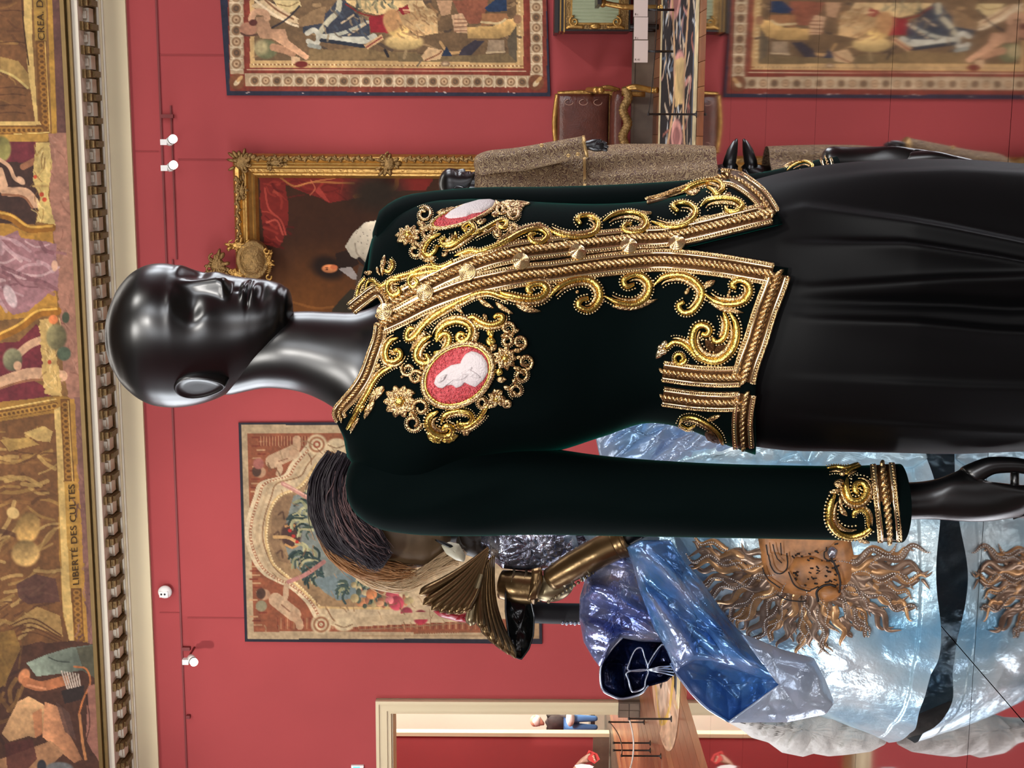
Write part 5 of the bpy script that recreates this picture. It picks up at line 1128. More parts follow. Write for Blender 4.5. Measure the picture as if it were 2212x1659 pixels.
M_NAVYF = foil('navy_foil', (8, 12, 34), (16, 24, 58), (34, 50, 100), .16, .5, 6., .4)
M_SILV = foil('silver_foil', (60, 62, 76), (140, 142, 156), (206, 208, 214), .2, .8, 9., .9)
M_UNDER = mat('white_tulle', (216, 210, 202), .6, var=(9, .08), bump=(26, .5, 4, .02))
M_SILVEDGE = mat('silver_edge', (206, 214, 228), .25, .8)
M_BRZ = mat('armour_bronze', (128, 102, 68), .3, .85, var=(9, .22), bump=(30, .06))
M_BRZ2 = mat('pale_bronze', (150, 134, 102), .33, .8, var=(9, .2))
M_GLOSSK = mat('black_leather', (10, 10, 11), .4, spec=.3)
dress = empty('foil_dress', fl(1935, 1190, .0), label='blue and aqua foil ball dress with a lion motif, left of the green jacket', category='dress')
SKR = dense([(1225, 1045, 1230, .13, YB), (1290, 992, 1275, .2, YB), (1380, 930, 1335, .3, YB), (1480, 880, 1400, .4, YB), (1600, 840, 1468, .5, YB), (1740, 812, 1530, .6, YB), (1860, 798, 1568, .66, YB), (1905, 792, 1582, .69, YB)], 150)
gs = loft(SKR, 220); n3 = gs.reshape(-1, 3)
dsp = .035 * crumple(n3, 5, 120) / .12 + .02 * (fbm(n3 * np.array((9, 9, 4)), 4, 3) - .5)
gs = (n3 + (n3 - np.array((float(P(1500, 1190, YB)[0]), YB, 0))) * np.array((1, 1, 0)) / .6 * dsp[:, None] * .5).reshape(gs.shape)
th_ = np.arange(220); gs[-8:, :, 2] += .012 * np.sin(th_ / 220 * 2 * math.pi * 9)[None] * np.linspace(0, 1, 8)[:, None] + .008
MB().grid(gs, wrap_v=True).build('skirt', M_AQUA, dress)
a_, b_ = gs.shape[:2]; fi = [(i * b_ + j, i * b_ + (j + 1) % b_, (i + 1) * b_ + (j + 1) % b_, (i + 1) * b_ + j) for i in range(a_ - 1) for j in range(b_)]
BV = BVHTree.FromPolygons([Vector(v) for v in gs.reshape(-1, 3)], fi)
def hit(px, py):
    d = Vector(P(px, py, 1.0)) - Vector((0, 0, EYE)); d.normalize()
    l, n, _, _ = BV.ray_cast(Vector((0, 0, EYE)), d)
    if l is None: p = P(px, py, YB - .3); return p, np.array((0, -1., 0))
    n = np.array(n); n = -n if n[1] > 0 else n
    return np.array(l), n
def on_dress(q, h):
    r = [hit(x, y) for x, y in q]; return np.array([p + n * h for p, n in r]), np.array([n for p, n in r])
def piece(path, Yb, bulge, name, m_, parent, cr=.02, nseed=1, rings=26, tilt=(0, 0), dens=5., cells=30, thick=.006, rib=None):
    """crumpled sheet with the given outline (pixels) about depth Yb; bulge > 0 swells to the viewer"""
    q = resample(np.concatenate([path, path[:1]]), dens)[:-1]; c = q.mean(0); s_ = np.sin(np.linspace(1, .001, rings) * math.pi / 2)
    g2 = np.array([c + (q - c) * k for k in s_]); f = g2.reshape(-1, 2)
    s2 = np.repeat(s_, len(q)); d = bulge * np.sqrt(np.clip(1 - s2 ** 2, 0, 1)) + (f[:, 0] - c[0]) * tilt[0] + (f[:, 1] - c[1]) * tilt[1]
    fa = f
    if rib is not None:
        d1 = np.array((math.cos(rib[1]), math.sin(rib[1]))); d2 = np.array((-d1[1], d1[0])); fa = np.stack([(f - c) @ d1, (f - c) @ d2 * .28], 1)
    cc = crumple(fa, nseed, cells); cc = cc / (cc.max() + 1e-6); d = d + cr * cc * sm(0, .25, 1 - s2)
    if rib is not None: d = d + rib[0] * (1 - 2 * np.abs(np.sin(((f - c) @ np.array((math.cos(rib[1]), math.sin(rib[1])))) / rib[2] / 2 + 1.6 * fbm(f / 70., nseed, 2)))) * sm(0, .2, 1 - s2)
    g = P(f[:, 0], f[:, 1], Yb - d).reshape(rings, len(q), 3)
    o = MB().grid(g, wrap_v=True).build(name, m_, parent); mod(o, 'SOLIDIFY', thickness=thick, offset=0)
    return o
def X6(*p): return np.array([(1240 + a / 3.463, 1180 + b / 3.463) for a, b in p])
def X3(*p): return np.array([(880 + a / 3.687, 1130 + b / 3.687) for a, b in p])
# white underskirt spilling out on the far side
under = MB()
piece(np.array([(1560, 1552), (1690, 1548), (1800, 1515), (1870, 1545), (1915, 1585), (1912, 1606), (1880, 1622), (1826, 1629), (1790, 1632), (1757, 1626), (1735, 1633), (1690, 1624), (1660, 1602), (1625, 1592), (1600, 1573)]), 4.92, .12, 'underskirt', M_UNDER, dress, .05, 3, cells=26, rib=(.012, .5, 9.))
piece(np.array([(1440, 900), (1560, 895), (1800, 880), (1970, 900), (2002, 990), (1970, 1010), (1760, 1012), (1560, 1000), (1450, 1000)]), 4.42, .05, 'side_panel', M_AQUA, dress, .05, 12, tilt=(.0002, 0), cells=40)
piece(np.array([(1280, 905), (1400, 900), (1540, 905), (1600, 960), (1500, 1002), (1380, 1004), (1300, 1000)]), 4.5, .06, 'side_panel', M_FLAP, dress, .07, 13, tilt=(.0005, 0), cells=30, rib=(.02, .9, 10.))
# pinwheel roll, puff, long swag, pocket and turned-back flap
piece(np.array([(1297, 1440), (1330, 1390), (1345, 1376), (1400, 1382), (1440, 1388), (1458, 1452), (1440, 1470), (1398, 1482), (1382, 1498), (1345, 1509), (1318, 1500), (1300, 1484)]), 4.62, -.09, 'rolled_end', M_NAVYF, dress, .03, 21, cells=12)
for pth in ([(1358, 1448), (1360, 1430), (1372, 1404), (1386, 1400), (1392, 1418), (1398, 1446)], [(1355, 1452), (1398, 1447), (1394, 1470), (1390, 1486), (1366, 1494), (1358, 1470)], [(1398, 1446), (1430, 1392), (1448, 1420), (1452, 1436)]):
    piece(np.array(pth, float), 4.58, -.03, 'roll_fold', M_NAVYF, dress, .008, 22, 10, dens=3, cells=5)
    MB().tube(P(*spline(np.array(pth, float), 5, True).T, np.full(len(pth) * 5, 4.572)), .0028, 5, closed=True).build('silver_edge', M_SILVEDGE, dress)
for k in range(4): MB().tube(P(*np.array([(1398, 1447), (1425, 1440 + k * 4), (1456, 1438 + k * 7)], float).T, np.full(3, 4.57)), .0025, 5).build('silver_edge', M_SILVEDGE, dress)
MB().tube(P(*spline(np.array([(1345, 1376), (1318, 1406), (1298, 1440), (1300, 1486), (1320, 1502), (1346, 1509), (1384, 1498), (1400, 1480)], float), 6).T, np.full(43, 4.60)), .004, 6).build('silver_edge', M_SILVEDGE, dress)
piece(np.array([(1310, 1195), (1268, 1245), (1254, 1290), (1253, 1335), (1262, 1385), (1282, 1420), (1297, 1440), (1318, 1404), (1342, 1376), (1385, 1384), (1440, 1386), (1428, 1330), (1404, 1270), (1380, 1215), (1350, 1190)]), 4.62, .12, 'puff', M_LILAC, dress, .05, 31, cells=24, rib=(.03, 1.9, 13.))
piece(X6((720, 880), (1000, 800), (1250, 920), (1560, 1010), (1500, 1090), (1340, 1200), (1160, 1312), (1000, 1215), (880, 1100), (770, 960)), 4.46, -.10, 'pocket', M_BLUE, dress, .03, 33, cells=14)
piece(X6((400, 10), (500, -40), (720, -40), (830, 120), (950, 260), (1060, 420), (1180, 580), (1300, 700), (1490, 880), (1560, 1000), (1420, 985), (1240, 920), (1030, 850), (900, 845), (800, 900), (765, 940), (700, 780), (600, 600), (500, 340), (440, 130)), 4.46, .10, 'swag', M_BLUE, dress, .05, 32, cells=40, tilt=(.0001, 0), rib=(.032, 2.38, 11.))
piece(X6((1250, 660), (1340, 690), (1560, 780), (1790, 840), (1870, 990), (1940, 1170), (1880, 1250), (1600, 1310), (1160, 1312), (1340, 1200), (1500, 1080), (1570, 1010), (1500, 880), (1380, 770)), 4.36, .05, 'turned_flap', M_FLAP, dress, .02, 34, cells=14)
MB().tube(P(*spline(X6((770, 960), (880, 1100), (1000, 1215), (1160, 1312)), 6).T, np.full(19, 4.47)), .004, 6).build('silver_edge', M_SILVEDGE, dress)
# lion: face plate and wavy locks
M_LION = mat('tan_leather', (180, 120, 66), .42, var=(22, .55)); M_LOCK = mat('brown_lame', (146, 120, 100), .3, .5, var=(40, .35)); M_LOCK2 = mat('copper_lame', (194, 148, 102), .3, .5, var=(40, .3)); M_INKL = mat('black_paint', (26, 18, 14), .5); M_SILB = mat('silver_beads', (224, 218, 208), .2, .85)
def X5(*p): return np.array([(1440 + a / 2.865, 1140 + b / 2.865) for a, b in p])
lion = empty('lion_applique', dress.location, label='tan lion head with a wavy brown and silver mane sewn to the blue dress', category='applique')
def plate(path, h, name, m_, parent, hb=.004):
    q = resample(np.concatenate([path, path[:1]]), 4.)[:-1]; c = q.mean(0); rows = []
    for s_, k in ((1., 0.), (.96, .7), (.8, .9), (.55, 1.), (.25, 1.05), (.002, 1.05)):
        p, n = on_dress(c + (q - c) * s_, hb + h * k); rows.append(p)
    return MB().grid(np.array(rows), wrap_v=True).build(name, m_, parent)
plate(X5((560, 0), (800, -10), (1130, 20), (1165, 200), (1160, 310), (1095, 380), (1060, 450), (980, 460), (900, 420), (800, 410), (690, 390), (620, 320), (590, 220)), .02, 'face', M_LION, lion)
plate(X5((760, 250), (800, 180), (900, 170), (1030, 200), (1090, 280), (1080, 360), (960, 380), (830, 350)), .032, 'muzzle', M_LION, lion)
plate(X5((960, 420), (950, 370), (1000, 345), (1060, 360), (1085, 400), (1040, 440), (985, 450)), .036, 'nose', M_LION, lion)
plate(X5((1000, 130), (1040, 115), (1075, 140), (1060, 185), (1020, 190)), .028, 'eye', M_SILV, lion)
q_ = np.random.default_rng(4)
for pth, w_ in (([(640, 90), (660, 200), (700, 270), (760, 240), (760, 140)], 5), ([(680, 90), (700, 180), (730, 220)], 4), ([(720, 80), (725, 150)], 4), ([(770, 260), (810, 340), (900, 370), (960, 350)], 5), ([(960, 440), (950, 380), (1000, 340), (1050, 350)], 9), ([(990, 430), (985, 390), (1020, 370)], 6), ([(1040, 180), (1080, 260), (1095, 330), (1070, 390)], 7), ([(700, 390), (760, 420), (880, 430)], 5), ([(1000, 120), (995, 170), (1030, 200)], 5), ([(610, 230), (650, 300), (720, 350)], 5)):
    MB().tube(on_dress(resample(spline(X5(*pth), 6), 4), .036)[0], w_ / 2.865 * KB * .8, 5).build('ink_line', M_INKL, lion)
r = MB()
for k in range(46):
    c = X5((q_.uniform(790, 1080), q_.uniform(110, 340)))[0]; d = np.array((q_.uniform(3, 8), q_.uniform(-3, 6))); r.tube(on_dress(np.array([c, c + d]), .037)[0], .0028, 4)
r.build('ink_marks', M_INKL, lion, kind='stuff')
def lock(p0, ang, ln, w, seed, m_):
    """tapering wavy strand starting at pixel p0"""
    t = np.linspace(0, 1, 26); d = np.array((math.cos(ang), math.sin(ang))); nn = np.array((-d[1], d[0])); ph = np.random.default_rng(seed).uniform(0, 6.28)
    q = np.array(p0) + d * (ln * t)[:, None] + nn * (ln * .085 * np.sin(t * (7 + ln / 30.) + ph) * (.35 + t))[:, None]
    return q, w * (1 - t) ** .6 * (.55 + .45 * np.minimum(1, t * 6)) + .4
ctr = X5((870, 250))[0]; k = 0
for ring, (r0, n_, l0, l1, w_) in enumerate(((60, 30, 85, 135, 9.), (96, 30, 75, 120, 8.), (40, 18, 70, 110, 8.5), (125, 22, 45, 80, 7.))):
    for i in range(n_):
        a = -.25 + (math.pi + .5) * (i + .5 * (ring % 2)) / (n_ - 1) + q_.normal(0, .04)
        p0 = ctr + np.array((math.cos(a) * r0 * 1.45, math.sin(a) * r0 * .92)); ln = q_.uniform(l0, l1) * (1.15 if abs(math.cos(a)) > .7 else .9)
        if (p0[1] < 1160): p0[1] = 1160 + q_.uniform(0, 8)
        q, wd = lock(p0, a + q_.normal(0, .12), ln, w_, 100 + k, None); k += 1
        p, n = on_dress(q, .006 + .003 * (ring % 3)); t_ = np.gradient(p, axis=0); t_ /= np.linalg.norm(t_, axis=1, keepdims=True) + 1e-9; sd = np.cross(n, t_)
        rows = [p + sd * (wd * KB * s_)[:, None] + n * (h_ * KB * wd)[:, None] for s_, h_ in ((-1.15, 0), (-.7, .4), (0, .5), (.7, .4), (1.15, 0))]
        o = MB().grid(np.array(rows)).build('mane_lock', M_LOCK2 if (i + ring) % 3 == 0 else M_LOCK, lion)
        if i % 3 == 0:
            r = MB()
            for b in resample(p + n * (wd * KB * .85)[:, None], .0075)[:34]: r.blob(b, (.003,) * 3, 6, 4)
            r.build('silver_bead_row', M_SILB, o, kind='stuff')

# --- the mannequin inside the dress: head, neck, armour
fig = empty('armoured_mannequin', fl(1935, 1150, .0), label='mannequin with a bronze-toned face and black neck above the blue dress', category='mannequin')
M_FACE = mat('bronze_face', (96, 76, 52), .42, .25, var=(20, .2))
Yf = 4.9
th = np.linspace(0, 2 * math.pi, 40, endpoint=False)
fc = MB(); fr_ = dense([(745, 1120, 1150, .02, Yf), (765, 1075, 1190, .08, Yf), (800, 1050, 1215, .105, Yf - .01), (850, 1045, 1226, .11, Yf - .02), (900, 1055, 1226, .1, Yf - .03), (940, 1085, 1212, .08, Yf - .04), (965, 1120, 1185, .05, Yf - .045), (975, 1140, 1165, .015, Yf - .045)], 50)
fc.grid(loft(fr_, 44), wrap_v=True); fc.grid(loft(dense([(930, 1110, 1170, .06, Yf), (1000, 1108, 1168, .06, Yf), (1070, 1090, 1190, .075, Yf)], 12), 30), wrap_v=True)
fc.build('head', M_FACE, fig)
MB().grid(loft(dense([(968, 1104, 1174, .067, Yf), (1010, 1102, 1172, .067, Yf), (1058, 1094, 1180, .07, Yf)], 10), 30), wrap_v=True).build('choker', M_GLOSSK, fig)
piece(np.array([(955, 1178), (970, 1172), (990, 1176), (1004, 1200), (1002, 1212), (985, 1208), (965, 1195)], float), 4.78, .02, 'collar_leaf', mat('ivory_leather', (204, 196, 170), .5), fig, .003, 4, 10, dens=4, cells=5)
piece(np.array([(985, 1146), (1060, 1146), (1062, 1196), (1035, 1206), (1004, 1196), (988, 1178)], float), 4.86, .03, 'collar', mat('dark_brown_leather', (42, 32, 22), .5), fig, .006, 14, 12, dens=4, cells=5)
piece(np.array([(940, 1166), (960, 1172), (978, 1180), (972, 1182), (950, 1172)], float), 4.76, .01, 'cheek_piece', M_GLOSSK, fig, .0, 4, 8, dens=3, cells=5)
MB().grid(loft(dense([(1040, 1060, 1200, .09, 4.9), (1090, 1040, 1225, .13, 4.9), (1160, 1035, 1232, .15, 4.9), (1240, 1040, 1228, .14, 4.92), (1290, 1010, 1250, .16, 4.94)], 30), 60, fn=lambda v, y, s_: .02 * (vnoise(np.stack([np.full_like(y, v / 14.), y / 14.], 1), 3) - .5) * 2), wrap_v=True).build('bodice', M_SILV, dress)
piece(np.array([(1058, 1152), (1110, 1150), (1240, 1152), (1250, 1185), (1190, 1222), (1145, 1232), (1085, 1226), (1062, 1205)], float), 4.72, .05, 'scarf', M_SILV, dress, .05, 45, 22, dens=4, cells=30)
# fur wig: strands
def fur(name, path, rad, n, m_, parent, seed, wave=3., rs=1.1, tip=1., dY=0.):
    q = np.random.default_rng(seed); c = spline(np.array(path, float), 8); rr = np.interp(np.linspace(0, 1, len(c)), np.linspace(0, 1, len(rad)), rad); r = MB()
    t = np.gradient(c, axis=0); t /= np.linalg.norm(t, axis=1, keepdims=True); nn = np.stack([-t[:, 1], t[:, 0]], 1)
    for k in range(n):
        a = q.uniform(0, 2 * math.pi); d = math.sqrt(q.uniform(.15, 1)); i0 = int(q.uniform(0, .55) * len(c)); i1 = min(len(c) - 1, i0 + int(q.uniform(.3, .6) * len(c)))
        idx = np.unique(np.linspace(i0, i1, 9).astype(int)); s_ = np.linspace(0, 1, len(idx)); off = d * math.cos(a) * rr[idx] + wave * np.sin(s_ * 5 + q.uniform(0, 6)) * s_ + q.normal(0, wave) * s_ ** 2
        p = c[idx] + nn[idx] * off[:, None]; Yd = Yf - .06 + dY - d * math.sin(a) * rr[idx] * KB - .02 * s_
        r.tube(P(p[:, 0], p[:, 1], Yd), np.interp(s_, [0, .6, 1], [1, 1, .2 * tip]) * rs * KB, 4, caps=False)
    return r.build(name, m_, parent, kind='stuff')
M_FURD = mat('dark_plum_hair', (50, 40, 46), .55, var=(60, .3)); M_FURG = mat('ginger_hair', (186, 132, 80), .55, var=(60, .25)); M_FURB = mat('blond_hair', (222, 190, 146), .5, var=(60, .2)); M_FURP = mat('mauve_hair', (140, 108, 104), .55, var=(60, .25))
wig = empty('fur_wig', P(760, 1120, Yf), label='plum and ginger fur wig on the mannequin behind the green shoulder', category='wig')
MB().grid(loft(dense([(688, 1060, 1120, .04, Yf - .05), (705, 1020, 1150, .09, Yf - .05), (740, 1005, 1170, .11, Yf - .05), (775, 1010, 1185, .11, Yf - .04), (800, 1030, 1195, .1, Yf - .02), (815, 1060, 1180, .06, Yf)], 30), 40), wrap_v=True).build('base', mat('plum_cap', (34, 27, 31), .8), wig)
fur('dark_strands', [(735, 985), (712, 1040), (715, 1100), (745, 1155), (800, 1195), (830, 1205)], [30, 42, 48, 50, 36, 14], 1500, M_FURD, wig, 1, 5., 1.3)
fur('dark_strands', [(760, 985), (738, 1040), (742, 1095), (772, 1150), (815, 1200), (835, 1215)], [34, 40, 44, 44, 30, 14], 1300, M_FURD, wig, 9, 6., 1.3, 1., -.085)
fur('mauve_strands', [(745, 1020), (740, 1070), (755, 1120), (790, 1170), (835, 1205)], [30, 36, 40, 36, 14], 260, M_FURP, wig, 10, 7., 1.1, 1., -.1)
fur('mauve_strands', [(700, 1120), (720, 1165), (755, 1195), (800, 1210), (850, 1200)], [18, 22, 20, 18, 8], 120, M_FURP, wig, 2, 3.)
fur('ginger_strands', [(690, 1150), (730, 1195), (790, 1225), (850, 1236), (900, 1240)], [10, 22, 28, 24, 14], 520, M_FURG, wig, 3, 5.)
fur('ginger_strands', [(705, 972), (722, 990), (745, 1005), (765, 1016)], [6, 12, 10, 3], 60, M_FURG, wig, 6, 1.5)
fur('blond_strands', [(740, 1215), (800, 1250), (870, 1262), (930, 1232), (985, 1205), (1000, 1210)], [8, 18, 18, 13, 16, 14], 380, M_FURB, wig, 4, 5., .9)
# bronze wings on the shoulder
wing = empty('bronze_wing_pauldron', P(1060, 1240, 4.7), label='ribbed bronze wings forming the shoulder armour of the blue dress', category='armour')
def feather(a, b, w, bend, Ya, Yb_, m_, name='feather'):
    t = np.linspace(0, 1, 20); a = np.array(a, float); b = np.array(b, float); d = b - a; nn = np.array((-d[1], d[0])) / np.linalg.norm(d)
    mid = a + d * t[:, None] + nn * (bend * np.sin(math.pi * t))[:, None]; wd = w * (.35 + .65 * t) * np.sqrt(np.clip(1 - np.clip((t - .86) / .14, 0, 1) ** 2, 0.02, 1)); Y = Ya + (Yb_ - Ya) * t
    rows = [P(mid[:, 0] + nn[0] * wd * s_, mid[:, 1] + nn[1] * wd * s_, Y - h_ * KB * wd) for s_, h_ in ((-1, 0), (-.6, .6), (0, .9), (.6, .6), (1, 0), (0, -.5))]
    return MB().grid(np.array(rows), wrap_u=True).build(name, m_, wing)
for k, (tip, base) in enumerate((((906, 1284), (1056, 1184)), ((914, 1307), (1055, 1190)), ((932, 1318), (1054, 1196)), ((950, 1323), (1052, 1202)), ((967, 1326), (1050, 1209)), ((984, 1326), (1047, 1217)), ((1001, 1322), (1043, 1226)))):
    feather(base, tip, 13.5, -7, 4.70 - .012 * k, 4.64 - .012 * k, M_BRZ)
feather((1040, 1240), (1016, 1352), 14, 4, 4.60, 4.60, M_BRZ2)
for k, (tip, base, w_) in enumerate((((1040, 1358), (1046, 1228), 9), ((1052, 1376), (1050, 1220), 9.5), ((1068, 1392), (1054, 1214), 10), ((1084, 1404), (1058, 1208), 10), ((1099, 1414), (1062, 1204), 10), ((1113, 1422), (1066, 1200), 9))):
    feather(base, tip, w_ * 1.35, 6 + 3 * k, 4.64 + .01 * k, 4.56 + .012 * k, M_BRZ)
piece(np.array([(1092, 1276), (1120, 1282), (1146, 1294), (1154, 1330), (1152, 1372), (1142, 1402), (1126, 1424), (1110, 1418), (1098, 1372), (1092, 1320)], float), 4.66, -.05, 'inner_shell', mat('black_horn', (16, 19, 19), .2), wing, .012, 8, 16, dens=4, cells=8)
piece(np.array([(936, 1318), (990, 1330), (1036, 1316), (1044, 1346), (1020, 1345), (985, 1340), (950, 1330)], float), 4.74, .03, 'red_silk', mat('red_silk', (164, 34, 46), .35), wing, .015, 9, 12, dens=4, cells=8)
# bronze arm
arm = empty('bronze_arm_armour', P(1200, 1250, 4.66), label='bent bronze armour arm with elbow guard and black glove', category='armour')
def ptube(name, pts, rad, Ys, m_, par, n=20):
    p = spline(np.array(pts, float), 6); Y = np.interp(np.linspace(0, 1, len(p)), np.linspace(0, 1, len(Ys)), Ys); R_ = np.interp(np.linspace(0, 1, len(p)), np.linspace(0, 1, len(rad)), rad)
    return MB().tube(P(p[:, 0], p[:, 1], Y), R_ * KB, n).build(name, m_, par)
ptube('upper_plate', [(1084, 1262), (1120, 1268), (1158, 1272)], [30, 34, 32], [4.72, 4.70, 4.68], M_BRZ, arm)
for k, x in enumerate((1102, 1128)): ptube('plate_band', [(x, 1262 + 3 * k), (x + 5, 1263 + 3 * k)], [35.5, 35.5], [4.712 - .01 * k] * 2, M_BRZ2, arm)
r = MB(); r.blob(P(1195, 1268, 4.65), np.array([P(1240, 1262, 4.65) - P(1195, 1268, 4.65), P(1195, 1300, 4.65) - P(1195, 1268, 4.65), np.array((0, .05, 0))]), 24, 14); r.build('elbow_guard', M_BRZ2, arm)
piece(np.array([(1150, 1230), (1168, 1226), (1172, 1252), (1160, 1292), (1140, 1296), (1150, 1262)], float), 4.6, .02, 'elbow_flange', M_BRZ, arm, .004, 3, 10, dens=4, cells=4)
ptube('forearm_plate', [(1190, 1252), (1240, 1222), (1300, 1190), (1340, 1172)], [24, 29, 31, 30], [4.62, 4.58, 4.54, 4.52], M_BRZ, arm)
for k, (x, y, r_) in enumerate(((1205, 1243, 28), (1222, 1233, 30), (1240, 1223, 31), (1258, 1213, 32))): ptube('plate_band', [(x, y), (x + 4, y - 2.2)], [r_, r_], [4.612 - .013 * k] * 2, M_BRZ2, arm)
ptube('gauntlet_rim', [(1330, 1177), (1344, 1170), (1352, 1166)], [30, 34, 37], [4.524, 4.518, 4.515], M_BRZ, arm)
r = MB()
for k in range(16): r.blob(P(1185 + k * 8, 1300 - k * 5.2, 4.58), (.006,) * 3, 6, 4)
r.build('rivets', M_BRZ2, arm, kind='stuff')
hand('glove', [[(1345, 1168, 0, .03), (1358, 1160, 0, .028), (1375, 1150, 0, .03), (1392, 1142, 0, .026)], (3, [(1412, 1128, -.02, .011), (1430, 1118, -.02, .009)]), (3, [(1414, 1138, -.01, .011), (1434, 1130, -.01, .009)]), (3, [(1412, 1148, 0, .011), (1432, 1144, 0, .009)]), (2, [(1385, 1128, -.03, .012), (1402, 1118, -.03, .010)])], 4.52, M_GLOSSK, arm)
slv = empty('black_sleeve', P(1200, 1325, 4.8), label='black sleeve with small silver studs under the bronze arm', category='sleeve')
ptube('sleeve_cloth', [(1145, 1322), (1200, 1325), (1262, 1326)], [23, 22, 22], [4.80, 4.80, 4.80], mat('black_cloth', (24, 22, 25), .6), slv)
r = MB()
for k in range(6): r.blob(P(1215 + k * 9, 1345 + (k % 2) * 1.5, 4.775), (.008, .006, .006), 8, 5)
r.build('studs', M_SILVEDGE, slv, kind='stuff')
# =================================================================== FIGURE IN BROWN BROCADE
def brocade():
    m = mat('brown_gold_brocade', (110, 78, 58), .5, .15); nt = m.node_tree; N = nt.nodes; L = nt.links
    tc = N.new('ShaderNodeTexCoord'); wv = N.new('ShaderNodeTexWave'); wv.wave_type = 'RINGS'; wv.inputs['Scale'].default_value = 17.; wv.inputs['Distortion'].default_value = 26; wv.inputs['Detail'].default_value = 1.5; wv.inputs['Detail Scale'].default_value = 1.6
    L.new(tc.outputs['Object'], wv.inputs['Vector']); cr = N.new('ShaderNodeValToRGB'); e = cr.color_ramp.elements
    e[0].position = .42; e[0].color = (*lin((108, 80, 62)), 1); e[1].position = .58; e[1].color = (*lin((176, 150, 112)), 1)
    L.new(wv.outputs['Fac'], cr.inputs['Fac']); L.new(cr.outputs['Color'], N['Principled BSDF'].inputs['Base Color'])
    bp = N.new('ShaderNodeBump'); bp.inputs['Strength'].default_value = .4; bp.inputs['Distance'].default_value = .01; L.new(wv.outputs['Fac'], bp.inputs['Height']); L.new(bp.outputs['Normal'], N['Principled BSDF'].inputs['Normal'])
    return m
M_BROC = brocade(); M_TRIM = mat('gold_trim', (206, 170, 112), .35, .6)
YC = 8.28; KC = YC / FPX
bman = empty('mannequin', fl(1595, 385, .0), label='small black mannequin in brown brocade, far right beside the green shoulder', category='mannequin')
h2 = make_head(math.radians(72), 0, .98, P(1031, 392, YC) + np.array((0, 0, -.002)), 70, 70)
h2.grid(loft(dense([(1000, 372, 412, .05, YC), (1030, 372, 416, .052, YC), (1060, 365, 425, .06, YC)], 12), 28), wrap_v=True); h2.build('head_and_neck', M_BLACK, bman)
hand('hand', [[(1255, 316, 0, .03), (1268, 313, 0, .026), (1280, 314, 0, .036), (1292, 316, 0, .036)], (3, [(1302, 308, -.01, .012), (1312, 311, -.012, .010)]), (3, [(1304, 315, -.01, .012), (1315, 318, -.012, .010)]), (3, [(1303, 322, -.005, .012), (1313, 325, -.005, .010)]), (2, [(1290, 304, -.02, .012), (1300, 304, -.02, .010)])], YC - .2, M_BLACK, bman)
for dy in (0, 62):
    lg = MB(); lg.tube(P(*np.array([(1520, 380 + dy), (1550, 376 + dy), (1572, 366 + dy), (1585, 352 + dy)], float).T, np.full(4, YC)), np.array([.062, .055, .042, .036]), 16)
    lg.tube(P(*np.array([(1572, 364 + dy), (1577, 346 + dy), (1582, 326 + dy), (1588, 308 + dy), (1592, 300 + dy)], float).T, np.full(5, YC - .02)), np.array([.036, .038, .032, .018, .006]), 14)
    lg.tube(P(*np.array([(1578, 380 + dy), (1591, 384 + dy)], float).T, np.full(2, YC)), np.array([.018, .006]), 8)
    lg.build('boot', M_BLACK, bman)
bc = empty('brocade_coat', P(1540, 390, YC), label='brown and gold brocade coat on the small mannequin', category='coat')
MB().grid(loft(dense([(1026, 362, 428, .06, YC), (1040, 346, 460, .1, YC), (1070, 336, 480, .13, YC), (1150, 334, 478, .14, YC), (1262, 326, 484, .15, YC)], 40), 48), wrap_v=True).build('jacket', M_BROC, bc)
MB().grid(loft(dense([(1257, 325, 485, .153, YC), (1263, 324, 486, .155, YC)], 3), 48), wrap_v=True).build('hem_trim', M_TRIM, bc)
skb = lambda v, y, s_: .02 * np.sin(y / 9. + v / 120.) * np.clip(s_, 0, 1)
MB().grid(loft(dense([(1250, 330, 478, .13, YC), (1300, 316, 492, .16, YC), (1400, 311, 496, .18, YC), (1480, 313, 494, .18, YC), (1541, 316, 492, .18, YC)], 50), 60, fn=skb), wrap_v=True).build('skirt', M_BROC, bc)
p = spline(np.array([(1034, 364), (1060, 352), (1120, 345), (1190, 331), (1264, 316)], float), 6)
MB().tube(P(p[:, 0], p[:, 1], np.linspace(YC - .05, YC - .2, len(p))), np.interp(np.linspace(0, 1, len(p)), [0, .1, .5, 1], [18, 27, 26, 22]) * KC, 24).build('sleeve', M_BROC, bc)
MB().tube(P(*np.array([(1262, 316.5), (1267, 315.5)]).T, np.array([YC - .198, YC - .2])), 23.5 * KC, 24).build('cuff_trim', M_TRIM, bc)
for (x, y) in ((1228, 336), (1248, 333), (1170, 314)): 
    r = MB(); r.blob(P(x, y, YC - .27), (.012, .01, .012), 10, 6); r.build('cuff_button', M_TRIM, bc)

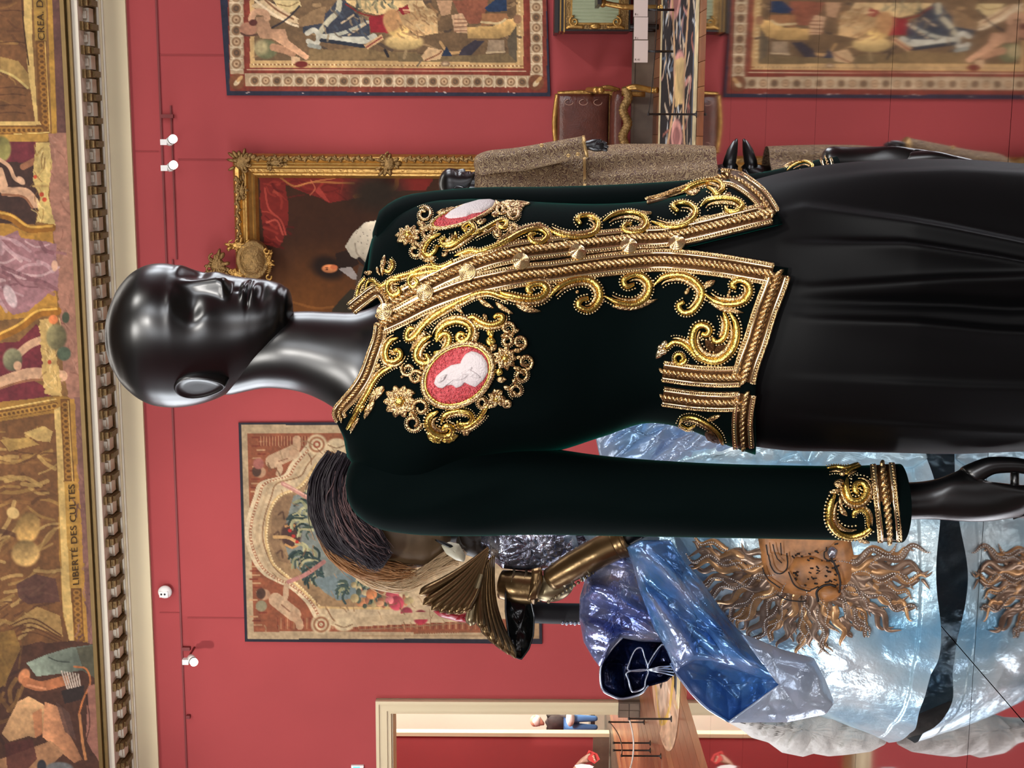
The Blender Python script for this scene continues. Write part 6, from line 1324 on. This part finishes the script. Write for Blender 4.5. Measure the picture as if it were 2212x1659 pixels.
# =================================================================== FURNITURE ALONG THE WALL
M_LEATH = mat('brown_leather', (84, 44, 34), .3, var=(12, .2), bump=(60, .2)); M_LINE = mat('pale_tooling', (170, 130, 112), .5)
chair = empty('gilded_armchair', wp(np.array(wl(1300, 250)[0]), np.array(FZ), np.array(.4)), label='gilded armchair with tooled brown leather back and seat against the red wall', category='chair')
def we(py, off, px=1280): return wl(px, py, off)[0]
def wz(px, off, py=240): return wl(px, py, off)[1]
eR_, eL_ = we(203, .15), we(330, .15); zt, zb = wz(1204, .15), wz(1315, .15)
def wtube(name, pts, r, m_, par, n=10):
    return MB().tube(np.array([wp(np.array(e), np.array(z), np.array(o)) for e, z, o in spline(np.array(pts, float), 6)]), r, n).build(name, m_, par)
c_ = MB(); rows = []
for s_, o_ in ((1., .13), (1., .17), (.9, .205), (.6, .22), (.001, .225)):
    rows.append([wp(np.array((eL_ + eR_) / 2 + (eR_ - eL_) / 2 * s_ * a), np.array((zt + zb) / 2 + (zt - zb) / 2 * s_ * b), np.array(o_)) for a, b in ((-1, -1), (-.5, -1), (0, -1), (.5, -1), (1, -1), (1, -.5), (1, 0), (1, .5), (1, 1), (.5, 1), (0, 1), (-.5, 1), (-1, 1), (-1, .5), (-1, 0), (-1, -.5))])
c_.grid(np.array(rows), wrap_v=True).build('leather_back', M_LEATH, chair)
w0 = .03
wtube('back_stile', [(eR_, FZ + .1, .12), (eR_ + .01, zb, .13), (eR_ + .015, (zt + zb) / 2, .14), (eR_, zt, .13)], w0, M_GILT, chair); wtube('back_stile', [(eL_, FZ + .1, .12), (eL_ - .01, zb, .13), (eL_ - .015, (zt + zb) / 2, .14), (eL_, zt, .13)], w0, M_GILT, chair)
wtube('top_rail', [(eL_, zt, .13), ((eL_ + eR_) / 2, zt + .03, .13), (eR_, zt, .13)], w0, M_GILT, chair); wtube('back_bottom_rail', [(eL_, zb, .13), ((eL_ + eR_) / 2, zb - .01, .13), (eR_, zb, .13)], w0 * .8, M_GILT, chair)
for sx_ in (eL_ + .09, eR_ - .09):
    for k in range(3):
        z_ = zb + (zt - zb) * (.22 + .28 * k); tt = np.linspace(0, 4.8, 12)
        MB().tube(np.array([wp(np.array(sx_ + .03 * math.cos(a)), np.array(z_ + .045 * math.sin(a)), np.array(.218)) for a in tt]), .004, 5).build('tooled_scroll', M_LINE, chair)
zs = wz(1332, .6); c2 = MB(); rows = []
for s_, z_ in ((1., zs - .05), (1.02, zs - .01), (.95, zs + .03), (.7, zs + .05), (.001, zs + .055)):
    rows.append([wp(np.array((eL_ + eR_) / 2 + (eR_ - eL_ + .06) / 2 * s_ * math.copysign(abs(math.cos(a)) ** .4, math.cos(a))), np.array(z_), np.array(.4 + .24 * s_ * math.copysign(abs(math.sin(a)) ** .4, math.sin(a)))) for a in np.linspace(0, 2 * math.pi, 32, endpoint=False)])
c2.grid(np.array(rows), wrap_v=True).build('seat', M_LEATH, chair)
r = MB()
for k in range(24):
    a = k / 23; e = eL_ - .03 + (eR_ - eL_ + .06) * a; r.blob(wp(np.array(e), np.array(zs - .09 - .025 * math.sin(a * 2 * math.pi * 2.5)), np.array(.65)), np.array([EW * .035, np.array((0, 0, .055)), OW * .03]), 8, 5)
r.build('carved_apron', M_GILTD, chair)
for e in (eL_ - .03, eR_ + .03):
    wtube('front_leg', [(e, zs - .06, .62), (e + math.copysign(.03, e - (eL_ + eR_) / 2), zs - .18, .66), (e, FZ + .08, .62), (e, FZ + .02, .66)], .032, M_GILT, chair)
    wtube('arm', [(e, zb + .18, .15), (e + .01, zb + .24, .35), (e, zb + .17, .55), (e, zb + .12, .6)], .028, M_GILT, chair); wtube('arm_support', [(e, zs - .03, .5), (e + math.copysign(.03, e), zs + .1, .56), (e, zb + .16, .56)], .024, M_GILT, chair)
    r = MB(); [r.blob(wp(np.array(e), np.array(zb + .12 + .05 * k), np.array(.61 - .03 * k)), (.04, .04, .04), 10, 6) for k in range(2)]; r.build('arm_finial', M_GILT, chair)
# cabinet with pleated silk door
M_EBON = mat('ebony', (26, 20, 17), .3, var=(8, .2)); M_SILK = mat('green_silk', (150, 158, 128), .5)
cab = empty('gilded_cabinet', wp(np.array(we(10, .25) + .5), np.array(FZ), np.array(.25)), label='black and gilt cabinet with pleated green silk door at the right edge', category='cabinet')
cl, z1_, z0_ = we(67, .5), wz(1200, .5, 40), wz(1362, .5, 40)
def cb(name, e0, e1, za, zb_, o0, o1, m_): return MB().wbox(e0, e1, za, zb_, o0, o1).build(name, m_, cab, smooth=False)
CW = 1.3
cb('body', cl, cl + CW, z0_, z1_ - .02, .02, .48, M_EBON); cb('top', cl - .02, cl + CW + .02, z1_ - .03, z1_ + .01, .02, .52, M_EBON); cb('gilt_band', cl - .005, cl + CW, z1_ - .06, z1_ - .045, .1, .495, M_GILT); cb('gilt_band', cl - .012, cl + CW, z1_ - .10, z1_ - .085, .1, .50, M_GILT)
pl0 = cl + .085; pz1, pz0 = wz(1236, .5, 40), wz(1336, .5, 40)
cb('door', cl + .02, cl + .72, z0_ + .02, z1_ - .11, .48, .492, M_GILTD); cb('door_frame', pl0 - .02, pl0 + .6, pz0 - .015, pz1 + .015, .49, .50, M_GILT)
g = []
for i in range(97):
    a = i / 96; g.append([wp(np.array(pl0 + .58 * a), np.array(z_), np.array(.508 + .008 * math.sin(a * 2 * math.pi * 16))) for z_ in (pz0, pz1)])
MB().grid(np.array(g)).build('pleated_silk', M_SILK, cab)
for (z_, sg) in ((pz1 - .02, 1), (pz0 + .02, -1)):
    tt = np.linspace(0, 8.5, 30); MB().tube(np.array([wp(np.array(pl0 + .01 + (.055 - .0052 * t_) * math.cos(t_)), np.array(z_ + sg * (.055 - .0052 * t_) * math.sin(t_)), np.array(.52)) for t_ in tt]), .011, 6).build('gilt_scroll', M_GILT, cab)
    wtube('gilt_scroll', [(cl + .03, z_ + sg * .08, .5), (cl + .045, z_ + sg * .03, .515), (cl + .04, z_ - sg * .1, .51)], .016, M_GILT, cab)
r = MB(); r.blob(wp(np.array(cl + .05), np.array((pz0 + pz1) / 2), np.array(.5)), np.array([EW * .03, np.array((0, 0, .06)), OW * .025]), 12, 6); r.build('gilt_mount', M_GILT, cab)
for e in (cl + .05, cl + CW - .05):
    for o_ in (.08, .44): wtube('leg', [(e, z0_ + .02, o_), (e, z0_ - .1, o_ + .01), (e, FZ + .0, o_)], .03, M_EBON, cab)
# gilded table leg in front of the cabinet
cnd = empty('gilded_table_leg', wp(np.array(we(8, 1.0)), np.array(FZ), np.array(1.)), label='gilded carved leg of a table in front of the cabinet', category='table')
a0, a1, a2 = wl(1302, 6, 1.), wl(1350, 11, 1.), wl(1420, 16, 1.); wtube('leg', [(a0[0], a0[1], 1.), (a1[0] - .02, a1[1], 1.03), (a2[0], a2[1], .98), (a2[0], FZ + .045, 1.)], .028, M_GILT, cnd)
r = MB(); r.blob(wp(np.array(a0[0]), np.array(a0[1]), np.array(1.)), (.05, .05, .04), 10, 6); r.build('leg_knob', M_GILT, cnd); MB().wbox(a0[0] - .04, a0[0] + .9, a0[1] + .03, a0[1] + .07, .8, 1.3).build('table_top', M_EBON, cnd, smooth=False)
MB().wbox(a0[0] + .8, a0[0] + .86, FZ + .014, a0[1] + .03, .95, 1.05).build('leg', M_GILT, cnd, smooth=False)
# printed label cards on a low rail
lab = empty('label_rail', wp(np.array(we(60, 2.)), np.array(FZ), np.array(2.)), label='low rail of three pale printed label cards below the cabinet', category='label stand')
M_CARD = mat('label_card', (204, 186, 178), .7); OFF = 2.0
for k, (ya, yb) in enumerate(((-30, 36), (37, 85), (87, 135))):
    e1_, zt_ = wl(1370, ya, OFF); e0_, zb_ = wl(1399, yb, OFF)
    cdo = MB().wbox(e0_, e1_, zb_, zt_, OFF - .01, OFF).build('card', M_CARD, lab, smooth=False)
    o, w = text_mesh('card_text', ('8 c', '8 c', 'R 41')[k], M_INK); a = wl(1371, (33, 84, 131)[k], OFF)
    p0 = wp(np.array(a[0]), np.array(a[1]), np.array(OFF + .003)); ex = np.array((0, 0, -1.)); up = EW; sc = .028
    o.matrix_world = Matrix([[ex[i] * sc, up[i] * sc, OW[i] * sc, p0[i]] for i in range(3)] + [[0, 0, 0, 1]]); o.parent = cdo; o.matrix_parent_inverse = Matrix.Translation(-Vector([float(q) for q in WLOC[cdo.name]]))
for y in (20, 110): MB().tube(np.array([wp(np.array(we(y, OFF)), np.array(z_), np.array(OFF - .02)) for z_ in (FZ + .014, wz(1385, OFF, y))]), .012, 8).build('post', M_EBON, lab)

# --- carpet on the oak floor
M_RUG = mat('carpet_pile', (128, 128, 128), .95, attr=True, bump=(300, .3))
ce0 = wl(1106, 1549, 1.9)[0]; ce1 = 6.6; cq0, cq1 = .75, 3.75
u = np.linspace(0, 1, 520)[:, None]; v = np.linspace(-1, 1, 90)[None]
e = ce0 + (ce1 - ce0) * u + 0 * v; hwid = (cq1 - cq0) / 2 * np.sqrt(np.clip(1 - np.clip(1 - (e - ce0) / 1.1, 0, 1) ** 2, .0004, 1)); q = (cq0 + cq1) / 2 + hwid * v
pt = Paint(np.stack([e * 100, v * 100 + 0 * e], -1).reshape(-1, 2), (30, 27, 30), .2, 9, 91); rg = np.random.default_rng(12)
x0, x1 = ce0 * 100, ce1 * 100
for k in range(420):
    c = np.array((rg.uniform(x0, x1), rg.uniform(-80, 80))); pt.line([c, c + rg.normal(0, 9, 2), c + rg.normal(0, 16, 2)], rg.uniform(2, 6), [(196, 176, 150), (190, 140, 128), (96, 110, 128), (206, 190, 166), (150, 96, 84), (44, 40, 44), (178, 186, 190)][rg.integers(7)])
for k in range(16):
    c = (x0 + 40 + k * 62, rg.uniform(-20, 20)); pt.ell(c, (16, 30), (206, 150, 140)); pt.ell(c, (9, 18), (150, 100, 96))
xk = float(wl(1106, 175, 2.5)[0]) * 100
pt.poly([(xk - 22, 0), (xk + 22, -6), (xk + 20, 40), (xk - 20, 42)], (206, 178, 124)); pt.line([(xk - 70, 60), (xk - 30, 44), (xk + 20, 46), (xk + 120, 70)], 9, (196, 160, 120)); pt.line([(xk - 60, -40), (xk - 20, -10), (xk + 30, -12), (xk + 120, -50)], 9, (196, 160, 120))
pt.poly([(x0 - 5, -110), (x0 + 95, -110), (x0 + 95, 110), (x0 - 5, 110)], (196, 158, 128)); pt.line([(x0 + 100, -70), (x0 + 40, -50), (x0 + 14, 0), (x0 + 40, 50), (x0 + 100, 70)], 9, (206, 168, 84)); pt.ell((x0 + 70, 0), (46, 44), (206, 180, 158)); pt.line([(x0 + 100, 24), (x0 + 62, 12), (x0 + 50, 0), (x0 + 62, -12), (x0 + 100, -24)], 4, (40, 34, 34)); pt.ell((x0 + 84, 0), (18, 8), (206, 150, 140)); folds(pt, (x0 + 20, -90, x0 + 95, 90), 30, [(176, 150, 140), (216, 196, 176), (196, 168, 110)], (2, 4), 1.2, 92, (8, 20))
pt.poly([(x0 + 90, 88), (x1, 88), (x1, 101), (x0 + 90, 101)], (206, 190, 150)); pt.poly([(x0 + 90, -101), (x1, -101), (x1, -88), (x0 + 90, -88)], (206, 190, 150)); pt.line([(x0 + 90, 84), (x1, 84)], 3, (110, 122, 140), curve=False)
g = wp(e, np.full(e.shape, FZ + .012), q)
rug = MB().grid(g).build('carpet', M_RUG, None, colors=pt.out(), label='long patterned carpet in black, pink and cream on the oak floor', category='carpet'); mod(rug, 'SOLIDIFY', thickness=.01, offset=-1)

# --- low barrier posts and cord
M_POST = mat('dark_steel', (52, 48, 46), .35, .6); M_CORD = mat('grey_cord', (196, 186, 176), .6)
tops = []; posts = []
for i, (xb, y, lb) in enumerate(((1454, 1553, 'dark barrier post nearest the blue dress, with the cord at its top'), (1392, 1560, 'dark barrier post closest to the doorway plinth'), (1405, 1605, 'short dark barrier post left of the doorway, nearest the cord loop'), (1405, 1621, 'middle of the three dark barrier posts at the left edge'), (1428, 1633, 'tallest of the three dark barrier posts at the left edge'), (1509, 247, 'steel barrier post in front of the brown leather armchair'))):
    b = fl(xb, y, FZ) + np.array((0, 0, .014 if i in (0, 5) else 0.)); r = MB(); r.lathe(b, [(.001, 0), (.03, 0), (.03, .006), (.012, .012), (.009, .03), (.009, .39), (.014, .395), (.012, .41), (.001, .412)], (0, 0, 1), 14)
    pr_ = empty('barrier_post', b, label=lb, category='post', group='low barrier posts'); r.build('post_rod', M_POST, pr_); posts.append(pr_); tops.append(b + np.array((0, 0, .4)))
def sagc(a, b, s_, n=16):
    t = np.linspace(0, 1, n)[:, None]; p = a * (1 - t) + b * t; p[:, 2] -= (4 * s_ * t * (1 - t))[:, 0]; return p
far = tops[0] + np.array((-.75, .6, -.02)); MB().tube(np.concatenate([sagc(tops[0], far, .06)]), .008, 8).build('cord', M_CORD, posts[0])
MB().tube(sagc(tops[1], tops[4], .05), .006, 8).build('cord', M_POST, posts[1])
MB().tube(sagc(tops[5], tops[5] + np.array((1.6, -.3, 0)), .05), .004, 6).build('cord', M_POST, posts[5])

# --- spotlights, detector and sign on the wall
M_LAMPW = mat('white_lamp_metal', (226, 224, 222), .35); M_LENS = mat('lit_lens', (255, 250, 240), .3, emit=((255, 248, 236), 3.)); M_RING = mat('black_ring', (14, 14, 16), .4)
def wvec(e, z, o): return EW * e + np.array((0, 0, 1.)) * z + OW * o
def lamp(px, py, aim, lb):
    off = .45; e, z = wl(px, py, off); c = wp(np.array(e), np.array(z), np.array(off)); ax = wvec(*aim); ax /= np.linalg.norm(ax)
    root = empty('wall_spotlight', c, label=lb, category='spotlight', group='white wall spotlights')
    MB().lathe(c - ax * .07, [(.03, 0), (.045, .004), (.047, .09)], ax, 18).build('lamp_body', M_LAMPW, root)
    MB().lathe(c + ax * .02, [(.046, 0), (.049, .002), (.049, .016), (.046, .018)], ax, 18).build('lamp_ring', M_RING, root)
    MB().lathe(c + ax * .038, [(.046, 0), (.046, .03), (.02, .034), (.001, .034)], ax, 18).build('lamp_lens', M_LENS, root)
    d = c - wvec(0, -.06, 0) ; MB().wbox(e - .03 - .02, e + .03 - .02, z + .045, z + .115, off - .05, off + .02).build('lamp_mount', M_LAMPW, root, smooth=False)
    MB().tube(np.array([wp(np.array(e - .02), np.array(z + .08), np.array(0.)), wp(np.array(e - .02), np.array(z + .08), np.array(off))]), .012, 8).build('lamp_arm', M_REDRAIL, root)
lamp(370, 303, (.3, -.6, .9), 'white spotlight on the red wall nearer the tapestry with the globe'); lamp(371, 359, (.3, -.6, .9), 'white spotlight on the red wall nearer the portrait frame'); lamp(416, 1426, (-.1, -.5, .9), 'single white spotlight above the doorway')
e, z = wl(357, 1278, .05); c = wp(np.array(e), np.array(z), np.array(.06)); dt = empty('wall_detector', c, label='rounded white detector with two dark eyes under the cornice', category='detector')
r = MB(); r.blob(c, np.array([EW * .075 + np.array((0, 0, .02)), np.array((0, 0, .08)) - EW * .02, OW * .05]), 20, 12); r.build('housing', M_LAMPW, dt)
MB().wbox(e - .05, e + .02, z - .045, z + .055, .08, .112).build('face_plate', M_LAMPW, dt, smooth=False)
for k in (-1, 1): 
    r = MB(); r.blob(wp(np.array(e - .012), np.array(z + .012 + k * .02), np.array(.113)), (.012, .008, .012), 10, 6); r.build('eye', M_RING, dt)
e, z = wl(772, 1662, .03); sg = empty('lit_sign', wp(np.array(e), np.array(z), np.array(.0)), label='small lit blue and white sign at the left of the doorway', category='sign')
MB().wbox(e - .14, e + .05, z - .075, z + .075, 0, .03).build('case', M_LAMPW, sg, smooth=False); MB().wbox(e - .12, e + .035, z - .03, z + .05, .03, .034).build('screen', mat('lit_screen', (90, 190, 220), .4, emit=((90, 200, 235), 1.2)), sg, smooth=False)

# --- visitors: a hand with a red leaflet at the left edge, a seated visitor in the far room
M_SKIN = mat('skin', (196, 146, 122), .5); M_HAIRW = mat('white_hair', (226, 222, 214), .6); M_COAT = mat('dark_brown_coat', (48, 34, 32), .7, var=(20, .3)); M_JEAN = mat('blue_denim', (70, 110, 160), .8); M_SHIRT = mat('dark_shirt', (40, 40, 48), .8)
YV = 13.2
vis = empty('person', fl(1454, 1790, FZ), label='visitor at the left edge reaching out a bare forearm', category='person')
bx0 = P(1000, 1790, YV); bx = float(bx0[0]); hx = [P(1262, 1640, YV - .25), P(1272, 1632, YV - .25)]
V = [(bx, YV, .72), (bx, YV, .98), (bx, YV, 1.2), (bx, YV, 1.34), (bx, YV, 1.44), (bx + .16, YV, 1.28), (bx + .22, YV - .05, 1.0), (bx - .16, YV, 1.28), (bx - .24, YV, .98), (bx - .24, YV - .05, .74), (bx + .09, YV, .66), (bx + .1, YV, .28), (bx + .1, YV, -.12), (bx + .1, YV - .14, -.155), (bx - .09, YV, .66), (bx - .1, YV, .28), (bx - .1, YV, -.12), (bx - .1, YV - .14, -.155)]
E = [(0, 1), (1, 2), (2, 3), (3, 4), (3, 5), (5, 6), (3, 7), (7, 8), (8, 9), (0, 10), (10, 11), (11, 12), (12, 13), (0, 14), (14, 15), (15, 16), (16, 17)]
skin('clothed_body', V, E, [.16, .15, .17, .1, .06, .075, .055, .075, .055, .045, .09, .065, .045, .04, .09, .065, .045, .04], M_SHIRT, vis)
make_head(math.radians(60), 0, .95, np.array((bx + .0, YV - .0, 1.45)), 50, 50).build('head', M_SKIN, vis)
MB().grid(loft(np.array([(0, 0, 0, 0, 0)]), 4)) if False else None
w_ = P(1255, 1646, YV - .25); el = np.array((bx + .22, YV - .05, 1.0))
fore = [el, el * .5 + w_ * .5 + np.array((0, 0, -.01)), w_, P(1266, 1641, YV - .25), P(1272, 1637, YV - .25)]
fi_ = []; Vh = list(fore); Eh = [(i, i + 1) for i in range(4)]; Rh = [.048, .04, .027, .034, .03]
for k in range(4):
    b = P(1279 + k * 1.5, 1634 + k * 3.2, YV - .27); t_ = P(1284 + k, 1632 + k * 3.5, YV - .3); Vh += [b, t_]; Eh += [(4, len(Vh) - 2), (len(Vh) - 2, len(Vh) - 1)]; Rh += [.009, .008]
Vh += [P(1269, 1631, YV - .29), P(1276, 1628, YV - .3)]; Eh += [(3, len(Vh) - 2), (len(Vh) - 2, len(Vh) - 1)]; Rh += [.011, .009]
skin('forearm_and_hand', Vh, Eh, Rh, M_SKIN, vis)
def card(name, corners, Yd, m_, **pr):
    p = P(*np.array(corners, float).T, np.full(len(corners), Yd)); return MB().poly(p, (0, .006, 0)).build(name, m_, None, smooth=False, **pr)
card('leaflet', [(1272, 1620), (1290, 1628), (1296, 1640), (1284, 1650), (1264, 1636)], YV - .285, mat('red_paper', (214, 62, 56), .6), label='red folded leaflet held in the hand at the left edge', category='leaflet')
card('paper', [(1241, 1653), (1255, 1650), (1274, 1652), (1283, 1656), (1272, 1668), (1250, 1668)], YV - .31, mat('white_paper', (236, 226, 222), .6), label='white sheet of paper beside the red leaflet', category='paper')
YS = 22.6
st = empty('person', fl(1300, 1558, FZ), label='white-haired seated visitor in a dark coat in the bright far room', category='person')
def PS(px, py, dy=0.): return P(px, py, YS + dy)
skin('clothed_body', [PS(1232, 1562), PS(1205, 1560), PS(1184, 1559), PS(1176, 1559), PS(1186, 1550), PS(1210, 1546), PS(1228, 1549, -.15), PS(1186, 1568), PS(1212, 1572)], [(0, 1), (1, 2), (2, 3), (2, 4), (4, 5), (5, 6), (2, 7), (7, 8)], [.15, .16, .11, .05, .065, .055, .045, .065, .055], M_COAT, st)
make_head(math.radians(-60), 0, .98, PS(1176, 1559), 50, 50).build('head', M_SKIN, st)
r = MB(); r.blob(PS(1158, 1557, .02), np.array([(.095, 0, 0), (0, .11, 0), (0, 0, .095)]), 16, 10); r.build('hair', M_HAIRW, st)
skin('legs', [PS(1232, 1562), PS(1236, 1556, -.2), PS(1242, 1552, -.42), PS(1270, 1552, -.42), PS(1292, 1552, -.42), PS(1236, 1568, -.2), PS(1244, 1570, -.4), PS(1270, 1571, -.4), PS(1292, 1571, -.4)], [(0, 1), (1, 2), (2, 3), (3, 4), (0, 5), (5, 6), (6, 7), (7, 8)], [.13, .09, .07, .055, .045, .09, .07, .055, .045], M_JEAN, st)
r = MB(); r.blob(PS(1232, 1552, -.45), (.13, .09, .07), 14, 8); r.build('bag', mat('white_bag', (232, 228, 222), .6), st)
bn = MB(); p = PS(1250, 1560); bn.bx(p[0] - .6, p[0] + .5, YS - .25, YS + .3, p[2] - .25, p[2] - .18); bn.bx(p[0] - .5, p[0] - .42, YS - .2, YS + .25, FZ, p[2] - .25); bn.bx(p[0] + .34, p[0] + .42, YS - .2, YS + .25, FZ, p[2] - .25); bn.build('bench', M_STONE2, None, smooth=False, label='low dark bench under the seated visitor in the far room', category='bench')
